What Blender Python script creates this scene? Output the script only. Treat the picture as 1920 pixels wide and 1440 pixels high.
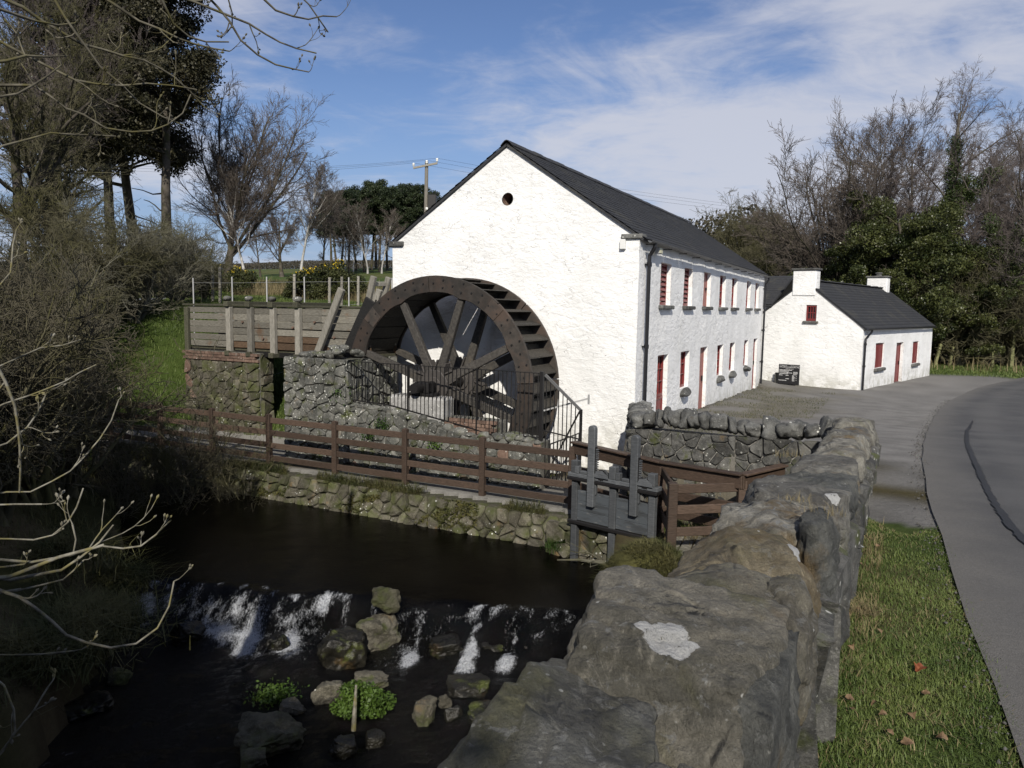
import bpy, bmesh, math, random
import numpy as np
from mathutils import Vector, Matrix, noise as mnoise

for o in list(bpy.data.objects):
    bpy.data.objects.remove(o)
SC = bpy.context.scene
COL = SC.collection
R = math.radians

# ------------------------------------------------------------------ camera
CZ = 2.8                       # the eye, metres above the mill yard (z = 0)
FPX = 1400.0                   # focal length in pixels of a 1920 wide picture
RT = np.array([0.99986542, 0.01640536, 0.0])
FW = np.array([0.00168752, -0.10285014, 0.99469543])
UP = np.array([0.01631834, -0.99456157, -0.10286398])
cam_d = bpy.data.cameras.new('camera')
cam_d.sensor_width = 36.0
cam_d.lens = 36.0 * FPX / 1920.0
cam_d.clip_start = 0.05
cam_d.clip_end = 3000.0
cam = bpy.data.objects.new('camera', cam_d)
COL.objects.link(cam)
cx = Vector((RT[0], FW[0], UP[0])); cy = -Vector((RT[1], FW[1], UP[1])); cz = -Vector((RT[2], FW[2], UP[2]))
cam.matrix_world = Matrix(((cx.x, cy.x, cz.x, 0), (cx.y, cy.y, cz.y, 0), (cx.z, cy.z, cz.z, CZ), (0, 0, 0, 1)))
SC.camera = cam

# ------------------------------------------------------------------ sky and sun
SUN_EL, SUN_BEAR = R(35), R(181)      # bearing of the sun, clockwise from +Y (behind the camera)
world = bpy.data.worlds.new('World'); SC.world = world
world.use_nodes = True
wn, wl = world.node_tree.nodes, world.node_tree.links
wn.clear()
w_out = wn.new('ShaderNodeOutputWorld'); w_bg = wn.new('ShaderNodeBackground')
w_sky = wn.new('ShaderNodeTexSky'); w_sky.sky_type = 'NISHITA'; w_sky.sun_disc = False
w_sky.sun_elevation = SUN_EL; w_sky.sun_rotation = SUN_BEAR; w_sky.altitude = 100
w_sky.air_density = 1.0; w_sky.dust_density = 0.25; w_sky.ozone_density = 4.0
w_tc = wn.new('ShaderNodeTexCoord')
w_sep = wn.new('ShaderNodeSeparateXYZ'); wl.new(w_tc.outputs['Generated'], w_sep.inputs[0])
def wmath(op, a, b=None, clamp=False):
    n = wn.new('ShaderNodeMath'); n.operation = op; n.use_clamp = clamp
    for i, v in enumerate((a, b)):
        if v is None: continue
        if isinstance(v, (int, float)): n.inputs[i].default_value = v
        else: wl.new(v, n.inputs[i])
    return n.outputs[0]
zz = wmath('ADD', wmath('MAXIMUM', w_sep.outputs[2], 0.0), 0.12)
u_ = wmath('DIVIDE', w_sep.outputs[0], zz); v_ = wmath('DIVIDE', w_sep.outputs[1], zz)
w_cmb = wn.new('ShaderNodeCombineXYZ'); wl.new(u_, w_cmb.inputs[0]); wl.new(v_, w_cmb.inputs[1])
def wnoise(scale, detail, rough, loc, rot, scl, dist=0.0):
    mp = wn.new('ShaderNodeMapping'); mp.inputs['Location'].default_value = loc
    mp.inputs['Rotation'].default_value = (0, 0, rot); mp.inputs['Scale'].default_value = scl
    wl.new(w_cmb.outputs[0], mp.inputs[0])
    t = wn.new('ShaderNodeTexNoise'); t.inputs['Scale'].default_value = scale
    t.inputs['Detail'].default_value = detail; t.inputs['Roughness'].default_value = rough
    t.inputs['Distortion'].default_value = dist
    wl.new(mp.outputs[0], t.inputs[0]); return t.outputs[0]
CLOUD_LOC = (-3.6, 4.1, 0.0)
big = wnoise(0.50, 3, 0.5, CLOUD_LOC, R(20), (1, 0.75, 1), 0.3)
mid = wnoise(1.7, 9, 0.60, (4, 2, 0), R(-30), (1.0, 1.0, 1), 0.9)
fine = wnoise(7.0, 7, 0.62, (1, 7, 0), R(-40), (0.8, 1.2, 1), 0.8)
cl = wmath('ADD', wmath('MULTIPLY', big, 2.3), wmath('ADD', wmath('MULTIPLY', mid, 0.85), wmath('MULTIPLY', fine, 0.30)))
w_mr = wn.new('ShaderNodeMapRange'); w_mr.interpolation_type = 'SMOOTHSTEP'
w_mr.inputs['From Min'].default_value = 1.50; w_mr.inputs['From Max'].default_value = 1.98
w_mr.inputs['To Max'].default_value = 0.80
wl.new(cl, w_mr.inputs[0])
w_mix = wn.new('ShaderNodeMixRGB'); w_mix.inputs[2].default_value = (6.6, 6.7, 7.4, 1)
w_hs = wn.new('ShaderNodeHueSaturation'); w_hs.inputs['Saturation'].default_value = 1.04; w_hs.inputs['Hue'].default_value = 0.510; wl.new(w_sky.outputs[0], w_hs.inputs['Color'])
w_hz = wn.new('ShaderNodeMapRange'); w_hz.interpolation_type = 'SMOOTHSTEP'          # pale blue air low in the sky, all round
w_hz.inputs['From Min'].default_value = 0.30; w_hz.inputs['From Max'].default_value = 0.0; w_hz.inputs['To Max'].default_value = 0.85
wl.new(w_sep.outputs[2], w_hz.inputs[0])
w_hm = wn.new('ShaderNodeMixRGB'); w_hm.inputs[2].default_value = (2.8, 3.8, 6.0, 1)
wl.new(w_hz.outputs[0], w_hm.inputs[0]); wl.new(w_hs.outputs[0], w_hm.inputs[1])
wl.new(w_mr.outputs[0], w_mix.inputs[0]); wl.new(w_hm.outputs[0], w_mix.inputs[1])
wl.new(w_mix.outputs[0], w_bg.inputs[0]); w_bg.inputs[1].default_value = 0.086
wl.new(w_bg.outputs[0], w_out.inputs[0])

sun_d = bpy.data.lights.new('sun', 'SUN'); sun_d.energy = 4.6; sun_d.angle = R(0.53); sun_d.color = (1.0, 0.94, 0.84)
sun = bpy.data.objects.new('sun', sun_d); COL.objects.link(sun)
SUN_DIR = Vector((math.sin(SUN_BEAR) * math.cos(SUN_EL), math.cos(SUN_BEAR) * math.cos(SUN_EL), math.sin(SUN_EL)))
sun.rotation_euler = SUN_DIR.to_track_quat('Z', 'Y').to_euler()
sun.location = SUN_DIR * 60

SC.view_settings.view_transform = 'Standard'; SC.view_settings.look = 'None'
SC.view_settings.exposure = 0.17; SC.view_settings.gamma = 1.0; SC.view_settings.use_curve_mapping = False
SC.render.engine = 'CYCLES'
SC.cycles.max_bounces = 6; SC.cycles.diffuse_bounces = 3; SC.cycles.glossy_bounces = 3; SC.cycles.transparent_max_bounces = 8

# ------------------------------------------------------------------ survey: pixels of the photograph to places
DV = np.array([0.45378, 0.89111]); DV /= np.linalg.norm(DV)     # the long direction of the mill and of the bridge parapet (a)
NV = np.array([-DV[1], DV[0]])                                   # the direction of the gable, leftwards (b)
def W(a, b, z=0.0):
    return Vector((DV[0]*a + NV[0]*b, DV[1]*a + NV[1]*b, z))
def ray(px, py):
    v = np.array([px - 960.0, py - 720.0, FPX]); return np.array([v @ RT, v @ FW, v @ UP]) / (v @ FW)
def at_a(px, py, a):
    q = ray(px, py); t = a / (q[:2] @ DV); P = q * t
    return a, P[:2] @ NV, P[2] + CZ
def at_z(px, py, z):
    q = ray(px, py); t = (z - CZ) / q[2]; P = q * t; return Vector((P[0], P[1], z))
def at_y(px, py, y):
    q = ray(px, py) * y; return Vector((q[0], q[1], q[2] + CZ))

# ------------------------------------------------------------------ object helpers
def tag(o, label, cat, group=None):
    o['label'] = label; o['category'] = cat
    if group: o['group'] = group
    return o
def thing(name, label, cat, loc=(0, 0, 0), group=None):
    o = bpy.data.objects.new(name, None); o.empty_display_size = 0.2
    COL.objects.link(o); o.location = loc
    return tag(o, label, cat, group)
def link(name, me, parent=None, kind=None, label=None, M=None):
    o = bpy.data.objects.new(name, me); COL.objects.link(o)
    if M is not None: o.matrix_basis = M
    if parent is not None:
        o.parent = parent
        o.matrix_parent_inverse = WORLD(parent).inverted()
    if kind: o['kind'] = kind
    if label: o['label'] = label
    return o
def WORLD(o):
    m = o.matrix_basis.copy()
    if o.parent is not None: m = WORLD(o.parent) @ o.matrix_parent_inverse @ m
    return m
def copy_tree(src, M, label=None, parent=None):
    """a thing, its parts and their sub-parts, moved by the world matrix M"""
    c = src.copy(); COL.objects.link(c)
    if parent is None:
        c.matrix_basis = M @ src.matrix_basis
    else:
        c.parent = parent; c.matrix_parent_inverse = src.matrix_parent_inverse
    if label: c['label'] = label
    for ch in [x for x in bpy.data.objects if x.parent == src]:
        copy_tree(ch, M, None, c)
    return c

class MB:
    def __init__(s): s.v = []; s.f = []; s.mi = []
    def add(s, vs, fs, mi=0):
        k = len(s.v); s.v += [tuple(p) for p in vs]; s.f += [tuple(i + k for i in f) for f in fs]; s.mi += [mi] * len(fs)
    def box8(s, P, mi=0):
        s.add(P, [(0, 3, 2, 1), (4, 5, 6, 7), (0, 1, 5, 4), (1, 2, 6, 5), (2, 3, 7, 6), (3, 0, 4, 7)], mi); return s
    def frame(s, o, X, Y, Z, x, y, z, mi=0):
        o = Vector(o); X = Vector(X); Y = Vector(Y); Z = Vector(Z)
        P = [o + X*x[i] + Y*y[j] + Z*z[k] for k in (0, 1) for (i, j) in ((0, 0), (1, 0), (1, 1), (0, 1))]
        return s.box8(P, mi)
    def mbox(s, a0, a1, b0, b1, z0, z1, mi=0):       # box in the mill's directions
        return s.frame((0, 0, 0), W(1, 0), W(0, -1), (0, 0, 1), (a0, a1), (-b1, -b0), (z0, z1), mi)
    def beam(s, p0, p1, w, h, up=(0, 0, 1), mi=0, w1=None, h1=None):
        p0 = Vector(p0); p1 = Vector(p1); d = (p1 - p0).normalized(); up = Vector(up)
        sd = d.cross(up)
        if sd.length < 1e-4: sd = d.cross(Vector((1, 0, 0)))
        sd.normalize(); u = sd.cross(d).normalized(); w1 = w if w1 is None else w1; h1 = h if h1 is None else h1
        q = [p0 - sd*w/2 - u*h/2, p0 + sd*w/2 - u*h/2, p0 + sd*w/2 + u*h/2, p0 - sd*w/2 + u*h/2,
             p1 - sd*w1/2 - u*h1/2, p1 + sd*w1/2 - u*h1/2, p1 + sd*w1/2 + u*h1/2, p1 - sd*w1/2 + u*h1/2]
        s.add(q, [(0, 1, 2, 3), (4, 7, 6, 5), (0, 4, 5, 1), (1, 5, 6, 2), (2, 6, 7, 3), (3, 7, 4, 0)], mi); return s
    def tube(s, pts, rad, n=8, mi=0):
        pts = [Vector(p) for p in pts]; m = len(pts)
        if isinstance(rad, (int, float)): rad = [rad] * m
        vs = []; fs = []; ref = None
        for i in range(m):
            t = (pts[min(i+1, m-1)] - pts[max(i-1, 0)]).normalized()
            if ref is None: ref = Vector((0, 0, 1)) if abs(t.z) < 0.9 else Vector((1, 0, 0))
            u = t.cross(ref).normalized(); w = u.cross(t).normalized(); ref = w
            for k in range(n):
                an = 2*math.pi*k/n; vs.append(pts[i] + (u*math.cos(an) + w*math.sin(an))*rad[i])
        for i in range(m-1):
            for k in range(n):
                k2 = (k+1) % n; fs.append((i*n+k, i*n+k2, (i+1)*n+k2, (i+1)*n+k))
        fs.append(tuple(range(n-1, -1, -1))); fs.append(tuple((m-1)*n + k for k in range(n)))
        s.add(vs, fs, mi); return s
    def prism(s, poly, ext, mi=0):
        poly = [Vector(p) for p in poly]; e = Vector(ext); n = len(poly)
        s.add(poly + [p + e for p in poly], [tuple(range(n-1, -1, -1)), tuple(range(n, 2*n))] +
              [(i, (i+1) % n, n + (i+1) % n, n + i) for i in range(n)], mi); return s
    def mesh(s, name, mats, smooth=False):
        me = bpy.data.meshes.new(name); me.from_pydata(s.v, [], s.f)
        for m in (mats if isinstance(mats, (list, tuple)) else [mats]): me.materials.append(m)
        if any(s.mi): me.polygons.foreach_set('material_index', s.mi)
        bm = bmesh.new(); bm.from_mesh(me); bmesh.ops.recalc_face_normals(bm, faces=bm.faces); bm.to_mesh(me); bm.free()
        if smooth: me.polygons.foreach_set('use_smooth', [True] * len(me.polygons))
        me.update(); return me
    def build(s, name, mats, parent=None, kind=None, label=None, smooth=False, bevel=0.0, M=None):
        o = link(name, s.mesh(name, mats, smooth), parent, kind, label, M)
        if bevel:
            b = o.modifiers.new('bevel', 'BEVEL'); b.width = bevel; b.segments = 1; b.limit_method = 'ANGLE'; b.angle_limit = R(40)
        return o

def np_mesh(name, V, F, mat, smooth=False, cols=None):
    """V (n,3), F (m,k) with k constant"""
    V = np.asarray(V, dtype=np.float32); F = np.asarray(F, dtype=np.int32); k = F.shape[1]
    me = bpy.data.meshes.new(name)
    me.vertices.add(len(V)); me.vertices.foreach_set('co', V.ravel())
    me.loops.add(F.size); me.loops.foreach_set('vertex_index', F.ravel())
    me.polygons.add(len(F)); me.polygons.foreach_set('loop_start', np.arange(0, F.size, k, dtype=np.int32))
    me.polygons.foreach_set('loop_total', np.full(len(F), k, dtype=np.int32))
    if smooth: me.polygons.foreach_set('use_smooth', np.ones(len(F), dtype=bool))
    me.update(calc_edges=True)
    for m in (mat if isinstance(mat, (list, tuple)) else [mat]): me.materials.append(m)
    if cols is not None:
        for nm, c in cols.items():
            c = np.asarray(c, dtype=np.float32)
            if c.ndim == 1:
                at = me.attributes.new(nm, 'FLOAT', 'POINT'); at.data.foreach_set('value', c)
            else:
                at = me.attributes.new(nm, 'FLOAT_COLOR', 'POINT')
                at.data.foreach_set('color', np.concatenate([c, np.ones((len(c), 1), np.float32)], 1).ravel())
    return me

# ------------------------------------------------------------------ materials
class NT:
    def __init__(s, name):
        s.m = bpy.data.materials.new(name); s.m.use_nodes = True
        s.n, s.l = s.m.node_tree.nodes, s.m.node_tree.links
        s.b = s.n['Principled BSDF']
        g = s.n.new('ShaderNodeNewGeometry'); s.pos = g.outputs['Position']; s.nrm = g.outputs['Normal']
        s.rnd = s.n.new('ShaderNodeObjectInfo').outputs['Random']
    def set(s, **k):
        for a, v in k.items():
            i = s.b.inputs[a.replace('_', ' ')]
            if hasattr(v, 'is_output') or isinstance(v, bpy.types.NodeSocket): s.l.new(v, i)
            elif isinstance(v, tuple): i.default_value = v if len(v) == 4 else (*v, 1)
            else: i.default_value = v
        return s
    def math(s, op, a, b=0.0, clamp=False):
        n = s.n.new('ShaderNodeMath'); n.operation = op; n.use_clamp = clamp
        for i, v in enumerate((a, b)):
            if isinstance(v, (int, float)): n.inputs[i].default_value = v
            else: s.l.new(v, n.inputs[i])
        return n.outputs[0]
    def map(s, vec=None, scale=(1, 1, 1), rot=(0, 0, 0), loc=(0, 0, 0)):
        n = s.n.new('ShaderNodeMapping'); n.inputs['Scale'].default_value = scale; n.inputs['Rotation'].default_value = rot
        n.inputs['Location'].default_value = loc
        s.l.new(vec or s.pos, n.inputs[0]); return n.outputs[0]
    def noise(s, scale, detail=4, rough=0.55, vec=None, dist=0.0, col=False):
        n = s.n.new('ShaderNodeTexNoise'); n.inputs['Scale'].default_value = scale; n.inputs['Detail'].default_value = detail
        n.inputs['Roughness'].default_value = rough; n.inputs['Distortion'].default_value = dist
        s.l.new(vec or s.pos, n.inputs[0]); return n.outputs[1 if col else 0]
    def voro(s, scale, feature='F1', vec=None, out=0, rand=1.0):
        n = s.n.new('ShaderNodeTexVoronoi'); n.feature = feature; n.inputs['Scale'].default_value = scale
        n.inputs['Randomness'].default_value = rand
        s.l.new(vec or s.pos, n.inputs[0]); return n.outputs[out]
    def ramp(s, f, lo, hi, a=0.0, b=1.0):
        n = s.n.new('ShaderNodeMapRange'); n.interpolation_type = 'SMOOTHSTEP'
        n.inputs['From Min'].default_value = lo; n.inputs['From Max'].default_value = hi
        n.inputs['To Min'].default_value = a; n.inputs['To Max'].default_value = b
        s.l.new(f, n.inputs[0]); return n.outputs[0]
    def mix(s, f, a, b, blend='MIX'):
        n = s.n.new('ShaderNodeMixRGB'); n.blend_type = blend
        for i, v in enumerate((f, a, b)):
            if isinstance(v, (int, float)): n.inputs[i].default_value = v
            elif isinstance(v, tuple): n.inputs[i].default_value = (*v, 1) if len(v) == 3 else v
            else: s.l.new(v, n.inputs[i])
        return n.outputs[0]
    def attr(s, name, out='Fac'):
        n = s.n.new('ShaderNodeAttribute'); n.attribute_name = name; return n.outputs[out]
    def bump(s, h, strength=0.5, dist=0.02, prev=None):
        n = s.n.new('ShaderNodeBump'); n.inputs['Strength'].default_value = strength; n.inputs['Distance'].default_value = dist
        s.l.new(h, n.inputs['Height'])
        if prev is not None: s.l.new(prev, n.inputs['Normal'])
        s.l.new(n.outputs[0], s.b.inputs['Normal']); return n.outputs[0]
    def val(s, col, f, lo, hi):           # multiply a colour by a factor running lo..hi over f
        n = s.n.new('ShaderNodeMapRange'); n.inputs['To Min'].default_value = lo; n.inputs['To Max'].default_value = hi
        s.l.new(f, n.inputs[0])
        return s.mix(1.0, col, n.outputs[0], 'MULTIPLY')

def m_plain(name, col, rough=0.6, metal=0.0, var=0.25, scale=6.0, bump=0.2):
    t = NT(name); c = t.val(col if not isinstance(col, tuple) else t.mix(0.0, col, col), t.noise(scale, 5), 1 - var, 1 + var)
    c = t.val(c, t.rnd, 0.9, 1.1)
    t.set(Base_Color=c, Roughness=rough, Metallic=metal)
    if bump: t.bump(t.noise(scale * 6, 4), bump, 0.01)
    return t.m

def m_rock(name, dark, light, scale=1.0, ochre=0.25, lichen=0.35, lichen_col=(0.50, 0.50, 0.46), moss=0.0, rvar=0.35, bump=0.6):
    t = NT(name)
    c = t.mix(t.ramp(t.noise(3.2*scale, 7, 0.65, dist=0.6), 0.36, 0.66), dark, light)
    c = t.mix(t.ramp(t.noise(38*scale, 4, 0.7), 0.50, 0.72, 0, 0.55), c, tuple(min(1, x*2.0) for x in light))
    c = t.val(c, t.noise(85*scale, 2), 0.7, 1.3)
    c = t.mix(t.ramp(t.noise(1.7*scale, 5, 0.6, t.map(loc=(3, 9, 1))), 0.60, 0.74, 0, ochre*2), c, (0.20, 0.125, 0.045))
    if moss: c = t.mix(t.ramp(t.noise(2.3*scale, 5, 0.6, t.map(loc=(7, 1, 5))), 0.58 - moss*0.2, 0.70, 0, 0.85), c, (0.055, 0.065, 0.016))
    li = t.math('MULTIPLY', t.ramp(t.voro(9*scale, vec=t.map(loc=(2, 4, 4))), 0.26, 0.17), t.ramp(t.noise(2.6*scale, 4, 0.6, t.map(loc=(11, 3, 8))), 0.66 - lichen*0.3, 0.74 - lichen*0.3))
    c = t.mix(t.math('MULTIPLY', li, 0.9), c, lichen_col)
    c = t.val(c, t.rnd, 1 - rvar, 1 + rvar)
    t.set(Base_Color=c, Roughness=0.85, Specular_IOR_Level=0.3)
    h = t.math('ADD', t.noise(9*scale, 8, 0.65), t.math('MULTIPLY', t.noise(48*scale, 4, 0.7), 0.35))
    t.bump(h, bump, 0.035 / scale)
    return t.m

def m_wood(name, col, col2, grain=(3, 3, 40), rough=0.75, wear=(0.3, 0.28, 0.25), wearamt=0.15, rot=0.0):
    t = NT(name); g = t.noise(2.5, 6, 0.6, t.map(scale=grain, rot=(0, 0, rot)))
    c = t.mix(t.ramp(g, 0.35, 0.65), col, col2)
    c = t.mix(t.ramp(t.noise(2.2, 5, 0.65), 0.58, 0.75, 0, wearamt), c, wear)
    c = t.val(c, t.rnd, 0.68, 1.32); c = t.val(c, t.noise(7, 6, 0.7), 0.75, 1.25)
    t.set(Base_Color=c, Roughness=rough, Specular_IOR_Level=0.3); t.bump(g, 0.5, 0.015)
    return t.m

def m_limewash(name, sc=1.0):
    t = NT(name)
    w = t.noise(2.2, 4, 0.55, col=True)
    nv = t.n.new('ShaderNodeMixRGB'); nv.inputs[0].default_value = 0.30; t.l.new(t.map(scale=(1, 1, 1.7)), nv.inputs[1]); t.l.new(w, nv.inputs[2])
    vv = nv.outputs[0]
    joint = t.ramp(t.voro(3.4, 'DISTANCE_TO_EDGE', vv), 0.0, 0.16)
    jm = t.ramp(t.noise(0.8, 3, 0.5, t.map(loc=(5, 5, 5))), 0.35, 0.65, 0.0, 0.16)
    lump = t.noise(4.2, 8, 0.66, t.map(scale=(1, 1, 1.8)), 0.4)
    crack = t.math('MULTIPLY', t.ramp(t.voro(5.5, 'DISTANCE_TO_EDGE', t.map(vv, scale=(1, 1, 1.9))), 0.022, 0.0), t.ramp(t.noise(2.6, 5, 0.65, t.map(loc=(2, 7, 1))), 0.52, 0.62))
    h = t.math('ADD', t.math('MULTIPLY', joint, jm), t.math('MULTIPLY', lump, 1.15))
    h = t.math('ADD', h, t.math('MULTIPLY', t.noise(22, 5, 0.65, t.map(scale=(1, 1, 1.4))), 0.22))
    h = t.math('SUBTRACT', h, t.math('MULTIPLY', crack, 0.5))
    speck = t.ramp(t.noise(30, 3, 0.7), 0.70, 0.76, 0, 0.5)
    c = t.mix(t.ramp(t.noise(0.9, 5, 0.6), 0.35, 0.7), (0.80, 0.80, 0.79), (0.71, 0.71, 0.695))
    c = t.mix(t.math('MULTIPLY', speck, t.ramp(t.noise(1.7, 3), 0.5, 0.62)), c, (0.30, 0.29, 0.26))
    c = t.mix(t.math('MULTIPLY', crack, 0.7), c, (0.26, 0.25, 0.23))
    # splashed dirt along the foot of the walls
    sep = t.n.new('ShaderNodeSeparateXYZ'); t.l.new(t.pos, sep.inputs[0])
    strk = t.math('MULTIPLY', t.ramp(t.noise(1.6, 6, 0.7, t.map(scale=(2.6, 2.6, 0.22), loc=(4, 1, 6))), 0.56, 0.72), 0.16)
    c = t.mix(strk, c, (0.42, 0.43, 0.36))
    foot = t.math('MULTIPLY', t.ramp(sep.outputs[2], 0.60, -0.45), t.ramp(t.noise(3.5, 5, 0.65), 0.38, 0.62))
    c = t.mix(t.math('MULTIPLY', foot, 0.6), c, (0.33, 0.32, 0.26))
    t.set(Base_Color=c, Roughness=0.9, Specular_IOR_Level=0.2)
    t.bump(h, 0.60, 0.05 * sc)
    return t.m

M = {}
M['lime'] = m_limewash('limewash')
M['slate'] = (lambda t: (t.set(Base_Color=t.val(t.mix(t.ramp(t.noise(1.3, 6, 0.65), 0.5, 0.7), (0.030, 0.031, 0.034), (0.050, 0.049, 0.044)), t.noise(14, 3), 0.65, 1.45), Roughness=0.68, Specular_IOR_Level=0.3), t.bump(t.noise(22, 5), 0.35, 0.012), t.m)[-1])(NT('slate'))
M['stone_grey'] = m_rock('grey_stone', (0.055, 0.055, 0.052), (0.125, 0.125, 0.117), 1.3, 0.15, 0.5, bump=0.9)
M['stone_wall'] = m_rock('rubble_stone', (0.040, 0.040, 0.037), (0.100, 0.098, 0.090), 1.6, 0.2, 0.45, moss=0.15, bump=0.9)
M['stone_pier'] = m_rock('pier_stone', (0.058, 0.060, 0.054), (0.145, 0.143, 0.128), 1.6, 0.22, 0.7, moss=0.35, bump=0.9)
M['stone_bank'] = m_rock('bank_stone', (0.048, 0.043, 0.030), (0.120, 0.110, 0.085), 1.5, 0.35, 0.4, moss=1.0, bump=0.9)
M['mortar'] = m_rock('lime_mortar', (0.075, 0.072, 0.062), (0.17, 0.165, 0.145), 2.5, 0.1, 0.3, moss=0.3, bump=0.9)
M['mortar_pale'] = m_rock('pale_mortar', (0.070, 0.066, 0.058), (0.30, 0.29, 0.27), 1.1, 0.05, 0.3, moss=0.1, bump=0.9)
M['mortar_dark'] = m_rock('dark_mortar', (0.035, 0.032, 0.022), (0.080, 0.074, 0.055), 2.5, 0.1, 0.3, moss=0.9, bump=0.9)
M['brick'] = m_rock('old_brick', (0.095, 0.060, 0.045), (0.165, 0.112, 0.085), 2.0, 0.1, 0.4, rvar=0.3)
M['block'] = m_rock('bearing_block', (0.19, 0.187, 0.178), (0.31, 0.305, 0.295), 1.5, 0.05, 0.4)
M['wood_grey'] = m_wood('weathered_board', (0.105, 0.098, 0.080), (0.20, 0.188, 0.158), (5, 5, 60), wear=(0.13, 0.072, 0.036), wearamt=0.75)
M['wood_rust'] = m_wood('rust_stained_board', (0.050, 0.032, 0.020), (0.105, 0.068, 0.042), (5, 5, 60), wear=(0.19, 0.17, 0.13), wearamt=0.5)
M['wood_post'] = m_wood('weathered_post', (0.15, 0.142, 0.12), (0.24, 0.226, 0.195), (30, 30, 3), wear=(0.15, 0.12, 0.07), wearamt=0.4)
M['wood_moss'] = m_wood('mossy_rail', (0.035, 0.035, 0.023), (0.075, 0.072, 0.048), (8, 8, 40), wear=(0.03, 0.04, 0.012), wearamt=0.7)
M['wood_black'] = m_wood('tarred_board', (0.008, 0.008, 0.008), (0.016, 0.015, 0.014), (8, 8, 20), 0.6, wear=(0.3, 0.3, 0.3), wearamt=0.0)
M['fence'] = m_wood('brown_stained_wood', (0.048, 0.033, 0.024), (0.074, 0.050, 0.037), (6, 6, 40), 0.62, wear=(0.12, 0.078, 0.052), wearamt=0.35)
M['sluice'] = m_wood('grey_painted_wood', (0.062, 0.067, 0.072), (0.085, 0.090, 0.096), (4, 4, 30), 0.55, wear=(0.19, 0.195, 0.20), wearamt=0.5)
M['sluice_board'] = (lambda t: (t.set(Base_Color=t.mix(t.ramp(t.noise(2.0, 6, 0.6, t.map(scale=(1, 1, 5))), 0.48, 0.62), t.mix(t.ramp(t.noise(5, 5, 0.6, t.map(scale=(1, 1, 6), loc=(4, 0, 2))), 0.60, 0.68), (0.062, 0.070, 0.078), (0.16, 0.16, 0.155)), (0.042, 0.046, 0.050)), Roughness=0.6), t.bump(t.noise(16, 5, vec=t.map(scale=(1, 1, 5))), 0.3, 0.01), t.m)[-1])(NT('sluice_board'))
M['iron_black'] = m_plain('black_iron', (0.016, 0.015, 0.015), 0.5, 0.3, 0.3, 8, 0.15)
M['rim_iron'] = (lambda t: (t.set(Base_Color=t.val(t.mix(t.ramp(t.noise(2.1, 7, 0.66), 0.40, 0.66), t.mix(t.ramp(t.noise(6, 5), 0.4, 0.7), (0.026, 0.023, 0.020), (0.045, 0.038, 0.032)), (0.055, 0.038, 0.029)), t.rnd, 0.62, 1.35), Roughness=0.78, Specular_IOR_Level=0.35), t.bump(t.noise(30, 5), 0.4, 0.012), t.m)[-1])(NT('rusty_rim'))
M['spoke'] = m_wood('dark_wheel_timber', (0.034, 0.031, 0.028), (0.060, 0.055, 0.048), (8, 8, 8), 0.75, wear=(0.12, 0.10, 0.07), wearamt=0.4)
M['hub_iron'] = m_plain('hub_iron', (0.065, 0.058, 0.053), 0.7, 0.2, 0.35, 7, 0.3)
M['float'] = m_wood('wet_float_board', (0.024, 0.021, 0.017), (0.050, 0.044, 0.035), (6, 6, 30), 0.7, wear=(0.09, 0.075, 0.05), wearamt=0.4)
M['red'] = m_plain('red_paint', (0.155, 0.020, 0.019), 0.45, 0, 0.12, 3, 0.1)
M['red_pale'] = m_plain('faded_red_paint', (0.25, 0.10, 0.085), 0.6, 0, 0.12, 3, 0.1)
M['pane'] = m_plain('dark_glass', (0.012, 0.014, 0.016), 0.06, 0, 0.2, 2, 0.0)
M['black_paint'] = m_plain('black_gloss_paint', (0.010, 0.010, 0.012), 0.35, 0, 0.2, 5, 0.05)
M['grey_gutter'] = m_plain('grey_gutter_paint', (0.10, 0.10, 0.10), 0.5, 0, 0.4, 5, 0.1)
M['sign_black'] = m_plain('sign_black', (0.012, 0.012, 0.014), 0.5, 0, 0.1, 5, 0.0)
M['sign_white'] = m_plain('sign_white', (0.62, 0.62, 0.62), 0.6, 0, 0.05, 5, 0.0)
M['dark_in'] = m_plain('interior_shade', (0.012, 0.011, 0.010), 0.9, 0, 0.2, 4, 0.1)
M['galv'] = m_plain('galvanised_steel', (0.34, 0.34, 0.335), 0.5, 0.3, 0.15, 10, 0.1)
M['pole'] = m_wood('pole_timber', (0.11, 0.102, 0.088), (0.17, 0.156, 0.134), (30, 30, 2))
M['porcelain'] = m_plain('insulator_porcelain', (0.75, 0.75, 0.72), 0.3, 0, 0.05, 4, 0)
M['lamp_glass'] = m_plain('lamp_glass', (0.6, 0.58, 0.42), 0.2, 0, 0.1, 4, 0)
# ------------------------------------------------------------------ the shape of the ground
def smooth(t):
    t = np.clip(t, 0, 1); return t*t*(3 - 2*t)
PC = np.array([5.05, 10.75]); PL = np.array([2.02, 12.45]); MC = np.array([2.66, 16.04])      # yard wall: parapet end, bend, mill corner
ROADZ = ([-60, 0, 2, 7, 11.7, 21, 33, 45, 80, 300], [1.4, 1.1, 1.03, 0.92, 0.72, 0.0, -0.30, -0.45, -0.55, 0.5])
HILLZ = ([-60, 11.2, 11.9, 13.6, 15, 17.2, 19, 24, 30, 60, 110, 180, 300], [-0.77, -0.77, -0.77, -0.77, 0.25, 1.9, 2.68, 2.75, 3.05, 5.3, 9.4, 12.0, 14])
def left_bank_x(y):
    return np.interp(y, [-2, 0, 7, 9, 10.4, 14.7, 17, 19], [-4.0, -4.1, -4.7, -5.2, -5.5, -7.9, -9.8, -14])
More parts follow.
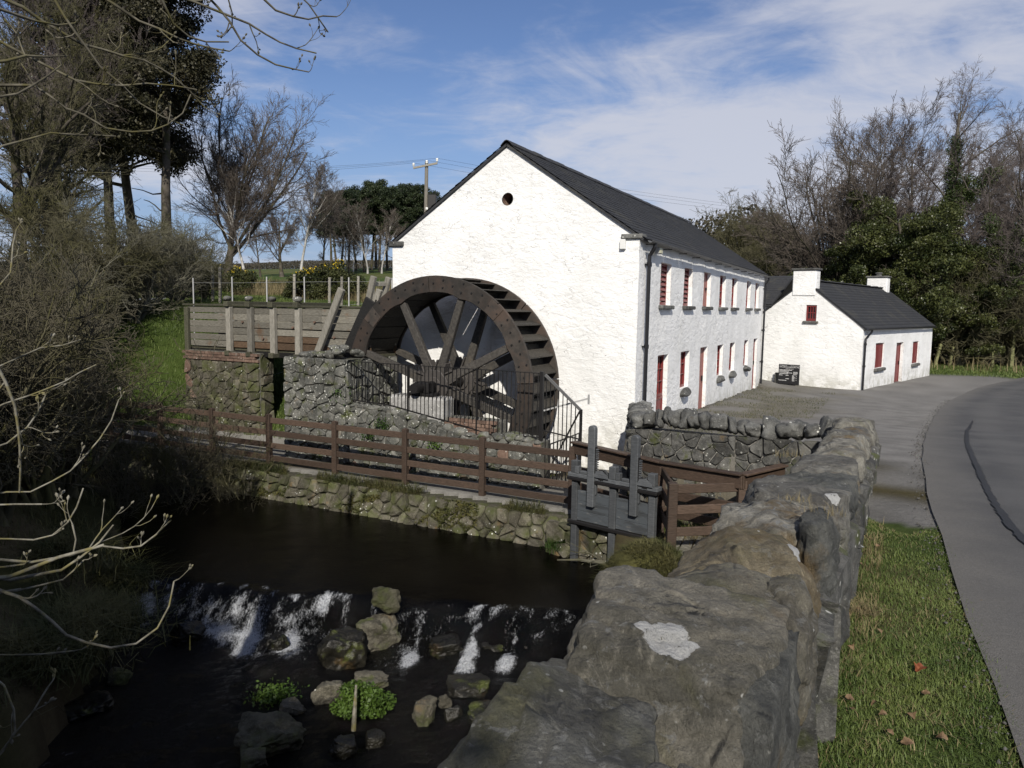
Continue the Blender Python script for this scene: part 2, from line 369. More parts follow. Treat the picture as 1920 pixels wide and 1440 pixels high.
def ground_z(x, y):
    x = np.asarray(x, float); y = np.asarray(y, float)
    a = x*DV[0] + y*DV[1]; b = x*NV[0] + y*NV[1]
    road = np.interp(a, *ROADZ)
    hill = np.interp(a + np.maximum(0, b - 16)*0.7*np.clip((40 - a)/15, 0, 1), *HILLZ)
    # behind the mill road level and hill level blend
    z = road + (hill - road) * np.where(a > 33, smooth((b - 3) / 16), np.where(b > 8.2, 1.0, 0.0))
    z = np.where((a <= 33) & (b <= 8.2) & (b > 4.91), -0.77, z)
    # low ground: path and landing before the mill
    side = (PL[0]-PC[0])*(y-PC[1]) - (PL[1]-PC[1])*(x-PC[0])          # > 0 : nearer than the yard wall
    side2 = (MC[0]-PL[0])*(y-PL[1]) - (MC[1]-PL[1])*(x-PL[0])          # > 0 : left of the return wall
    low = ((side > 0) | ((side2 > 0) & (b > 4.0))) & (a < 15.5) & (b > 0.40)
    low |= (side2 > 0) & (a < 15.5) & (b > 4.2)
    lowz = np.where(b > 11.4, np.maximum(hill, -0.77), -0.77)
    lowz = np.where((side > 0) & (a < 11.7) & (b < 5.2), -0.72, lowz)
    z = np.where(low, lowz, z)
    pit = (a > 13.45) & (a < 15.52) & (b > 6.35) & (b < 11.45)
    z = np.where(pit, -1.75, z)
    # stream channel
    front = np.where(b > 4.6, 11.88, 11.2)
    knob = np.where(x > 1.55, 9.9 - 0.85*(x - 1.55), 99.0)
    chan = (b > 0.40) & (a < front) & ~((y > knob) & (x > 1.55) & (y > 8.0)) & (a > -30)
    ch_w = chan
    xb = left_bank_x(y)
    inner = x - xb
    bankz = np.where(inner > 0, -2.35, np.minimum(-1.15 + (-inner)*0.55, 0.4 + (-inner)*0.05))
    zc = np.where(inner > 0, -2.35, bankz)
    z = np.where(ch_w, zc, z)
    # gentle roughness
    z = z + 0.05*np.sin(x*1.3 + 0.7*y)*np.cos(y*0.9 - x*0.4)*np.where((b > 11.4) & (a > 16), 1.6, np.where(b < 0.4, 0.15, 0.3))
    return z
def gz(x, y): return float(ground_z(np.array([x]), np.array([y]))[0])
def gpix(px, py, z0=0.0):
    P = at_z(px, py, z0)
    for _ in range(25):
        P = at_z(px, py, 0.5*P.z + 0.5*gz(P.x, P.y))
    return P
def vnoise(x, y, s, seed=0):
    rng = np.random.default_rng(seed); g = rng.random((64, 64))
    u = x*s; v = y*s; i = np.floor(u).astype(int); j = np.floor(v).astype(int); fu = smooth(u-i); fv = smooth(v-j)
    G = lambda p, q: g[p % 64, q % 64]
    return (G(i, j)*(1-fu) + G(i+1, j)*fu)*(1-fv) + (G(i, j+1)*(1-fu) + G(i+1, j+1)*fu)*fv

def graded(lo, hi, dlo, dhi, fine):
    inner = list(np.arange(dlo, dhi, fine)); s = fine; p = dhi; up_ = []
    while p < hi: up_.append(p); s *= 1.13; p += s
    up_.append(hi); s = fine; p = dlo - fine; dn = []
    while p > lo: dn.append(p); s *= 1.13; p -= s
    dn.append(lo)
    return np.array(sorted(set(dn + inner + up_)))
gx = graded(-420, 420, -14, 12, 0.14); gy = graded(-60, 700, 0, 22, 0.14)
GX, GY = np.meshgrid(gx, gy, indexing='ij'); GZ = ground_z(GX, GY)
nxg, nyg = GX.shape
idx = np.arange(nxg*nyg).reshape(nxg, nyg)
GF = np.stack([idx[:-1, :-1], idx[1:, :-1], idx[1:, 1:], idx[:-1, 1:]], -1).reshape(-1, 4)
X = GX.ravel(); Y = GY.ravel(); Zg = GZ.ravel()
A = X*DV[0] + Y*DV[1]; B = X*NV[0] + Y*NV[1]
n1 = vnoise(X, Y, 0.8, 1); n2 = vnoise(X, Y, 3.1, 2); n3 = vnoise(X, Y, 0.17, 3)
def lerp(p, q, t): return p + (q - p)*np.clip(t, 0, 1)[:, None]
c_grass = np.array([0.036, 0.054, 0.012]); c_field = np.array([0.052, 0.078, 0.020]); c_gravel = np.array([0.178, 0.172, 0.162])
c_dry = np.array([0.155, 0.122, 0.065]); c_dirt = np.array([0.07, 0.058, 0.036]); c_moss = np.array([0.090, 0.075, 0.030]); c_bed = np.array([0.022, 0.018, 0.012])
col = np.tile(c_grass, (len(X), 1))
hillm = (B > 8) & (A > 13)
col = np.where((hillm & (A > 26) & (A < 34) & (n1 + 0.4*n2 > 0.55))[:, None], c_dry, col)
far = hillm & (A > 34)
col = np.where(far[:, None], lerp(np.tile(c_field, (len(X), 1)), c_dry, (n3 > 0.62)*0.3), col)
yard = (B < 5.2) & (B > -60) & (A > 9.0) & ~((B > 0.4) & (A < 11.6))
cy_ = lerp(np.tile(c_gravel, (len(X), 1)), c_moss, smooth((n1*0.6 + 0.55*np.clip(1 - np.abs(B - 3.2)/3.2, 0, 1) - 0.45)/0.5)*0.38)
col = np.where((yard & (A < 60))[:, None], cy_, col)
backg = (A > 46) & (B < 5)
col = np.where(backg[:, None], lerp(np.tile(c_grass*1.1, (len(X), 1)), c_dirt, smooth((A - 50)/8)), col)
pathm = (A > 11.7) & (A < 15.6) & (B > 4.0) & (B < 18) & (Zg < -0.5) & (Zg > -1.0)
col = np.where(pathm[:, None], lerp(np.tile(np.array([0.175, 0.168, 0.153]), (len(X), 1)), c_dirt, smooth((n1 - 0.62)/0.2)), col)
lowm = (Zg < -0.5) & (A <= 11.9) & (B > 0.4) & (Zg > -1.2)
col = np.where(lowm[:, None], lerp(np.tile(c_moss*0.8, (len(X), 1)), c_dirt, n1), col)
bed = (Zg < -1.1) & (A < 13)
col = np.where(bed[:, None], c_bed, col)
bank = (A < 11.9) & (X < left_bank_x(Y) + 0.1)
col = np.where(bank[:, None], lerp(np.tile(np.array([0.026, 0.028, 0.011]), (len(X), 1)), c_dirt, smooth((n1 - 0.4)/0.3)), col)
vergem = (B < 0.45) & (A < 7.5 + 0.35*(n2 - 0.5))
mossm = (B < 0.45) & (B > -1.6) & (A >= 7.5) & (A < 11.6)
col = np.where(mossm[:, None], lerp(np.tile(c_gravel*0.75, (len(X), 1)), c_moss*0.6, smooth((n1*0.7 + 0.5*(1 - np.abs(A - 9.2)/1.6) - 0.35)/0.3)), col)
col = np.where(vergem[:, None], lerp(np.tile(np.array([0.045, 0.064, 0.016]), (len(X), 1)), c_dry*0.6, smooth((n2*0.5 + n1*0.5 - 0.55)/0.25)*0.7), col)
col = col * (0.8 + 0.4*n2)[:, None]
t = NT('ground')
gc = t.val(t.attr('tint', 'Color'), t.noise(18, 5, 0.7), 0.60, 1.40)
gc = t.val(gc, t.noise(120, 2, 0.6), 0.65, 1.35)
t.set(Base_Color=gc, Roughness=0.95, Specular_IOR_Level=0.1)
t.bump(t.math('ADD', t.noise(9, 6, 0.65), t.math('MULTIPLY', t.noise(70, 3), 0.5)), 0.7, 0.04)
M['ground'] = t.m
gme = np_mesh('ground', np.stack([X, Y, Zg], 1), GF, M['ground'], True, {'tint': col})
ground = link('ground', gme, None, 'structure')

# ------------------------------------------------------------------ road (a sheet a little above the ground)
edge_px = [(1960, 1560), (1905, 1400), (1822, 1180), (1772, 1060), (1738, 960), (1725, 900), (1727, 850), (1740, 800), (1768, 757), (1830, 727), (1925, 706)]
edge = [gpix(*p) for p in edge_px]
edge = [edge[0] + (edge[0]-edge[1]).normalized()*12*k for k in (2, 1)] + edge
edge += [edge[-1] + (edge[-1]-edge[-2]).normalized()*15*k for k in (1, 2, 3, 4)]
def resample(pts, step):
    out = [pts[0]]
    for p, q in zip(pts, pts[1:]):
        n = max(1, int((q-p).length/step))
        for i in range(1, n+1): out.append(p.lerp(q, i/n))
    return out
def smooth_line(pts, it=6):
    for _ in range(it):
        pts = [pts[0]] + [(pts[i-1] + pts[i]*2 + pts[i+1])/4 for i in range(1, len(pts)-1)] + [pts[-1]]
    return pts
el = smooth_line(resample(edge, 0.8), 14)
rv = []; NR = 18; cross = []
for i, p in enumerate(el):
    d = (el[min(i+1, len(el)-1)] - el[max(i-1, 0)]); d.z = 0; d.normalize(); nr = Vector((d.y, -d.x, 0))
    for k in range(NR):
        wv = 5.2*k/(NR-1); q = p + nr*(wv + (0.012*math.sin(i*1.9) if k == 0 else 0)); 
        rv.append((q.x, q.y, gz(q.x, q.y) + 0.022 + 0.05*math.sin(math.pi*k/(NR-1)))); cross.append(wv)
rf = [(i*NR+k, i*NR+k+1, (i+1)*NR+k+1, (i+1)*NR+k) for i in range(len(el)-1) for k in range(NR-1)]
t = NT('asphalt')
w = t.attr('across')
c = t.mix(t.ramp(t.noise(0.7, 5, 0.6), 0.35, 0.65), (0.060, 0.060, 0.061), (0.082, 0.081, 0.080))
c = t.mix(t.ramp(t.math('ADD', w, t.math('MULTIPLY', t.noise(2.2, 5), 0.7)), 1.15, 0.25, 0, 0.85), c, (0.120, 0.114, 0.104))
c = t.val(c, t.noise(150, 2), 0.45, 1.6); c = t.val(c, t.noise(40, 4, 0.7), 0.7, 1.3); c = t.val(c, t.noise(0.35, 3), 0.85, 1.15)
for w0 in (1.45, 3.3): c = t.mix(t.math('MULTIPLY', t.ramp(t.math('ABSOLUTE', t.math('SUBTRACT', t.math('ADD', w, t.math('MULTIPLY', t.noise(0.8, 3), 0.4)), w0)), 0.42, 0.08), 0.35), c, (0.105, 0.103, 0.099))
t.set(Base_Color=c, Roughness=0.85, Specular_IOR_Level=0.3); t.bump(t.noise(150, 3), 0.5, 0.01); M['asphalt'] = t.m
road = link('road', np_mesh('road', np.array(rv), np.array(rf), M['asphalt'], True, {'across': np.array(cross)}), None, 'structure')
# tar line along the joint in the asphalt
tar_px = [(1824, 793), (1813, 812), (1813, 838), (1826, 870), (1842, 908), (1866, 955), (1895, 998), (1935, 1040), (1985, 1085)]
tp = smooth_line(resample([gpix(*p) for p in tar_px], 0.07), 4)
rg = random.Random(5); tv = []; tf = []
for i, p in enumerate(tp):
    d = (tp[min(i+1, len(tp)-1)] - tp[max(i-1, 0)]).normalized(); nr = Vector((d.y, -d.x, 0)).normalized()
    f = min(1, i/30); wd = (0.012 + 0.022*f)*(0.7 + 0.6*rg.random())
    j = 0.018*(rg.random()-0.5)
    for s_ in (-1, 1):
        q = p + nr*(s_*wd + j); tv.append(q)
def road_z(q):
    best = min(range(len(el)), key=lambda i: (el[i].x-q.x)**2 + (el[i].y-q.y)**2)
    e = el[best]; dd = el[min(best+1, len(el)-1)] - el[max(best-1, 0)]; dd.z = 0; dd.normalize(); nr = Vector((dd.y, -dd.x, 0))
    wv = max(0, min(5.2, (q - e).dot(nr))); return gz(q.x, q.y) + 0.022 + 0.05*math.sin(math.pi*wv/5.2)
tv = [(q.x, q.y, road_z(q) + 0.012) for q in tv]
tf = [(2*i, 2*i+1, 2*i+3, 2*i+2) for i in range(len(tp)-1)]
M['tar'] = m_plain('tar', (0.014, 0.014, 0.014), 0.6, 0, 0.3, 20, 0.2)
tar = link('tar_line', np_mesh('tar_line', np.array(tv), np.array(tf), M['tar']), None, 'structure')
# ------------------------------------------------------------------ masonry: every stone is a piece
def clip_half(poly, nx, ny, c):
    out = []; n = len(poly)
    for i in range(n):
        p = poly[i]; q = poly[(i+1) % n]; dp = p[0]*nx + p[1]*ny - c; dq = q[0]*nx + q[1]*ny - c
        if dp <= 0: out.append(p)
        if dp*dq < 0:
            s = dp/(dp - dq); out.append((p[0] + (q[0]-p[0])*s, p[1] + (q[1]-p[1])*s))
    return out
def inside(poly, p):
    s = 0
    for i in range(len(poly)):
        a, b = poly[i], poly[(i+1) % len(poly)]
        c = (b[0]-a[0])*(p[1]-a[1]) - (b[1]-a[1])*(p[0]-a[0])
        if abs(c) < 1e-9: continue
        if s == 0: s = 1 if c > 0 else -1
        elif (c > 0) != (s > 0): return False
    return True
def cells(poly, h, asp, rng, jit=0.33):
    us = [p[0] for p in poly]; vs = [p[1] for p in poly]
    pts = []; v = min(vs) + h*0.5
    while v < max(vs) + h*0.4:
        w = h*asp; u = min(us) + w*rng.random()
        while u < max(us) + w:
            p = (u + w*jit*(rng.random()-0.5)*2, v + h*jit*(rng.random()-0.5)*2)
            if inside(poly, p): pts.append(p)
            u += w*(0.65 + 0.7*rng.random())
        v += h*(0.85 + 0.3*rng.random())
    out = []
    for i, p in enumerate(pts):
        near = sorted(((q[0]-p[0])**2 + (q[1]-p[1])**2, j) for j, q in enumerate(pts) if j != i)[:20]
        c = list(poly)
        for d2, j in near:
            q = pts[j]; nx, ny = q[0]-p[0], q[1]-p[1]
            c = clip_half(c, nx, ny, (nx*(q[0]+p[0]) + ny*(q[1]+p[1]))/2)
            if len(c) < 3: break
        if len(c) >= 3: out.append(c)
    return out
def stone_mesh(poly, thick, proud, gap, rng, mat, name='stone', rough=1.0):
    cu = sum(p[0] for p in poly)/len(poly); cv = sum(p[1] for p in poly)/len(poly)
    # cut the corners twice so that the outline is round-edged
    q = []
    for i in range(len(poly)):
        a, b = poly[i], poly[(i+1) % len(poly)]
        L = math.hypot(b[0]-a[0], b[1]-a[1])
        if L < 0.012: q.append(((a[0]+b[0])/2, (a[1]+b[1])/2)); continue
        f = 0.10 + 0.08*rng.random()
        q.append((a[0] + (b[0]-a[0])*f, a[1] + (b[1]-a[1])*f)); q.append((a[0] + (b[0]-a[0])*(1-f), a[1] + (b[1]-a[1])*(1-f)))
    r = [math.hypot(p[0]-cu, p[1]-cv) for p in q]; rm = sum(r)/len(r)
    if rm < gap: return None
    ring = []
    for p, d in zip(q, r):
        k = max(0.3, 1 - gap/max(d, 1e-3))*(1 - 0.05*rng.random())
        ring.append(((p[0]-cu)*k, (p[1]-cv)*k))
    n = len(ring); v = []
    for (x, y) in ring: v.append((x, y, -thick))
    for (x, y) in ring: v.append((x, y, proud*(0.25 + 0.3*rng.random())))
    tx, ty = (rng.random()-0.5)*0.35*rough, (rng.random()-0.5)*0.35*rough
    for (x, y) in ring: v.append((x*0.85, y*0.85, proud*(0.80 + 0.45*rng.random()*rough) + x*tx + y*ty))
    v.append((rng.uniform(-.15, .15)*rm, rng.uniform(-.15, .15)*rm, proud*(1.0 + 0.4*rng.random())))
    f = []
    for i in range(n):
        j = (i+1) % n
        f.append((i, j, n+j, n+i)); f.append((n+i, n+j, 2*n+j, 2*n+i)); f.append((2*n+i, 2*n+j, 3*n))
    me = bpy.data.meshes.new(name); me.from_pydata(v, [], f); me.materials.append(mat); me.update()
    return me, cu, cv
def rubble(parent, O, U, V, polys, h, asp, mats, seed, thick=0.07, proud=0.03, gap=0.012, name='stone', pick=None):
    rng = random.Random(seed); U = Vector(U).normalized(); V = Vector(V).normalized(); N_ = U.cross(V).normalized(); O = Vector(O)
    cnt = 0
    for poly in polys:
        for c in cells(poly, h, asp, rng):
            mat = mats[0] if len(mats) == 1 or rng.random() < 0.95 else mats[1]
            r = stone_mesh(c, thick, proud*(0.5 + rng.random()), gap, rng, mat, name)
            if r is None: continue
            me, cu, cv = r; p = O + U*cu + V*cv
            m = Matrix(((U.x, V.x, N_.x, p.x), (U.y, V.y, N_.y, p.y), (U.z, V.z, N_.z, p.z), (0, 0, 0, 1)))
            link(name, me, parent, M=m); cnt += 1
    return cnt

def rock_mesh(name, seed, mat, sub=3, box=0.5, amp=0.16, freq=1.3, fine=0.05):
    """a unit boulder: an icosphere squared off, cut by planes and roughened"""
    bm = bmesh.new(); bmesh.ops.create_icosphere(bm, subdivisions=sub, radius=1.0)
    rng = random.Random(seed); off = Vector((rng.uniform(-50, 50), rng.uniform(-50, 50), rng.uniform(-50, 50)))
    planes = [(Vector((rng.gauss(0, 1), rng.gauss(0, 1), rng.gauss(0, 1))).normalized(), rng.uniform(0.62, 0.92)) for _ in range(7)]
    for v in bm.verts:
        d = v.co.normalized(); m = max(abs(d.x), abs(d.y), abs(d.z))
        p = d*(1 - box) + (d/m)*box
        for n, c in planes:
            k = p.dot(n) - c
            if k > 0: p -= n*k*0.85
        p += d*(mnoise.fractal(d*freq + off, 1.0, 2.0, 3)*amp + mnoise.fractal(d*freq*4 + off, 1.0, 2.0, 3)*fine)
        v.co = p
    me = bpy.data.meshes.new(name); bm.to_mesh(me); bm.free(); me.materials.append(mat)
    me.polygons.foreach_set('use_smooth', [True]*len(me.polygons)); me.update(); return me

# ------------------------------------------------------------------ limewashed walls with real openings
def wobble(me_obj, amp=0.016, f=1.6):
    me = me_obj.data
    for v in me.vertices:
        n = mnoise.noise_vector(v.co*f); n2 = mnoise.noise_vector(v.co*f*3.1)
        v.co += n*amp + n2*amp*0.5
    me.update()
def lines(lo, hi, extra, step):
    xs = sorted(set([lo, hi] + [e for e in extra if lo < e < hi])); out = []
    for p, q in zip(xs, xs[1:]):
        k = max(1, round((q-p)/step))
        for i in range(k): out.append(p + (q-p)*i/k)
    return out + [hi]
def wall_grid(mb, O, U, V, width, v0, v1, holes, depth, step=0.28, vent=None):
    """front cells round the holes, and the reveals of the holes going in by depth"""
    O = Vector(O); U = Vector(U).normalized(); V = Vector(V).normalized(); N_ = U.cross(V).normalized()
    ex = [h[0] for h in holes] + [h[1] for h in holes]; ey = [h[2] for h in holes] + [h[3] for h in holes]
    if vent: ex += [vent[0]-vent[2]*1.5, vent[0]+vent[2]*1.5]; ey += [vent[1]-vent[2]*1.5, vent[1]+vent[2]*1.5]
    us = lines(0, width, ex, step); vs = lines(v0, v1, ey, step)
    vid = {}
    def P(u, v):
        k = (round(u, 4), round(v, 4))
        if k not in vid: vid[k] = len(mb.v); mb.v.append(tuple(O + U*u + V*v))
        return vid[k]
    for i in range(len(us)-1):
        for j in range(len(vs)-1):
            uc, vc = (us[i]+us[i+1])/2, (vs[j]+vs[j+1])/2
            if any(h[0] < uc < h[1] and h[2] < vc < h[3] for h in holes): continue
            if vent and abs(uc-vent[0]) < vent[2]*1.5 and abs(vc-vent[1]) < vent[2]*1.5: continue
            mb.f.append((P(us[i], vs[j]), P(us[i+1], vs[j]), P(us[i+1], vs[j+1]), P(us[i], vs[j+1]))); mb.mi.append(0)
    for (u0, u1, w0, w1) in holes:
        q = [(u0, w0), (u1, w0), (u1, w1), (u0, w1)]
        for k in range(4):
            a, b = q[k], q[(k+1) % 4]
            A_, B_ = O + U*a[0] + V*a[1], O + U*b[0] + V*b[1]
            mb.add([A_, B_, B_ - N_*depth, A_ - N_*depth], [(0, 1, 2, 3)])
    if vent:
        u, v, r = vent; n = 32; s = r*1.5
        # boundary of the square patch, with the grid's own vertices on it
        bu = [x for x in us if abs(x-u) <= s+1e-6]; bv = [y for y in vs if abs(y-v) <= s+1e-6]
        loop = [(x, v-s) for x in bu] + [(u+s, y) for y in bv[1:]] + [(x, v+s) for x in reversed(bu[:-1])] + [(u-s, y) for y in reversed(bv[1:-1])]
        m = len(loop); k0 = len(mb.v)
        angs = [math.atan2(p[1]-v, p[0]-u) for p in loop]
        # between two boundary vertices put a few vertices of the circle
        inner = []
        for i in range(m):
            a0 = angs[i]; a1 = angs[(i+1) % m]
            while a1 < a0: a1 += 2*math.pi
            inner.append([a0 + (a1-a0)*q/4 for q in range(4)])
        ring = [a for g_ in inner for a in g_]; nr = len(ring)
        ids = []
        for a in ring: ids.append(len(mb.v)); mb.v.append(tuple(O + U*(u + r*math.cos(a)) + V*(v + r*math.sin(a))))
        for i in range(m):
            o0 = P(*loop[i]); o1 = P(*loop[(i+1) % m])
            for q in range(4):
                mb.f.append((o0, ids[(i*4+q+1) % nr], ids[i*4+q])); mb.mi.append(0)
            mb.f.append((o0, o1, ids[(i*4+4) % nr])); mb.mi.append(0)
    return mb
def cut_above(o, p, n):
    bm = bmesh.new(); bm.from_mesh(o.data)
    bmesh.ops.bisect_plane(bm, geom=bm.verts[:] + bm.edges[:] + bm.faces[:], plane_co=p, plane_no=n, clear_outer=True)
    bm.to_mesh(o.data); bm.free()
ZUP = Vector((0, 0, 1))
def window(parent, O, U, w, h, n_h=1, n_v=1, frame=0.055, depth=0.06, mat='red', solid=None, sill=None, name='window', sillmat='stone_grey', bars=0.022, label=None):
    """O: lower left corner of the opening on the frame's plane, U to the right, outward = U x up"""
    O = Vector(O); U = Vector(U).normalized(); N_ = U.cross(ZUP)
    f = MB()
    f.frame(O, U, ZUP, N_, (0, frame), (0, h), (0, depth)); f.frame(O, U, ZUP, N_, (w-frame, w), (0, h), (0, depth))
    f.frame(O, U, ZUP, N_, (frame, w-frame), (0, frame*1.3), (0, depth)); f.frame(O, U, ZUP, N_, (frame, w-frame), (h-frame, h), (0, depth))
    for i in range(1, n_v):
        x = frame + (w-2*frame)*i/n_v; f.frame(O, U, ZUP, N_, (x-bars/2, x+bars/2), (frame*1.3, h-frame), (0.012, depth*0.8))
    for j in range(1, n_h):
        y = frame*1.3 + (h-2.3*frame)*j/n_h; f.frame(O, U, ZUP, N_, (frame, w-frame), (y-bars/2, y+bars/2), (0.014, depth*0.83))
    wo = f.build(name, M[mat], parent, label=label)
    p = MB(); p.frame(O, U, ZUP, N_, (frame*0.8, w-frame*0.8), (frame, h-frame*0.8), (-0.02, 0.008)); p.build('pane', M['pane'], wo)
    if sill:
        ov, dz, out = sill
        s = MB(); s.frame(O, U, ZUP, N_, (-ov, w+ov), (-dz, -0.004), (-0.02, out)); s.build('sill', M[sillmat], wo, bevel=0.02)
    return wo
def boards(parent, O, U, w, h, n, mat, name='door', depth=0.05, frame=0.06, board='board', label=None, handle=True):
    """a boarded door or shutter: a frame, upright boards, a latch"""
    O = Vector(O); U = Vector(U).normalized(); N_ = U.cross(ZUP)
    f = MB(); f.frame(O, U, ZUP, N_, (0, frame), (0, h), (0, depth*1.4)); f.frame(O, U, ZUP, N_, (w-frame, w), (0, h), (0, depth*1.4)); f.frame(O, U, ZUP, N_, (frame, w-frame), (h-frame, h), (0, depth*1.4))
    d = f.build(name, M[mat], parent, label=label)
    bw = (w-2*frame)/n
    for i in range(n):
        b = MB(); b.frame(O, U, ZUP, N_, (frame+bw*i+0.004, frame+bw*(i+1)-0.004), (0.01, h-frame-0.003), (0, depth)); b.build(board, M[mat], d, bevel=0.006)
    if handle:
        b = MB(); b.frame(O, U, ZUP, N_, (w-frame-0.11, w-frame-0.08), (h*0.48, h*0.56), (depth+0.001, depth+0.05)); b.build('handle', M['iron_black'], d)
    return d
def slates(name, parent, O, U, S, length, slope, mat, seed, ew=0.30, ex=0.21, thick=0.011):
    """courses of slates on a roof plane: O lower corner, U along the eave, S up the slope"""
    rng = random.Random(seed); U = Vector(U).normalized(); S = Vector(S).normalized(); N_ = U.cross(S).normalized()
    rows = int(slope/ex)+1; ex = slope/rows; V_ = []; F_ = []
    for r in range(rows):
        off = (r % 2)*ew/2; x = -off
        while x < length - 0.02:
            x0 = max(0, x); x1 = min(length, x + ew - 0.006); x += ew
            if x1 - x0 < 0.03: continue
            s0 = r*ex + rng.uniform(-0.006, 0.006); s1 = min(slope, (r+1)*ex + 0.09); lift = rng.uniform(0.0, 0.006)
            h0 = 0.020 + lift; h1 = 0.006
            k = len(V_)
            for (a, s, h) in ((x0, s0, h0), (x1, s0, h0 + rng.uniform(-.002, .004)), (x1, s1, h1), (x0, s1, h1)):
                V_.append(O + U*a + S*s + N_*h)
            for (a, s, h) in ((x0, s0, h0-thick), (x1, s0, h0-thick)):
                V_.append(O + U*a + S*s + N_*h)
            F_ += [(k, k+1, k+2, k+3), (k+4, k+5, k+1, k), (k+4, k, k+3, k+3)]
    F4 = [f for f in F_ if len(set(f)) == 4]
    return link(name, np_mesh(name, np.array([tuple(v) for v in V_]), np.array(F4), mat), parent, 'stuff')

# ------------------------------------------------------------------ the beetling mill
MA0, MA1, MB0, MB1 = 15.5, 32.5, 4.91, 11.31
EAVE, RIDGE, BASE = 4.30, 6.45, -1.0
MBC = (MB0 + MB1)/2
mill = thing('mill_building', 'long two storey whitewashed mill with slate roof and red windows behind the waterwheel', 'mill', W((MA0+MA1)/2, MBC, 0))
dU, dUb = W(1, 0), W(0, -1)                 # along the mill; across it, rightwards
up_c = [17.62, 19.80, 22.0, 24.22, 26.15, 28.90, 30.85]
HW = 0.46
holes = []
for c in up_c: holes.append((c-HW-MA0, c+HW-MA0, 2.90, 3.88))
lowspec = [(17.62, -0.30, 1.71, 'halfdoor'), (19.76, 0.72, 1.70, 'win'), (21.95, -0.24, 1.72, 'door'), (24.28, 0.70, 1.70, 'win'), (26.25, 0.72, 1.70, 'win'), (28.95, 0.74, 1.70, 'win'), (31.05, -0.36, 1.70, 'door2')]
for c, z0, z1, k in lowspec: holes.append((c-HW-MA0, c+HW-MA0, z0, z1))
wl_ = MB()
wall_grid(wl_, W(MA0, MB0), dU, ZUP, MA1-MA0, BASE, EAVE, holes, 0.34)                       # right side
mb2 = MB(); wall_grid(mb2, W(MA0, MB1), dUb, ZUP, MB1-MB0, BASE, RIDGE+0.1, [], 0.3, vent=(MB1-8.08, 5.26, 0.145))   # gable over the wheel
mb3 = MB(); wall_grid(mb3, W(MA1, MB0), -dUb, ZUP, MB1-MB0, BASE, RIDGE+0.1, [], 0.3, step=0.8)
mb4 = MB(); wall_grid(mb4, W(MA1, MB1), -dU, ZUP, MA1-MA0, BASE, EAVE, [], 0.3, step=0.8)
for o_ in (mb2, mb3):
    tmp = o_.build('tmp', M['lime'])
    for b_edge, sgn in ((MB0, 1), (MB1, -1)):
        n = (ZUP*(MBC-MB0) - W(0, 1)*sgn*(RIDGE-EAVE)).normalized()
        cut_above(tmp, W(MA0, b_edge, EAVE), n)
    k = len(wl_.v); wl_.v += [tuple(v.co) for v in tmp.data.vertices]
    for p in tmp.data.polygons: wl_.f.append(tuple(i + k for i in p.vertices)); wl_.mi.append(0)
    me_ = tmp.data; bpy.data.objects.remove(tmp); bpy.data.meshes.remove(me_)
k = len(wl_.v); wl_.v += mb4.v; wl_.f += [tuple(i + k for i in f) for f in mb4.f]; wl_.mi += [0]*len(mb4.f)
mwall = wl_.build('wall', M['lime'], mill)
bm = bmesh.new(); bm.from_mesh(mwall.data); bmesh.ops.remove_doubles(bm, verts=bm.verts, dist=0.002); bmesh.ops.recalc_face_normals(bm, faces=bm.faces); bm.to_mesh(mwall.data); bm.free()
wobble(mwall, 0.012, 1.4)
# round vent in the gable: a brick lined hole
v_ = MB(); c_ = W(MA0, 8.08, 5.26); n = 28
ringp = []
for rr, aa in ((0.145, 0.02), (0.145, 0.40)):
    for i in range(n):
        an = 2*math.pi*i/n; ringp.append(c_ + W(aa, 0) + W(0, 1)*(rr*math.cos(an)) + ZUP*(rr*math.sin(an)))
v_.add(ringp, [(i, (i+1) % n, n + (i+1) % n, n + i) for i in range(n)])
vent = v_.build('vent', M['brick'], mill)
v_ = MB(); v_.prism([c_ + W(0.38, 0) + W(0, 1)*(0.15*math.cos(2*math.pi*i/n)) + ZUP*(0.15*math.sin(2*math.pi*i/n)) for i in range(n)], W(0.02, 0)); v_.build('shade_disc', M['dark_in'], vent)  # dark disc shutting the vent, the unlit hollow painted into its colour
# roof: deck and slates on both slopes, ridge tiles
oh = 0.13
sl = math.hypot(MBC-MB0, RIDGE-EAVE); sdir = {}
roof_d = MB()
for sgn, be in ((1, MB0), (-1, MB1)):
    S = (W(0, 1)*sgn*(MBC-MB0) + ZUP*(RIDGE-EAVE)).normalized(); sdir[sgn] = S
    lo = W(0, be, EAVE + 0.05) - S*oh; hi = W(0, MBC, RIDGE + 0.05)
    nrm = W(1, 0).cross(S)*(-sgn); 
    nrm = nrm if nrm.z > 0 else -nrm
    P = []
    for a_ in (MA0-0.05, MA1+0.06):
        P += [lo + W(a_, 0) - nrm*0.05, hi + W(a_, 0) - nrm*0.05, hi + W(a_, 0), lo + W(a_, 0)]
    roof_d.box8(P)
mroof = roof_d.build('roof', M['slate'], mill)
for sgn, be in ((1, MB0), (-1, MB1)):
    S = sdir[sgn]; lo = W(0, be, EAVE + 0.055) - S*(oh + 0.03)
    if sgn == 1: slates('slates', mroof, lo + W(MA0-0.07, 0), W(1, 0)*1, S, MA1-MA0+0.14, sl + oh + 0.03, M['slate'], 3)
    else: slates('slates', mroof, lo + W(MA1+0.07, 0), W(-1, 0), S, MA1-MA0+0.14, sl + oh + 0.03, M['slate'], 4)
rt_ = MB(); L_ = 0.46
prof = [(-0.15, -0.085), (-0.10, -0.03), (-0.05, 0.015), (0, 0.03), (0.05, 0.015), (0.10, -0.03), (0.15, -0.085)]
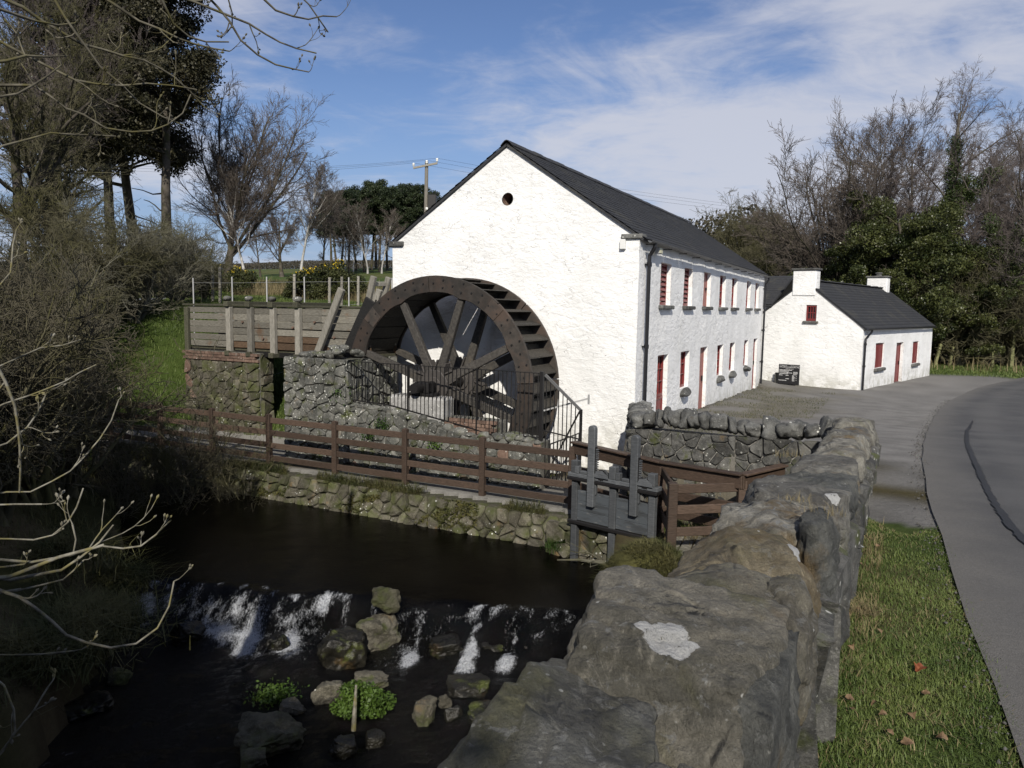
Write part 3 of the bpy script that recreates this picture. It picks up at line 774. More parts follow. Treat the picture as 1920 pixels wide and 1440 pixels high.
for a_, b_ in zip(prof, prof[1:]):
    P = [W(0, a_[0], a_[1]-0.018), W(0, b_[0], b_[1]-0.018), W(0, b_[0], b_[1]), W(0, a_[0], a_[1])]
    rt_.prism(P, W(L_-0.012, 0))
rme = rt_.mesh('ridge_tile', M['slate'])
rng = random.Random(9)
for i in range(int((MA1-MA0+0.1)/L_)):
    p = W(MA0-0.06 + i*L_, MBC, RIDGE + 0.095 + rng.uniform(-0.006, 0.010)); link('ridge_tile', rme, mroof, M=Matrix.Translation(p))
# kneeler stones at the feet of the gable, eaves gutter, downpipes, flood lamp and a small cable box
k_ = MB(); k_.mbox(MA0-0.07, MA0+0.25, MB1-0.34, MB1+0.07, EAVE-0.05, EAVE+0.07); k_.build('kneeler_stone', M['stone_grey'], mill, bevel=0.015)
k_ = MB(); k_.mbox(MA0-0.07, MA0+0.25, MB0-0.07, MB0+0.40, EAVE-0.02, EAVE+0.08); k_.build('kneeler_stone', M['stone_grey'], mill, bevel=0.015)
k_ = MB(); k_.mbox(MA0-0.09, MA0, MB0+0.30, MB0+0.42, EAVE-0.24, EAVE-0.03); k_.build('cable_box', M['porcelain'], mill, bevel=0.01)
def half_pipe(mb, p0, p1, r, side, n=8):
    p0, p1 = Vector(p0), Vector(p1); vs = []
    for p in (p0, p1):
        for rr in (r, r-0.008):
            for i in range(n+1):
                an = math.pi + math.pi*i/n; vs.append(p + side*(rr*math.cos(an)) + ZUP*(rr*math.sin(an)))
    m = n+1; f = []
    for i in range(n):
        f += [(i, i+1, 2*m+i+1, 2*m+i), (m+i, 3*m+i, 3*m+i+1, m+i+1), (i, m+i, m+i+1, i+1), (2*m+i, 2*m+i+1, 3*m+i+1, 3*m+i)]
    f += [(0, 2*m, 3*m, m), (n, m+n, 3*m+n, 2*m+n)]
    mb.add(vs, f)
n_g = 12
for i in range(n_g):
    a0 = MA0 + 0.1 + (MA1-MA0-0.1)*i/n_g; a1 = MA0 + 0.1 + (MA1-MA0-0.1)*(i+1)/n_g
    g_ = MB(); half_pipe(g_, W(a0, MB0-0.20, EAVE-0.045-0.004*i), W(a1-0.03, MB0-0.20, EAVE-0.047-0.004*i), 0.055, W(0, -1)); g_.build('gutter', M['grey_gutter'], mill)
    g_ = MB(); g_.mbox(a0+0.3, a0+0.33, MB0-0.2, MB0+0.02, EAVE-0.12-0.004*i, EAVE-0.10-0.004*i); g_.build('gutter_bracket', M['iron_black'], mill)
def downpipe(parent, top, wall_b, zbot, a, mat='black_paint', r=0.042):
    d = MB(); d.tube([W(a, wall_b-0.20, top), W(a, wall_b-0.20, top-0.10), W(a, wall_b-0.09, top-0.28), W(a, wall_b-0.085, top-0.4), W(a, wall_b-0.085, zbot)], r, 12)
    o = d.build('downpipe', M[mat], parent, smooth=False)
    for z in (top-0.42, (top+zbot)*0.55, (top+zbot)*0.2):
        c = MB(); c.tube([W(a, wall_b-0.085, z), W(a, wall_b-0.085, z-0.09)], r+0.014, 12); c.mbox(a-0.08, a+0.08, wall_b-0.045, wall_b+0.01, z-0.06, z-0.03); c.build('collar', M[mat], o)
    return o
downpipe(mill, EAVE-0.07, MB0, -0.55, 15.95)
downpipe(mill, EAVE-0.12, MB0, -0.45, 32.35)
lamp = MB(); lamp.frame(W(16.55, MB0-0.06, EAVE-0.20), W(1, 0), W(0, -1), ZUP, (-0.12, 0.12), (0, 0.10), (-0.07, 0.07)); lamp.mbox(16.53, 16.57, MB0-0.10, MB0+0.03, EAVE-0.16, EAVE-0.13)
lo_ = lamp.build('flood_lamp', M['galv'], mill, bevel=0.01)
g_ = MB(); g_.frame(W(16.55, MB0-0.162, EAVE-0.20), W(1, 0), W(0, -1), ZUP, (-0.10, 0.10), (0, 0.012), (-0.055, 0.055)); g_.build('lens', M['lamp_glass'], lo_)
# windows and doors of the long side
REC = 0.17
for i, c in enumerate(up_c):
    O = W(c-HW, MB0+REC, 2.90)
    if i == 2:
        d = boards(mill, O, dU, 2*HW, 0.98, 5, 'red_pale', 'loft_hatch', label='faded pink boarded hatch')
        s = MB(); s.frame(O, dU, ZUP, dU.cross(ZUP), (-0.07, 2*HW+0.07), (-0.10, -0.004), (-0.02, REC+0.10)); s.build('sill', M['stone_grey'], d, bevel=0.02)
    elif i < 2:
        wo = window(mill, O, dU, 2*HW, 0.98, 1, 1, sill=(0.07, 0.10, REC+0.10), label='red slatted window')
        for j in range(7):
            l_ = MB(); z0 = 0.10 + j*0.118; N_ = dU.cross(ZUP)
            l_.add([O + dU*0.058 + ZUP*z0 + N_*0.065, O + dU*(2*HW-0.058) + ZUP*z0 + N_*0.065, O + dU*(2*HW-0.058) + ZUP*(z0+0.085) + N_*0.018, O + dU*0.058 + ZUP*(z0+0.085) + N_*0.018,
                    O + dU*0.058 + ZUP*(z0+0.014) + N_*0.070, O + dU*(2*HW-0.058) + ZUP*(z0+0.014) + N_*0.070, O + dU*(2*HW-0.058) + ZUP*(z0+0.099) + N_*0.023, O + dU*0.058 + ZUP*(z0+0.099) + N_*0.023],
                   [(0, 3, 2, 1), (4, 5, 6, 7), (0, 1, 5, 4), (1, 2, 6, 5), (2, 3, 7, 6), (3, 0, 4, 7)]); l_.build('slat', M['red'], wo)
    else:
        window(mill, O, dU, 2*HW, 0.98, 4, 3, sill=(0.07, 0.10, REC+0.10))
rm_ = [rock_mesh('sill', 70+i, M['stone_grey'], 3, 0.75, 0.10, 1.6, 0.05) for i in range(3)]
for i, (c, z0, z1, k) in enumerate(lowspec):
    O = W(c-HW, MB0+REC, z0)
    if k == 'door': boards(mill, O, dU, 2*HW, z1-z0, 6, 'red_pale', 'door', label='faded pink plank door')
    elif k == 'door2': boards(mill, O, dU, 2*HW, z1-z0, 6, 'red', 'door', label='red plank door at the far end')
    elif k == 'halfdoor':
        wo = window(mill, W(c-HW, MB0+REC, z0+0.98), dU, 2*HW, z1-z0-0.98, 3, 3, label='glazed top of the half door')
        boards(mill, O, dU, 2*HW, 0.975, 5, 'red', 'half_door', label='red plank half door')
    else:
        wo = window(mill, O, dU, 2*HW, z1-z0, 4 if i > 1 else 3, 3)
        s_ = link('sill', rm_[i % 3], wo, M=Matrix.Translation(W(c, MB0-0.03, z0-0.10)) @ Matrix.Rotation(-R(27), 4, 'Z') @ Matrix.Diagonal((0.15, 0.42, 0.11, 1)))
th = MB(); th.mbox(21.95-HW-0.05, 21.95+HW+0.05, MB0-0.12, MB0+0.3, -0.32, -0.245); th.build('threshold', M['stone_grey'], mill, bevel=0.02)

# ------------------------------------------------------------------ the cottage and the link building behind the mill
C0 = Vector((13.93, 29.75, 0)); E_ = Vector((0.647, 0.763, 0)).normalized(); F_ = Vector((-E_.y, E_.x, 0))
def Cc(e, f, z=0.0): return C0 + E_*e + F_*f + ZUP*z
CL, CWD, CE, CR = 12.5, 4.8, 2.18, 4.05
cott = thing('cottage', 'low whitewashed cottage with slate roof, two chimneys and red shutters', 'cottage', Cc(CL/2, CWD/2, -0.3))
wl_ = MB()
ch = [(1.93, 3.22, 0.47, 1.53), (5.30, 6.62, -0.55, 1.47), (8.42, 9.62, 0.36, 1.44)]
gh = [(CWD-2.30, CWD-1.86, 2.42, 3.07)]
mb1 = MB(); wall_grid(mb1, Cc(0, 0), E_, ZUP, CL, -1.0, CE, ch, 0.25, step=0.45)
mb2 = MB(); wall_grid(mb2, Cc(0, CWD), -F_, ZUP, CWD, -1.0, CR+0.1, gh, 0.25, step=0.4)
mb3 = MB(); wall_grid(mb3, Cc(CL, 0), F_, ZUP, CWD, -1.0, CR+0.1, [], 0.25, step=0.8)
mb4 = MB(); wall_grid(mb4, Cc(CL, CWD), -E_, ZUP, CL, -1.0, CE, [], 0.25, step=0.9)
def merge(dst, src):
    k = len(dst.v); dst.v += src.v; dst.f += [tuple(i + k for i in f) for f in src.f]; dst.mi += [0]*len(src.f)
merge(wl_, mb1); merge(wl_, mb4)
for o_ in (mb2, mb3):
    tmp = o_.build('tmp', M['lime'])
    for fe, sgn in ((0, 1), (CWD, -1)):
        cut_above(tmp, Cc(0, fe, CE), (ZUP*(CWD/2) - F_*sgn*(CR-CE)).normalized())
    k = len(wl_.v); wl_.v += [tuple(v.co) for v in tmp.data.vertices]
    for p in tmp.data.polygons: wl_.f.append(tuple(i + k for i in p.vertices)); wl_.mi.append(0)
    me_ = tmp.data; bpy.data.objects.remove(tmp); bpy.data.meshes.remove(me_)
cwall = wl_.build('wall', M['lime'], cott)
bm = bmesh.new(); bm.from_mesh(cwall.data); bmesh.ops.remove_doubles(bm, verts=bm.verts, dist=0.002); bmesh.ops.recalc_face_normals(bm, faces=bm.faces); bm.to_mesh(cwall.data); bm.free()
wobble(cwall, 0.018, 1.2)
def gable_roof(parent, P0, along, across, length, wid, ze, zr, oh=0.1, ends=(0.04, 0.10), seed=1, mat='slate', tile=True):
    """P0: lower corner of one eave at ground level; ridge at half the width"""
    A_ = Vector(along); X_ = Vector(across); d = MB(); S_ = {}
    for sgn, base in ((1, 0.0), (-1, wid)):
        S = (X_*sgn*(wid/2) + ZUP*(zr-ze)).normalized(); S_[sgn] = S
        nrm = A_.cross(S); nrm = nrm if nrm.z > 0 else -nrm
        lo = P0 + X_*base + ZUP*(ze+0.04) - S*oh; hi = P0 + X_*(wid/2) + ZUP*(zr+0.04); P = []
        for a_ in (-ends[0], length+ends[1]): P += [lo + A_*a_ - nrm*0.05, hi + A_*a_ - nrm*0.05, hi + A_*a_, lo + A_*a_]
        d.box8(P)
    ro = d.build('roof', M[mat], parent)
    L_ = math.hypot(wid/2, zr-ze) + oh + 0.02
    tot = length + ends[0] + ends[1]
    slates('slates', ro, P0 + ZUP*(ze+0.045) - S_[1]*(oh+0.02) - A_*ends[0], A_, S_[1], tot, L_, M[mat], seed) if (A_.cross(S_[1])).z > 0 else slates('slates', ro, P0 + ZUP*(ze+0.045) - S_[1]*(oh+0.02) + A_*(length+ends[1]), -A_, S_[1], tot, L_, M[mat], seed)
    slates('slates', ro, P0 + X_*wid + ZUP*(ze+0.045) - S_[-1]*(oh+0.02) + A_*(length+ends[1]), -A_, S_[-1], tot, L_, M[mat], seed+1) if (-A_.cross(S_[-1])).z > 0 else slates('slates', ro, P0 + X_*wid + ZUP*(ze+0.045) - S_[-1]*(oh+0.02) - A_*ends[0], A_, S_[-1], tot, L_, M[mat], seed+1)
    return ro
croof = gable_roof(cott, Cc(0, 0), E_, F_, CL, CWD, CE, CR, 0.12, (0.03, 0.12), 11)
r_ = MB()
for i in range(24):
    r_.frame(Cc(0.6 + i*(CL-1.1)/24, CWD/2, CR + 0.05), E_, F_, ZUP, (0, (CL-1.1)/24-0.01), (-0.13, 0.13), (0.0, 0.045 + 0.012*(i % 3)))
r_.build('ridge_tiles', M['slate'], croof, bevel=0.02)
for (e0, e1, f0, f1, zt, pot) in ((-0.045, 0.46, CWD/2-0.46, CWD/2+0.50, 4.50, False), (CL-1.0, CL-0.45, CWD/2-0.30, CWD/2+0.72, 4.66, True)):
    c = MB(); c.frame(C0, E_, F_, ZUP, (e0, e1), (f0, f1), (3.45, zt)); co = c.build('chimney', M['lime'], cott, bevel=0.03)
    c = MB(); c.frame(C0, E_, F_, ZUP, (e0-0.06, e1+0.06), (f0-0.06, f1+0.06), (zt+0.002, zt+0.09)); c.build('cap', M['stone_grey'], co, bevel=0.02)
    if pot:
        c = MB(); p = Cc((e0+e1)/2, (f0+f1)/2, zt+0.09); c.tube([p, p + ZUP*0.12, p + ZUP*0.14, p + ZUP*0.19], [0.16, 0.13, 0.19, 0.17], 14); c.build('pot', M['stone_grey'], co)
# cottage openings
for (u0, u1, z0, z1) in (ch[0], ch[2]):
    d = boards(cott, Cc(u0, 0.12, z0), E_, u1-u0, z1-z0, 5, 'red', 'shutter', handle=False, label='closed red window shutter')
    s = MB(); s.frame(Cc(u0, 0.12, z0), E_, ZUP, E_.cross(ZUP), (-0.10, u1-u0+0.08), (-0.14, -0.004), (-0.05, 0.24)); s.build('sill', M['stone_grey'], d, bevel=0.03)
u0, u1, z0, z1 = ch[1]
boards(cott, Cc(u0, 0.20, z0), E_, u1-u0, z1-z0, 6, 'red', 'door', label='red plank cottage door')
u0, u1, z0, z1 = gh[0]
window(cott, Cc(0.11, CWD-u0, z0), -F_, u1-u0, z1-z0, 2, 3, frame=0.075, sill=(0.09, 0.11, 0.20), bars=0.035)
g_ = MB(); half_pipe(g_, Cc(-0.02, -0.16, CE-0.03), Cc(CL+0.1, -0.16, CE-0.06), 0.055, -F_); g_.build('gutter', M['black_paint'], cott)
d = MB(); d.tube([Cc(0.62, -0.16, CE-0.08), Cc(0.62, -0.16, CE-0.14), Cc(0.16, -0.07, CE-0.42), Cc(0.12, -0.07, CE-0.55), Cc(0.12, -0.07, -0.62)], 0.042, 10); dp = d.build('downpipe', M['black_paint'], cott)
for z in (CE-0.6, 0.7):
    c = MB(); c.tube([Cc(0.12, -0.07, z), Cc(0.12, -0.07, z-0.08)], 0.056, 10); c.build('collar', M['black_paint'], dp)
# link building
lk = thing('outbuilding', 'slate roofed white outbuilding half hidden between mill and cottage', 'outbuilding', Cc(2.3, 6.0, -0.3))
b = MB(); b.frame(C0, E_, F_, ZUP, (0.06, 4.4), (CWD-1.18, 10.0), (-1.0, 2.98)); b.build('wall', M['lime'], lk)
d = MB(); zr2 = 4.3
for s0, s1 in ((-0.08, 2.25), (4.55, 2.25)):
    P = [Cc(s0, CWD-1.10, 2.99), Cc(s0, 10.1, 2.99), Cc(s1, 10.1, zr2), Cc(s1, CWD-1.10, zr2)]
    d.box8(P + [p + ZUP*0.07 for p in P])
ro = d.build('roof', M['slate'], lk)
S = (E_*2.33 + ZUP*(zr2-2.99)).normalized()
slates('slates', ro, Cc(-0.1, 10.1, 3.07), -F_, S, 10.1-CWD+1.10, math.hypot(2.35, zr2-2.99), M['slate'], 17)
g_ = MB(); g_.frame(C0, E_, F_, ZUP, (0.0, 4.4), (9.98, 10.2), (2.6, 3.0)); g_.build('gable_wall', M['lime'], lk)
# visitors' sign in front of the cottage gable
sgz = gz(*Cc(-0.55, 2.66).xy)
sign = thing('visitor_sign', 'black visitor board with white lettering on two short posts against the cottage gable', 'sign', Cc(-0.55, 2.66, sgz))
SU = -F_; SN = -E_
SO = Cc(-0.55, 3.09, 0)
b = MB(); b.frame(SO, SU, ZUP, SN, (0, 0.87), (-0.23, 0.60), (0, 0.03)); bd = b.build('board', M['sign_black'], sign, bevel=0.005)
for x in (0.06, 0.72):
    p = MB(); p.frame(SO, SU, ZUP, SN, (x, x+0.09), (sgz-0.2, -0.05), (-0.07, -0.004)); p.build('post', M['wood_post'], sign, bevel=0.005)
def text(body, x, y, size, parent, align='LEFT', lines_=None):
    cu = bpy.data.curves.new('lettering', 'FONT'); cu.body = body; cu.size = size; cu.align_x = align; cu.extrude = 0.001; cu.space_character = 1.05
    o = bpy.data.objects.new('lettering', cu); COL.objects.link(o)
    dg = bpy.context.evaluated_depsgraph_get(); me = bpy.data.meshes.new_from_object(o.evaluated_get(dg)); bpy.data.objects.remove(o)
    me.materials.clear(); me.materials.append(M['sign_white'])
    p = SO + SU*x + ZUP*y + SN*0.0325
    m = Matrix(((SU.x, 0, SN.x, p.x), (SU.y, 0, SN.y, p.y), (0, 1, 0, p.z), (0, 0, 0, 1)))
    return link('lettering', me, parent, M=m)
text('Welcome to', 0.05, 0.535, 0.055, bd); text('The National Trust', 0.50, 0.53, 0.05, bd)
text('WELLBROOK BEETLING MILL', 0.04, 0.465, 0.062, bd); text('Opening Times', 0.30, 0.40, 0.05, bd)
sp = MB(); rng = random.Random(2)
for (x, y, L_) in ((0.04, 0.350, 0.52), (0.04, 0.305, 0.40), (0.04, 0.255, 0.38), (0.36, 0.235, 0.22), (0.04, 0.195, 0.36), (0.62, 0.275, 0.18), (0.62, 0.225, 0.18), (0.62, 0.175, 0.14), (0.03, 0.13, 0.15), (0.31, 0.13, 0.12),
                   (0.31, -0.01, 0.14), (0.02, -0.085, 0.33), (0.58, 0.125, 0.08), (0.58, 0.085, 0.09), (0.58, 0.045, 0.14), (0.58, 0.005, 0.09), (0.58, -0.04, 0.09), (0.58, -0.085, 0.10), (0.74, 0.10, 0.02), (0.74, 0.03, 0.02), (0.74, -0.05, 0.02)):
    q = x
    while q < x + L_:
        w_ = rng.uniform(0.018, 0.05); sp.frame(SO, SU, ZUP, SN, (q, min(q+w_, x+L_)), (y, y+0.022), (0.0305, 0.0325)); q += w_ + 0.012
sp.build('print_lines', M['sign_white'], bd)
tr = MB(); tr.frame(Cc(-0.30, 3.30, sgz), SU, ZUP, SN, (0, 0.95), (-0.1, 0.22), (-0.16, 0.06))
tro = tr.build('stone_trough', M['stone_grey'], None, bevel=0.03); tag(tro, 'rough grey stone trough standing behind the black visitor board', 'trough')
tr = MB(); tr.frame(Cc(-0.30, 3.36, sgz), SU, ZUP, SN, (0, 0.16), (-0.1, 0.50), (-0.12, 0.02))
tro = tr.build('stone_slab', M['stone_grey'], None, bevel=0.03); tag(tro, 'upright grey stone slab left of the black visitor board', 'stone')
# ------------------------------------------------------------------ the waterwheel
WB, WZ, WA0, WA1, WR, WRI = 8.94, 1.05, 13.79, 15.16, 2.40, 2.04
def wp(a, r, th): return W(a, WB + r*math.cos(th), WZ + r*math.sin(th))     # th measured from leftwards, upwards
wheel = thing('waterwheel', 'large rusty iron and timber waterwheel against the white gable', 'waterwheel', W((WA0+WA1)/2, WB, WZ))
NS = 8
_, bb, zz_ = at_a(861, 562, WA0); TH0 = math.atan2(zz_-WZ, bb-WB)
rng = random.Random(21)
for a0, a1 in ((WA0, WA0+0.07), (WA1-0.07, WA1)):
    for s in range(NS):
        m = MB(); n = 10; t0 = TH0 + math.pi/8 + s*math.pi/4 + 0.004; t1 = t0 + math.pi/4 - 0.008
        vs = []; fs = []
        for i in range(n+1):
            th = t0 + (t1-t0)*i/n
            # the inner edge thickens where the spokes are bolted on
            k = abs((i/n) - 0.5); ri = WRI - 0.05*max(0, 1 - k/0.16)
            for a, r in ((a0, ri), (a0, WR), (a1, WR), (a1, ri)): vs.append(wp(a, r, th))
        for i in range(n):
            for q in range(4): fs.append((i*4+q, i*4+(q+1) % 4, i*4+4+(q+1) % 4, i*4+4+q))
        fs += [(0, 3, 2, 1), (n*4, n*4+1, n*4+2, n*4+3)]
        m.add(vs, fs); rs = m.build('rim_segment', M['rim_iron'], wheel, bevel=0.008)
        bt = MB()
        for i in range(7):
            th = t0 + (t1-t0)*(i+0.5)/7
            for rr in ((WRI+0.10, WR-0.08) if i % 2 else (WRI+0.19,)):
                af, ab = (a0, a0-0.022) if a0 == WA0 else (a1, a1+0.022)
                c = wp(af, rr + rng.uniform(-.02, .02), th); bt.tube([c, c + W(ab-af, 0)], 0.020, 6)
        bt.build('bolts', M['iron_black'], rs, 'stuff')
        if a0 == WA0:      # joint plate between segments
            jp = MB(); th = t0; dt = 0.075
            P = [wp(a0-0.016, WRI+0.02, th-dt), wp(a0-0.016, WR-0.02, th-dt), wp(a0-0.016, WR-0.02, th+dt), wp(a0-0.016, WRI+0.02, th+dt)]
            if s % 2 == 0: jp.prism(P, W(0.014, 0)); jp.build('joint_plate', M['rim_iron'], wheel, bevel=0.004)
# sole: the inner drum, made of boards
NSO = 40
for k in range(NSO):
    t0 = TH0 + k*2*math.pi/NSO + 0.006; t1 = TH0 + (k+1)*2*math.pi/NSO - 0.006
    m = MB(); P = []
    for a in (WA0+0.075, WA1-0.075): P += [wp(a, WRI+0.045, t0), wp(a, WRI+0.045, t1), wp(a, WRI+0.085, t1), wp(a, WRI+0.085, t0)]
    m.box8(P); m.build('sole_board', M['float'], wheel)
for k in range(NSO):
    th = TH0 + (k+0.5)*2*math.pi/NSO
    m = MB(); d = 0.024
    e = lambda r, dt: [wp(WA0+0.074, r, th+dt), wp(WA1-0.074, r, th+dt)]
    p0 = e(WRI+0.088, 0.0); p1 = e(WRI+0.20, 0.0); p2 = e(WR-0.015, 0.085)
    q0 = e(WRI+0.088, 0.012); q1 = e(WRI+0.19, 0.012); q2 = e(WR-0.022, 0.098)
    m.add([p0[0], p0[1], p1[0], p1[1], p2[0], p2[1], q0[0], q0[1], q1[0], q1[1], q2[0], q2[1]],
          [(0, 1, 3, 2), (2, 3, 5, 4), (6, 8, 9, 7), (8, 10, 11, 9), (4, 5, 11, 10), (0, 2, 8, 6), (2, 4, 10, 8), (1, 7, 9, 3), (3, 9, 11, 5), (0, 6, 7, 1)])
    m.build('float_board', M['float'], wheel)
# hubs, spokes, shaft
for a in (WA0+0.10, WA1-0.10):
    for s in range(NS):
        th = TH0 + s*math.pi/4
        m = MB(); t_ = wp(a, WRI-0.03, th); i_ = wp(a, 0.26, th); rad = (t_-i_).normalized()
        m.beam(i_, t_, 0.13, 0.20, up=W(0, 1)*(-math.sin(th)) + ZUP*math.cos(th), w1=0.11, h1=0.155); m.build('spoke', M['spoke'], wheel, bevel=0.012)
        m = MB(); tn = W(0, 1)*(-math.sin(th)) + ZUP*math.cos(th)
        for sg in (-1, 1):     # socket cheeks of the hub that hold each spoke
            m.beam(wp(a, 0.28, th) + tn*sg*0.125, wp(a, 0.56, th) + tn*sg*0.108, 0.22, 0.035, up=tn)
        m.build('spoke_socket', M['hub_iron'], wheel, bevel=0.006)
    m = MB(); n = 24; P = [wp(a-0.13, 0.36 if i % 3 else 0.335, 2*math.pi*i/n) for i in range(n)]
    m.prism(P, W(0.26, 0)); m.build('hub', M['hub_iron'], wheel, bevel=0.015)
    m = MB(); m.prism([wp(a-0.17, 0.20, 2*math.pi*i/12) for i in range(12)], W(0.34, 0)); m.build('hub_collar', M['hub_iron'], wheel, bevel=0.01)
m = MB(); m.tube([W(12.98, WB, WZ), W(15.75, WB, WZ)], 0.105, 16); m.build('shaft', M['iron_black'], wheel)
# bearing on its stone block and the brick pier beside it
pil = thing('bearing_pier', 'pale stone block and brick pier carrying the wheel shaft behind the railing', 'pier', W(13.35, 8.6, -1.2))
m = MB(); m.mbox(13.16, 13.66, 8.33, 9.72, 0.10, 0.86); m.build('block', M['block'], pil, bevel=0.05)
m = MB(); m.mbox(13.22, 13.56, 8.62, 9.26, 0.865, 0.93); m.mbox(13.24, 13.54, 8.76, 9.12, 0.93, 1.16); m.build('bearing_box', M['iron_black'], pil, bevel=0.02)
m = MB(); m.mbox(13.20, 13.70, 7.02, 9.70, -1.7, 0.095); m.build('core', M['mortar'], pil)
m = MB(); m.mbox(13.24, 13.68, 7.05, 8.30, 0.10, 0.46); m.build('upper_core', M['mortar'], pil)
br = MB(); br.mbox(-0.05, 0.04, -0.105, 0.105, -0.032, 0.032); brm = br.mesh('brick', M['brick'])
for r in range(7):
    for c in range(6):
        b_ = 7.17 + c*0.22 + (0.11 if r % 2 else 0.0); z = 0.0 + r*0.074
        if b_ > 8.24: continue
        link('brick', brm, pil, M=Matrix.Translation(W(13.215 - 0.01*((r*3+c*5) % 3), b_, z)))

# ------------------------------------------------------------------ wheel pit wall, with stones one by one
pitw = thing('wheel_pit_wall', 'grey rubble wall with sloping top in front of the waterwheel', 'wall', W(13.0, 8.5, -0.8))
PA = 13.05
def topz(b): return float(np.interp(b, [6.0, 6.7, 7.6, 8.6, 9.7, 10.9, 11.2], [0.20, 0.24, 0.20, 0.40, 0.56, 0.60, 0.60]))
m = MB()
bs = [5.98, 6.7, 7.6, 8.6, 9.7, 10.72]
for b0, b1 in zip(bs, bs[1:]):
    P = [W(PA+0.02, b0, -1.8), W(PA+0.02, b1, -1.8), W(PA+0.42, b1, -1.8), W(PA+0.42, b0, -1.8), W(PA+0.02, b0, topz(b0)-0.03), W(PA+0.02, b1, topz(b1)-0.03), W(PA+0.42, b1, topz(b1)-0.03), W(PA+0.42, b0, topz(b0)-0.03)]
    m.box8([P[i] for i in (0, 1, 2, 3, 4, 5, 6, 7)])
m.build('core', M['mortar'], pitw)
ub = lambda b: 12.7 - b                                      # u runs rightwards from b = 12.7
polys = []
for b1, b0 in zip(bs[1:], bs):
    polys.append([(ub(b1), -0.95), (ub(b0), -0.95), (ub(b0), topz(b0)-0.06), (ub(b1), topz(b1)-0.06)])
rubble(pitw, W(PA, 12.7), W(0, -1), ZUP, polys, 0.19, 1.45, [M['stone_pier'], M['brick']], 31, 0.05, 0.024, 0.008)
capm = [rock_mesh('cap_stone', 400+i, M['stone_pier'], 2, 0.6, 0.16) for i in range(4)]
rng = random.Random(8); b_ = 5.98
while b_ < 10.7:
    L_ = rng.uniform(0.14, 0.34)
    link('cap_stone', capm[rng.randrange(4)], pitw, M=Matrix.Translation(W(PA+0.18+rng.uniform(-.02, .02), b_+L_/2, topz(b_+L_/2)-0.045)) @ Matrix.Rotation(R(27)*-1 + rng.uniform(-.3, .3), 4, 'Z') @ Matrix.Diagonal((L_*0.55, 0.24, 0.075*rng.uniform(0.8, 1.5), 1)))
    b_ += L_
# the tall pier carrying the trough
pier = thing('trough_pier', 'square grey rubble pier left of the waterwheel under the timber trough', 'pier', W(13.5, 11.6, -0.8))
P0, P1, PT = 10.74, 12.55, 1.58
m = MB(); m.mbox(13.0, 14.95, P0+0.03, P1-0.03, -1.75, PT-0.02); m.build('core', M['mortar'], pier)
rubble(pier, W(12.97, P1), W(0, -1), ZUP, [[(0, -0.95), (P1-P0, -0.95), (P1-P0, PT), (0, PT)]], 0.20, 1.3, [M['stone_pier']], 41, 0.06, 0.028, 0.008)
rubble(pier, W(12.99, P0), W(1, 0), ZUP, [[(0, -1.0), (1.9, -1.0), (1.9, PT), (0, PT)]], 0.25, 1.4, [M['stone_pier']], 42, 0.05, 0.03, 0.012)
rubble(pier, W(14.95, P1), W(-1, 0), ZUP, [[(0, -1.0), (1.95, -1.0), (1.95, PT), (0, PT)]], 0.25, 1.4, [M['stone_pier']], 43, 0.05, 0.03, 0.012)
rng = random.Random(14)
for k in range(22):
    a_ = 13.05 + rng.random()*0.9; b_ = rng.uniform(P0+0.1, P1-0.1)
    z_ = PT + 0.03 + 0.22*max(0, 1 - abs(b_-11.2)/0.6)*rng.random()
    link('top_stone', capm[k % 4], pier, M=Matrix.Translation(W(a_, b_, z_)) @ Matrix.Rotation(rng.uniform(0, 3), 4, 'Z') @ Matrix.Diagonal((0.16, 0.13, 0.08, 1)))
# left abutment: brick topped rubble
abut = thing('trough_abutment', 'brick and rubble abutment under the left end of the timber trough', 'abutment', W(14.5, 15.5, -0.8))
m = MB(); m.mbox(13.9, 14.32, 14.25, 16.95, -1.2, 1.52); m.build('core', M['mortar'], abut)
rubble(abut, W(13.87, 16.95), W(0, -1), ZUP, [[(0, -0.9), (2.7, -0.9), (2.7, 1.27), (0, 1.27)]], 0.20, 1.4, [M['stone_bank'], M['brick']], 51, 0.05, 0.022, 0.008)
rubble(abut, W(13.9, 14.22), W(1, 0), ZUP, [[(0, -0.9), (0.42, -0.9), (0.42, 1.5), (0, 1.5)]], 0.24, 1.4, [M['stone_bank']], 52, 0.05, 0.03, 0.012)
for r in range(3):
    for c in range(13):
        b_ = 14.36 + c*0.21 + (0.1 if r % 2 else 0)
        if b_ > 16.9: continue
        link('brick', brm, abut, M=Matrix.Translation(W(13.885 - 0.012*((r+c*2) % 3), b_, 1.32 + r*0.076)))

# ------------------------------------------------------------------ timber water trough (launder)
tr = thing('water_trough', 'weathered timber water trough on posts leading to the waterwheel', 'trough', W(14.5, 14.3, 1.6))
rng = random.Random(33)
TZ0, NROW = 1.62, 6
cuts = [16.95, 15.35, 13.82, 12.30, 10.85]
for ia, a_ in enumerate((14.02, 15.02)):
    for r in range(NROW):
        for c0, c1 in zip(cuts, cuts[1:]):
            z0 = TZ0 + r*0.178; dz = rng.uniform(-0.008, 0.008); tilt = rng.uniform(-0.010, 0.010); o_ = rng.uniform(-0.014, 0.012)
            m = MB(); m.beam(W(a_+o_, c0-0.004, z0+0.088+dz), W(a_+o_, c1+0.004, z0+0.088+dz+tilt), 0.05, 0.160+rng.uniform(-.006, .006)); m.build('board', M['wood_rust' if (r == 0 and c0 < 15.6) or (r == 1 and c0 in (13.82,)) else 'wood_grey'], tr, bevel=0.006)
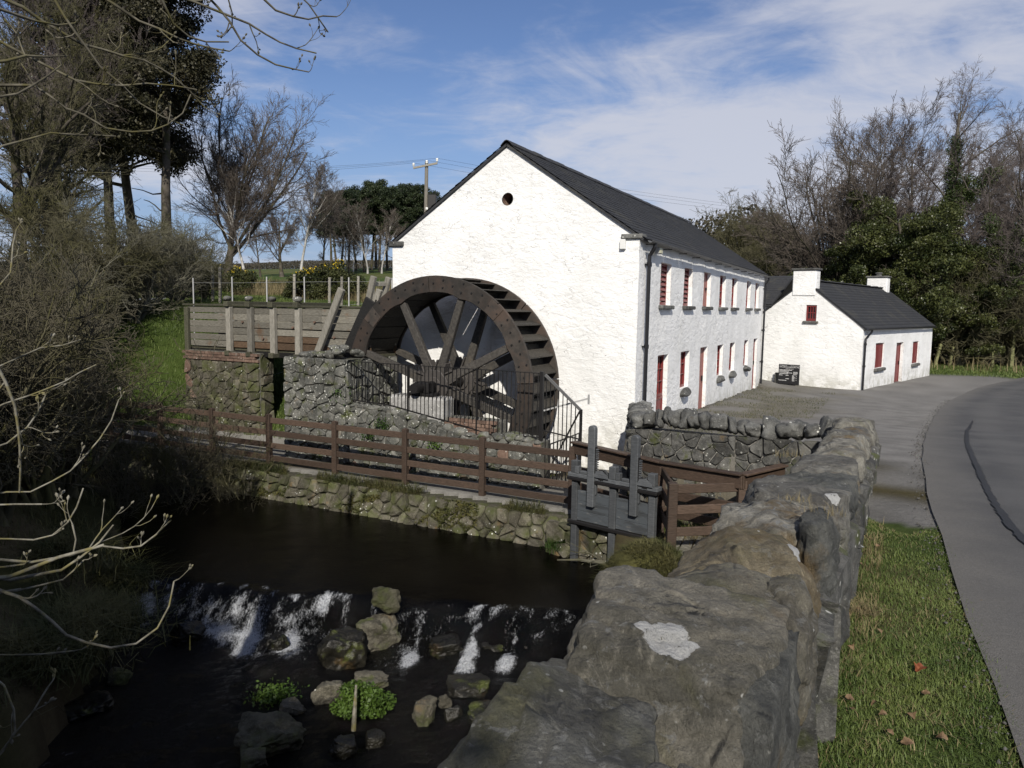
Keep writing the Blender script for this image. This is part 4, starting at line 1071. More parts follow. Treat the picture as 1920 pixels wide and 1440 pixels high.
for c0, c1 in zip(cuts, cuts[1:]):
    m = MB(); m.mbox(14.05, 14.99, c1+0.004, c0-0.004, TZ0-0.055, TZ0-0.004); m.build('floor_board', M['wood_moss'], tr)
for c in (15.33, 14.58, 13.80, 12.98):
    for a_ in (13.93, 15.11):
        m = MB(); m.beam(W(a_, c, TZ0-0.10), W(a_, c, TZ0+1.06), 0.12, 0.155, up=W(0, 1)); m.build('post', M['wood_post'], tr, bevel=0.012)
    m = MB(); m.beam(W(13.80, c, TZ0+1.135), W(15.2, c, TZ0+1.135), 0.16, 0.14); m.build('tie_beam', M['wood_moss'], tr, bevel=0.012)
    m = MB(); m.beam(W(13.80, c, TZ0-0.13), W(15.2, c, TZ0-0.13), 0.15, 0.13); m.build('bearer', M['wood_moss'], tr, bevel=0.012)
    k_ = link('top_stone', capm[int(c*10) % 4], tr, M=Matrix.Translation(W(13.9, c, TZ0+1.27)) @ Matrix.Rotation(c*7, 4, 'Z') @ Matrix.Diagonal((0.12, 0.10, 0.07, 1)))
for c in (16.92, 15.85):
    m = MB(); m.beam(W(13.94, c, 1.45), W(13.94, c, TZ0+1.03), 0.09, 0.14, up=W(0, 1)); 
    if c > 16: m.build('post', M['wood_moss'], tr, bevel=0.012)
for a_ in (14.0, 15.04):
    m = MB(); m.beam(W(a_, 17.1, TZ0+1.10), W(a_, 11.0, TZ0+1.10), 0.11, 0.055); m.build('top_rail', M['wood_moss'], tr, bevel=0.01)
for a_ in (14.1, 14.9):
    m = MB(); m.beam(W(a_, 17.0, TZ0-0.13), W(a_, 11.5, TZ0-0.13), 0.13, 0.14); m.build('bottom_beam', M['wood_black'], tr, bevel=0.01)
water_m = NT('race_water'); water_m.set(Base_Color=(0.02, 0.02, 0.012), Roughness=0.06); water_m.bump(water_m.noise(9, 4), 0.3, 0.02)
m = MB(); m.mbox(14.05, 14.99, 11.2, 16.9, TZ0+0.60, TZ0+0.62); m.build('water', water_m.m, tr)
# leaning props, the tarred penstock board and the frame of the hatch behind it
_, b0, z0 = at_a(592, 660, 13.78); _, b1, z1 = at_a(640, 541, 13.78)
m = MB(); m.beam(W(13.80, b0, z0-0.1), W(13.80, b1, z1), 0.11, 0.17, up=W(0, 1)); m.build('prop', M['wood_post'], tr, bevel=0.015)
m = MB(); p0 = at_a(650, 668, 13.86); p1 = at_a(697, 562, 13.86)
m.beam(W(13.83, p0[1], p0[2]), W(13.83, p1[1], p1[2]), 0.06, 0.30, up=W(0, 1)); m.build('penstock_board', M['wood_black'], tr, bevel=0.01)
m = MB(); m.beam(W(14.5, p0[1]-0.1, p0[2]), W(14.5, p1[1]-0.1, p1[2]), 1.2, 0.05, up=W(0, 1)); m.build('penstock_floor', M['wood_black'], tr)
for (xa, ya, xb, yb, a_) in ((690, 560, 701, 518, 14.2), (716, 560, 729, 520, 14.75), (703, 560, 712, 543, 13.95)):
    q0 = at_a(xa-6, ya+10, a_); q1 = at_a(xb, yb, a_)
    m = MB(); m.beam(W(a_, q0[1], q0[2]-0.3), W(a_, q1[1], q1[2]), 0.10, 0.14, up=W(0, 1)); m.build('hatch_post', M['wood_post'], tr, bevel=0.012)
q0 = at_a(697, 533, 14.2); q1 = at_a(724, 533, 14.75)
m = MB(); m.beam(W(14.2, q0[1], q0[2]), W(14.75, q1[1], q1[2]), 0.07, 0.10); m.build('hatch_rail', M['wood_post'], tr, bevel=0.01)
for i, (b_, z_) in enumerate(((12.5, 2.35), (11.9, 2.0), (11.6, 1.78), (13.2, 2.2), (14.2, 1.9), (14.9, 2.3))):
    m = MB(); m.tube([W(13.985, b_, z_), W(13.945, b_, z_)], 0.03, 8); m.build('bolt', M['brick'], tr)

# ------------------------------------------------------------------ iron railing along the pit wall and the stepped guard beside the wheel
rl = thing('iron_railing', 'black iron railing along the sloping top of the wheel pit wall', 'railing', W(13.1, 8.5, 0.3))
RA = 13.16
def rbot(b): return float(np.interp(b, [6.03, 7.2, 7.6, 9.6, 10.9], [0.26, 0.22, 0.30, 0.62, 0.68]))
def rtop(b): return float(np.interp(b, [6.03, 10.9], [1.52, 1.53]))
m = MB(); m.beam(W(RA, 11.0, rtop(10.9)), W(RA, 6.03, rtop(6.03)), 0.035, 0.014); m.build('top_rail', M['iron_black'], rl)
bl = [10.95, 9.6, 7.6, 7.2, 6.03]
for q0, q1 in zip(bl, bl[1:]):
    m = MB(); m.beam(W(RA, q0, rbot(q0)), W(RA, q1, rbot(q1)), 0.035, 0.022); m.build('bottom_rail', M['iron_black'], rl)
b_ = 10.93; i = 0
while b_ > 6.10:
    m = MB(); m.beam(W(RA, b_, rbot(b_)), W(RA, b_, rtop(b_)), 0.015, 0.015, up=W(0, 1)); m.build('bar', M['iron_black'], rl); b_ -= 0.098
for b_ in (10.95, 9.2, 7.5):
    m = MB(); m.beam(W(RA, b_, rbot(b_)-0.15), W(RA, b_, rtop(b_)), 0.035, 0.035, up=W(0, 1)); m.build('post', M['iron_black'], rl)
gd = thing('iron_guard', 'black iron guard with sloping top rail between the tall post and the gable', 'railing', W(13.1, 5.6, -0.7))
GA = 13.12
m = MB(); m.beam(W(GA, 6.03, -0.8), W(GA, 6.03, 1.56), 0.075, 0.075, up=W(0, 1)); m.build('tall_post', M['iron_black'], gd, bevel=0.008)
m = MB(); m.beam(W(GA, 5.96, 1.50), W(GA, 5.20, 0.86), 0.035, 0.05); m.build('sloping_rail', M['grey_gutter'], gd)
m = MB(); m.beam(W(GA, 5.20, -0.75), W(GA, 5.20, 0.88), 0.045, 0.045, up=W(0, 1)); m.build('end_post', M['iron_black'], gd)
for z_ in (0.36, -0.62):
    m = MB(); m.beam(W(GA, 6.0, z_+0.05), W(GA, 5.22, z_-0.05), 0.03, 0.022); m.build('cross_rail', M['iron_black'], gd)
for k in range(8):
    b_ = 5.93 - k*0.088; m = MB(); m.beam(W(GA, b_, -0.62), W(GA, b_, 1.50 - (5.96-b_)*0.842), 0.015, 0.015, up=W(0, 1)); m.build('bar', M['iron_black'], gd)
m = MB(); m.beam(W(GA+0.03, 5.95, -0.55), W(GA+0.03, 5.24, 0.84), 0.02, 0.03); m.build('brace', M['iron_black'], gd)
m = MB(); m.beam(W(GA, 5.98, 0.80), W(GA+0.3, 5.19, 1.06), 0.02, 0.03); m.beam(W(GA+0.3, 5.17, 0.95), W(GA+0.3, 5.17, 1.14), 0.03, 0.03, up=W(0, 1)); m.build('stay', M['galv'], gd)
# side panel of the guard running back to the gable
for k in range(12):
    a_ = 13.3 + k*0.17; m = MB(); m.beam(W(a_, 6.05, -0.75), W(a_, 6.05, 0.05), 0.015, 0.015, up=W(0, 1)); m.build('bar', M['iron_black'], gd)
m = MB(); m.beam(W(13.15, 6.05, 0.05), W(15.3, 6.05, 0.05), 0.03, 0.02); m.build('cross_rail', M['iron_black'], gd)

# ------------------------------------------------------------------ brown post and rail fence along the path
fc = thing('path_fence', 'brown post and rail fence along the gravel path above the stream', 'fence', W(12.1, 10, -0.8))
FA = 12.1
posts = [19.4, 17.6, 15.72, 13.94, 12.17, 10.31, 8.52, 6.755, 4.93]
rng = random.Random(4)
for b_ in posts:
    g = gz(*W(FA, b_).xy) if b_ < 15 else -0.78
    m = MB(); tl = rng.uniform(-.012, .012); P0_ = W(FA, b_, -1.3); P1_ = W(FA+tl, b_+tl, 0.345)
    m.beam(P0_, P1_, 0.11, 0.11, up=W(0, 1)); 
    m.add([P1_ + W(-.055, -.055), P1_ + W(-.055, .055), P1_ + W(.055, .055), P1_ + W(.055, -.055), P1_ + W(0, 0, .03)], [(0, 1, 4), (1, 2, 4), (2, 3, 4), (3, 0, 4)])
    m.build('post', M['fence'], fc, bevel=0.008)
for q0, q1 in zip(posts, posts[1:]):
    for z_ in (0.225, -0.055, -0.335, -0.61):
        m = MB(); m.beam(W(FA+0.0, q0-0.05, z_+rng.uniform(-.01, .01)), W(FA+0.0, q1+0.05, z_+rng.uniform(-.01, .01)), 0.038, 0.125); m.build('rail', M['fence'], fc, bevel=0.008)
# landing fence from the last path post round to the bridge parapet
lf = thing('landing_fence', 'brown boarded fence round the landing between sluice and parapet wall', 'fence', (2.4, 10.6, -0.7))
def postat(px, py, depth, h, base=-0.75, w=0.12, parent=lf, top=None):
    P = at_y(px, py, depth); zt = P.z if top is None else top
    m = MB(); m.beam((P.x, P.y, base-0.5), (P.x, P.y, zt), w, w, up=(DV[0], DV[1], 0)); return m.build('post', M['fence'], parent, bevel=0.008), Vector((P.x, P.y, zt))
LP = W(FA, 4.93, 0.33)
Pa = at_y(1240, 880, 11.35); Pb = at_y(1392, 905, 10.35); Pc_ = at_y(1470, 886, 11.0)
Pn = at_y(1262, 905, 10.3)
run = [LP, Pa, Pb, Pc_]
for i, P in enumerate((Pa, Pb)):
    m = MB(); m.beam((P.x+0.02, P.y+0.07, -1.2), (P.x+0.02, P.y+0.07, P.z+0.02), 0.12, 0.12); m.build('post', M['fence'], lf, bevel=0.008)
dz_list = [0, -0.37, -0.65]
for k, (q0, q1) in enumerate(zip(run, run[1:])):
    for j, dz in enumerate(dz_list):
        o_ = Vector((0, 0, dz)); h_ = 0.19 if j == 0 else 0.14
        e0, e1 = Vector(q0) + o_, Vector(q1) + o_
        if k == 2: e1 = e0.lerp(e1, 1.0 if j == 0 else 0.9)
        m = MB(); m.beam(e0, e1, 0.045, h_); m.build('rail' if j else 'top_board', M['fence'], lf, bevel=0.008)
    m = MB(); m.beam(Vector(q0) + ZUP*0.113, Vector(q1) + ZUP*0.113, 0.15, 0.035); m.build('hand_rail', M['fence'], lf, bevel=0.008)
mid = Vector(Pb).lerp(Vector(Pc_), 0.55)
m = MB(); m.beam((mid.x, mid.y+0.06, -1.0), (mid.x, mid.y+0.06, mid.z-0.08), 0.12, 0.12); m.build('post', M['fence'], lf, bevel=0.008)
# return panel towards the camera with its own post
m = MB(); m.beam((Pn.x, Pn.y, -1.4), (Pn.x, Pn.y, Pn.z), 0.13, 0.13); m.build('post', M['fence'], lf, bevel=0.008)
for j, dz in enumerate((-0.08, -0.40, -0.74)):
    m = MB(); m.beam((Pn.x, Pn.y, Pn.z+dz), (Pa.x+0.02, Pa.y, Pa.z+dz+0.05), 0.04, 0.13); m.build('rail', M['fence'], lf, bevel=0.008)
Pm = at_y(1350, 985, 9.9)
for j, dz in enumerate((-0.10, -0.40, -0.72)):
    m = MB(); m.beam((Pn.x, Pn.y+0.02, Pn.z+dz), (Pb.x+0.05, Pb.y+0.10, Pn.z+dz+0.02), 0.04, 0.13)
    m.build('rail', M['fence'], lf, bevel=0.008)
# timber deck of the landing
dk = thing('landing_deck', 'grey boarded landing deck behind the sluice gate', 'deck', (2.9, 10.4, -0.72))
for k in range(7):
    m = MB(); p0 = Vector((2.22 + k*0.16, 10.15-0.05*k, -0.655)); m.beam(p0, p0 + Vector((0.45, 1.15, 0)), 0.145, 0.035); m.build('plank', M['wood_grey'], dk, bevel=0.005)

rubble(lf, (0.62, 12.42, 0), (1.75, -1.28, 0), ZUP, [[(0, -1.75), (2.2, -1.75), (2.2, -0.74), (0, -0.80)]], 0.21, 1.5, [M['stone_bank']], 66, 0.10, 0.03, 0.008, name='footing_stone')
# ------------------------------------------------------------------ grey sluice gate
sg = thing('sluice_gate', 'grey painted timber sluice gate with two toothed racks beside the landing', 'sluice gate', (1.5, 11.5, -0.6))
S0 = at_y(1068, 972, 12.0); S1 = at_y(1228, 1014, 11.0); zb = (S0.z + S1.z)/2
S0.z = S1.z = 0; SUv = (S1 - S0).normalized(); SL = (S1-S0).length; SNv = SUv.cross(ZUP)      # outward, to the camera
SO_ = Vector((S0.x, S0.y, zb))
def sbox(u0, u1, v0, v1, n0, n1, name, mat='sluice', bevel=0.008):
    m = MB(); m.frame(SO_, SUv, ZUP, SNv, (u0, u1), (v0, v1), (n0, n1)); return m.build(name, M[mat], sg, bevel=bevel)
H_ = 0.70
# legs
for u0, u1, vb in ((0.02, 0.13, -0.75), (SL*0.47, SL*0.47+0.12, -0.75), (SL-0.14, SL-0.03, -0.6)): sbox(u0, u1, vb, H_ + 0.13, -0.10, 0.0, 'upright')
# boards of the two shutters
for u0, u1 in ((0.13, SL*0.47-0.003), (SL*0.47+0.123, SL-0.143)):
    for k in range(3): sbox(u0, u1, 0.02 + k*0.165, 0.02 + (k+1)*0.165 - 0.003, -0.075, -0.02, 'shutter_board', 'sluice_board', 0.004)
    for e in (u0+0.02, u1-0.15): pass
sbox(-0.03, SL+0.03, -0.045, 0.012, -0.11, 0.035, 'sill_beam', 'iron_black')
sbox(-0.05, SL+0.02, H_-0.02, H_+0.03, -0.12, 0.05, 'head_beam', 'iron_black')
sbox(-0.04, SL+0.02, H_+0.032, H_+0.10, -0.13, 0.03, 'head_plank')
for u0, u1, top in ((0.36, 0.49, 1.62), (SL*0.47+0.40, SL*0.47+0.53, 1.56)):
    m = MB(); n = 8; pr = [SO_ + SUv*u0 + ZUP*0.30, SO_ + SUv*u1 + ZUP*0.30] + [SO_ + SUv*((u0+u1)/2 + (u1-u0)/2*math.cos(math.pi*i/n)) + ZUP*(top - 0.055 + 0.055*math.sin(math.pi*i/n)) for i in range(n+1)]
    m.prism([p + SNv*(-0.02) for p in pr], SNv*0.09); rk = m.build('rack_post', M['sluice'], sg, bevel=0.01)
    m = MB(); m.frame(SO_, SUv, ZUP, SNv, (u1+0.001, u1+0.018), (H_+0.1, top-0.34), (0.0, 0.05)); m.build('rack_bar', M['iron_black'], rk)
    for k in range(int((top-0.36-H_-0.1)/0.035)):
        v0 = H_ + 0.11 + k*0.035; q = SO_ + SUv*(u1+0.018) + ZUP*v0
        m = MB(); m.prism([q, q + ZUP*0.024, q + ZUP*0.017 + SUv*0.032, q + ZUP*0.007 + SUv*0.032], SNv*0.05); m.build('tooth', M['sluice'], rk)
    # pinion and its brackets
    c = SO_ + SUv*(u1+0.115) + ZUP*(H_+0.14); m = MB(); pts = []
    for i in range(28):
        an = 2*math.pi*i/28; rr = 0.09 if i % 2 else 0.068; pts.append(c + SUv*(rr*math.cos(an)) + ZUP*(rr*math.sin(an)))
    m.prism(pts, SNv*0.045); m.build('pinion', M['iron_black'], sg)
    for s_ in (-0.055, 0.048):
        m = MB(); q = SO_ + SUv*(u1-0.02) + ZUP*(H_+0.10) + SNv*s_
        m.prism([q, q + SUv*0.28, q + SUv*0.26 + ZUP*0.05, q + SUv*0.16 + ZUP*0.12, q + SUv*0.06 + ZUP*0.10], SNv*0.014); m.build('pinion_bracket', M['sluice'], sg)
    sbox(u0-0.17, u0-0.04, H_+0.10, H_+0.15, -0.05, 0.02, 'guide_block')
    sbox(u0-0.02, u1+0.02, 0.50, H_-0.02, -0.03, 0.03, 'guide_plate')
for u in (0.02, SL*0.47, SL-0.15):
    sbox(u, u+0.12, H_+0.10, H_+0.30, -0.09, 0.03, 'cap_block')
for u in (0.10, SL*0.47+0.13, SL-0.22): sbox(u, u+0.07, H_+0.10, H_+0.22, -0.06, 0.035, 'stub')
# ------------------------------------------------------------------ bank wall between path and stream
bw = thing('bank_wall', 'overgrown rubble retaining wall between the gravel path and the stream', 'wall', W(11.5, 9, -1.4))
Vt = (W(0.55, 0, 0.62)).normalized()
seg = [(17.0, 14.2, -1.9, -0.80), (14.2, 4.55, -1.9, -0.80)]
m = MB()
m.box8([W(11.17, 4.5, -2.5), W(11.17, 17.2, -2.5), W(12.0, 17.2, -2.5), W(12.0, 4.5, -2.5), W(11.80, 4.5, -0.82), W(11.80, 17.2, -0.82), W(12.0, 17.2, -0.82), W(12.0, 4.5, -0.82)])
m.build('core', M['mortar_dark'], bw)
vb = 1.62/Vt.z
slopeV = (W(11.80-11.17, 0, 1.68)).normalized(); L_v = math.hypot(0.63, 1.68)
rubble(bw, W(11.155, 15.6, -2.5), W(0, -1), slopeV, [[(0, 0.75), (11.05, 0.75), (11.05, L_v-0.02), (0, L_v-0.02)]], 0.19, 1.35, [M['stone_bank']], 61, 0.05, 0.05, 0.010)

# ------------------------------------------------------------------ yard wall with upright cope stones
yw = thing('yard_wall', 'grey rubble yard wall topped with upright cope stones before the mill', 'wall', (3.5, 11.6, 0))
PCv = Vector((PC[0], PC[1], 0)); PLv = Vector((PL[0], PL[1], 0)); MCv = Vector((MC[0]-0.10, MC[1]-0.12, 0))
YU = (PCv - PLv).normalized(); YN = YU.cross(ZUP); YL = (PCv-PLv).length
ytop = lambda u: 0.80 + 0.135*u/YL + (0.05*math.sin(u*2.2))
m = MB(); m.box8([PLv + YU*u + YN*n + ZUP*z for z in (-1.3, 0.78) for (u, n) in ((0, -0.02), (YL, -0.02), (YL, -0.40), (0, -0.40))]); m.build('core', M['mortar_pale'], yw)
rubble(yw, PLv, YU, ZUP, [[(0, -0.95), (YL*0.5, -0.95), (YL*0.5, 0.83), (0, 0.79)], [(YL*0.5, -0.95), (YL+0.2, -0.95), (YL+0.2, 0.90), (YL*0.5, 0.83)]], 0.165, 1.3, [M['stone_wall']], 71, 0.05, 0.022, 0.006)
copem = [rock_mesh('cope_stone', 500+i, M['stone_grey'], 3, 0.72, 0.24, 1.7, 0.12) for i in range(7)]
rng = random.Random(77); u = -0.02; k = 0
while u < YL - 0.15:
    w_ = rng.uniform(0.14, 0.27); h_ = rng.uniform(0.115, 0.165); tl = rng.uniform(-0.35, 0.35)
    link('cope_stone', copem[k % 7], yw, M=Matrix.Translation(PLv + YU*(u+w_/2) + YN*(-0.19) + ZUP*(ytop(u)+h_*0.86)) @ Matrix.Rotation(math.atan2(YU.y, YU.x), 4, 'Z') @ Matrix.Rotation(tl, 4, 'Y') @ Matrix.Rotation(rng.uniform(-.3, .3), 4, 'Z') @ Matrix.Diagonal((w_*0.60, 0.25, h_, 1)))
    u += w_*0.93; k += 1
# return towards the mill corner
RU = (PLv - MCv).normalized(); RN = RU.cross(ZUP); RL = (PLv-MCv).length
m = MB(); m.box8([MCv + RU*u + RN*n + ZUP*z for z in (-1.3, 0.76) for (u, n) in ((0, -0.02), (RL+0.02, -0.02), (RL+0.02, -0.40), (0, -0.40))]); m.build('core', M['mortar_pale'], yw)
rubble(yw, MCv, RU, ZUP, [[(0, -0.95), (RL+0.06, -0.95), (RL+0.06, 0.78), (0, 0.55)]], 0.25, 1.3, [M['stone_wall']], 72, 0.05, 0.04, 0.012)
u = 0.6
while u < RL - 0.3:
    w_ = rng.uniform(0.20, 0.30); h_ = rng.uniform(0.12, 0.16)
    link('cope_stone', copem[k % 7], yw, M=Matrix.Translation(MCv + RU*(u+w_/2) + RN*(-0.19) + ZUP*(0.60 + 0.2*u/RL + h_*0.8)) @ Matrix.Rotation(math.atan2(RU.y, RU.x), 4, 'Z') @ Matrix.Rotation(rng.uniform(-.3, .3), 4, 'Y') @ Matrix.Diagonal((w_*0.62, 0.24, h_, 1)))
    u += w_; k += 1

# ------------------------------------------------------------------ the bridge parapet in the foreground
pp = thing('parapet_wall', 'massive grey stone bridge parapet in the foreground running to the yard', 'wall', W(5, 0.4, 1))
def ptop(a): return float(np.interp(a, [-3, 0, 1.1, 3.2, 5.7, 9.0, 11.8], [2.06, 2.03, 2.0, 1.90, 1.62, 1.45, 1.32]))
m = MB(); nn = 16
for i in range(nn):
    a0 = -6 + 17.8*i/nn; a1 = -6 + 17.8*(i+1)/nn
    m.box8([W(a, b, z) for (a, b, z) in ((a0, 0.25, -2.5), (a1, 0.25, -2.5), (a1, 0.62, -2.5), (a0, 0.62, -2.5), (a0, 0.25, ptop(a0)-0.28), (a1, 0.25, ptop(a1)-0.28), (a1, 0.60, ptop(a1)-0.28), (a0, 0.60, ptop(a0)-0.28))])
m.build('core', M['mortar'], pp)
rubble(pp, W(0.2, 0.235), W(1, -0.006), ZUP, [[(0, 0.9), (3.0, 0.85), (3.0, 1.66), (0, 1.74)], [(3.0, 0.85), (6.5, 0.8), (6.5, 1.34), (3.0, 1.66)], [(6.5, 0.8), (11.5, 0.62), (11.5, 1.06), (6.5, 1.34)]], 0.30, 1.5, [M['stone_wall']], 81, 0.05, 0.05, 0.015)
rubble(pp, W(11.6, 0.63), W(-1, 0), ZUP, [[(0, -1.6), (4.0, -1.6), (4.0, 1.15), (0, 1.02)], [(4.0, -1.6), (11.0, -1.6), (11.0, 1.74), (4.0, 1.15)]], 0.42, 1.5, [M['stone_grey']], 82, 0.05, 0.05, 0.02)

def m_hero(name, dark, light, ochre=0.0, lich=(), grain=(1, 1, 1), green=0.0, speck=0.4, rust=0.12):
    """weathered rock with white lichen patches at given places (x, y, z, radius)"""
    t = NT(name); v = t.map(scale=grain, rot=(0.3, 0.5, 0.9))
    base = t.noise(3.0, 9, 0.66, v, 1.2)
    c = t.mix(t.ramp(base, 0.34, 0.68), dark, light)
    streak = t.noise(6.5, 8, 0.7, t.map(scale=(2.6, 0.7, 1.3), rot=(0.2, 0.4, 0.55)), 1.0)
    c = t.mix(t.ramp(streak, 0.54, 0.74, 0, 0.55), c, tuple(x*1.9 for x in light))
    c = t.mix(t.ramp(t.noise(5.2, 6, 0.6, t.map(loc=(4, 4, 2))), 0.55, 0.42, 0, 0.0), c, (0.03, 0.03, 0.03))
    if green: c = t.mix(t.ramp(t.noise(2.6, 7, 0.62, t.map(loc=(1, 5, 3), scale=(1.6, 0.6, 1))), 0.60-0.25*green, 0.72, 0, 0.75), c, (0.095, 0.092, 0.042))
    if ochre: c = t.mix(t.ramp(t.noise(2.2, 7, 0.62, t.map(loc=(9, 2, 7))), 0.58-0.25*ochre, 0.70, 0, 0.8), c, (0.125, 0.085, 0.036))
    if rust: c = t.mix(t.ramp(t.noise(3.3, 6, 0.66, t.map(loc=(3, 8, 5), scale=(1.5, 0.8, 1))), 0.66, 0.74, 0, rust*5), c, (0.15, 0.062, 0.018))
    # crustose lichen: thin pale grey rosettes and small white dots
    ros = t.math('MULTIPLY', t.ramp(t.noise(15, 8, 0.72, t.map(loc=(2, 2, 2)), 0.6), 0.55, 0.63), t.ramp(t.noise(2.8, 4, 0.6, t.map(loc=(6, 1, 1))), 0.44, 0.58))
    c = t.mix(t.math('MULTIPLY', ros, 0.6*speck*2), c, (0.215, 0.218, 0.21))
    dots = t.math('MULTIPLY', t.ramp(t.voro(24, vec=t.map(loc=(5, 3, 1))), 0.17, 0.10), t.ramp(t.noise(4.5, 3, 0.5, t.map(loc=(1, 1, 9))), 0.55, 0.62))
    c = t.mix(t.math('MULTIPLY', dots, 0.8), c, (0.50, 0.50, 0.47))
    c = t.val(c, t.noise(150, 3, 0.75), 0.40, 1.68); c = t.val(c, t.noise(45, 5, 0.75), 0.55, 1.55)
    for (x, y, z, r) in lich:
        d = t.n.new('ShaderNodeVectorMath'); d.operation = 'DISTANCE'; t.l.new(t.pos, d.inputs[0]); d.inputs[1].default_value = (x, y, z)
        dd = t.math('ADD', d.outputs['Value'], t.math('MULTIPLY', t.math('SUBTRACT', t.noise(13, 6, 0.7), 0.5), r*1.7))
        mk = t.ramp(dd, r*1.04, r*0.97)
        mk = t.math('MULTIPLY', mk, t.ramp(t.noise(55, 4, 0.7), 0.30, 0.40))
        c = t.mix(mk, c, (0.47, 0.47, 0.46))
    c = t.val(c, t.noise(9, 8, 0.75, t.map(loc=(2, 9, 4))), 0.55, 1.45)
    t.set(Base_Color=c, Roughness=0.80, Specular_IOR_Level=0.3)
    fis = t.ramp(t.voro(4.2, 'DISTANCE_TO_EDGE', t.map(scale=(1.0, 0.55, 1.6), rot=(0.5, 0.2, 0.7))), 0.05, 0.0)
    fis = t.math('MULTIPLY', fis, t.ramp(t.noise(3.1, 4, 0.6, t.map(loc=(8, 8, 8))), 0.50, 0.62))
    h = t.math('ADD', t.noise(13, 10, 0.74), t.math('MULTIPLY', t.noise(7, 8, 0.7, t.map(scale=(3.2, 0.8, 1.2), rot=(0.2, 0.4, 0.55))), 0.7))
    h = t.math('ADD', h, t.math('MULTIPLY', t.noise(60, 6, 0.75), 0.30)); h = t.math('SUBTRACT', h, t.math('MULTIPLY', fis, 0.7))
    t.bump(h, 1.0, 0.045)
    return t.m
def hero(a0, a1, b0, b1, zt, h, seed, mat, box=0.80, amp=0.11, tilt=(0, 0), sub=5, label=None, yaw=0.0):
    """a coping boulder that fills the box a0..a1, b0..b1 with its top at zt"""
    bm = bmesh.new(); bmesh.ops.create_icosphere(bm, subdivisions=sub, radius=1.0)
    rng = random.Random(seed); off = Vector((rng.uniform(-50, 50), rng.uniform(-50, 50), rng.uniform(-50, 50)))
    planes = [(Vector((rng.gauss(0, 1), rng.gauss(0, 1), rng.gauss(0, 0.8))).normalized(), rng.uniform(0.84, 1.08)) for _ in range(16)]
    axis = Vector((rng.uniform(-.6, .6), rng.uniform(-.6, .6), 1)).normalized()
    sa, sb, sz = (a1-a0)/2 - 0.032, (b1-b0)/2 - 0.004, h/2; zt += rng.uniform(-0.03, 0.03)
    for v in bm.verts:
        d = v.co.normalized(); mx = max(abs(d.x), abs(d.y), abs(d.z)); p = d*(1-box) + (d/mx)*box
        for n, c in planes:
            k = p.dot(n) - c
            if k > 0: p -= n*k
        q = Vector((p.x*sa, p.y*sb, p.z*sz))
        f1 = mnoise.fractal(q*2.2 + off, 1.0, 2.0, 3); f2 = mnoise.ridged_multi_fractal(q*4.5 + off, 0.9, 2.1, 4, 1.0, 2.0) - 1.0; f3 = mnoise.fractal(q*17 + off, 0.9, 2.1, 4)
        strat = mnoise.noise(Vector((q.x*2 + q.y*7, q.y*5 - q.x*3, q.z*26)) + off)
        lv = q.dot(axis)*13 + mnoise.noise(q*2.6 + off)*1.7; fr = lv - math.floor(lv); led = min(1, fr*1.0)**3
        ck = abs(mnoise.noise(q*3.1 + off*1.7)); crack = max(0, 1 - ck/0.035)
        v.co = q + d*(f1*amp*0.22 + f2*amp*0.13 + f3*0.011 + strat*0.008 - led*0.013 - crack*0.011)
    me = bpy.data.meshes.new('coping_stone'); bm.to_mesh(me); bm.free()
    me.polygons.foreach_set('use_smooth', [True]*len(me.polygons)); me.update()
    z1 = max(v.co.z for v in me.vertices)
    c = W((a0+a1)/2, (b0+b1)/2, zt - z1)
    base = Matrix(((DV[0], NV[0], 0, c.x), (DV[1], NV[1], 0, c.y), (0, 0, 1, c.z), (0, 0, 0, 1)))
    Mx = base @ Matrix.Rotation(yaw, 4, 'Z') @ Matrix.Rotation(tilt[0], 4, 'X') @ Matrix.Rotation(tilt[1], 4, 'Y')
    o = link('coping_stone', me, pp, label=label, M=Mx); HERO.append((o, mat, Mx)); return o
HERO = []
hero(-2.6, -1.2, 0.22, 0.70, 2.06, 0.50, 301, 'H4', sub=4)
hero(-1.25, -0.35, 0.22, 0.68, 2.05, 0.48, 302, 'H7', sub=4)
hero(-0.40, 1.02, 0.20, 0.72, 1.98, 0.46, 303, 'H1', 0.70, 0.08, sub=6)
hero(0.66, 1.86, 0.34, 0.80, 2.00, 0.52, 304, 'H1', 0.70, 0.10, (0.10, 0.05), sub=6, label='dark slab with greenish streaks')
hero(0.62, 1.62, 0.16, 0.44, 1.99, 0.46, 312, 'H7', 0.70, 0.08, (-0.06, 0.0), sub=6)
hero(1.46, 2.22, 0.20, 0.80, 2.00, 0.50, 305, 'H2', 0.70, 0.10, (0.08, -0.10), sub=6, label='grey boulder with a large white lichen patch')
hero(1.52, 2.22, 0.16, 0.33, 1.955, 0.50, 306, 'H3', 0.70, 0.06, (-0.05, 0), label='smooth dark grey boulder')
hero(2.08, 2.74, 0.20, 0.74, 1.955, 0.48, 307, 'H4', 0.70, 0.10, (0.05, -0.05))
hero(2.16, 2.76, 0.16, 0.32, 1.93, 0.42, 313, 'H4', 0.70, 0.08)
hero(2.62, 3.34, 0.18, 0.74, 1.925, 0.46, 308, 'H5', 0.70, 0.10, (0.0, 0.05), label='ochre stained boulder')
hero(3.22, 3.72, 0.16, 0.34, 1.90, 0.44, 314, 'H3', 0.70, 0.07)
hero(3.20, 4.15, 0.20, 0.74, 1.89, 0.44, 309, 'H6', 0.70, 0.08, (0, 0.06), label='pale speckled boulder')
hero(4.02, 4.92, 0.15, 0.76, 1.80, 0.46, 310, 'H7', 0.70, 0.10, (0.04, 0.05), label='dark banded boulder')
hero(4.80, 5.72, 0.14, 0.77, 1.70, 0.42, 311, 'H3', 0.70, 0.11)
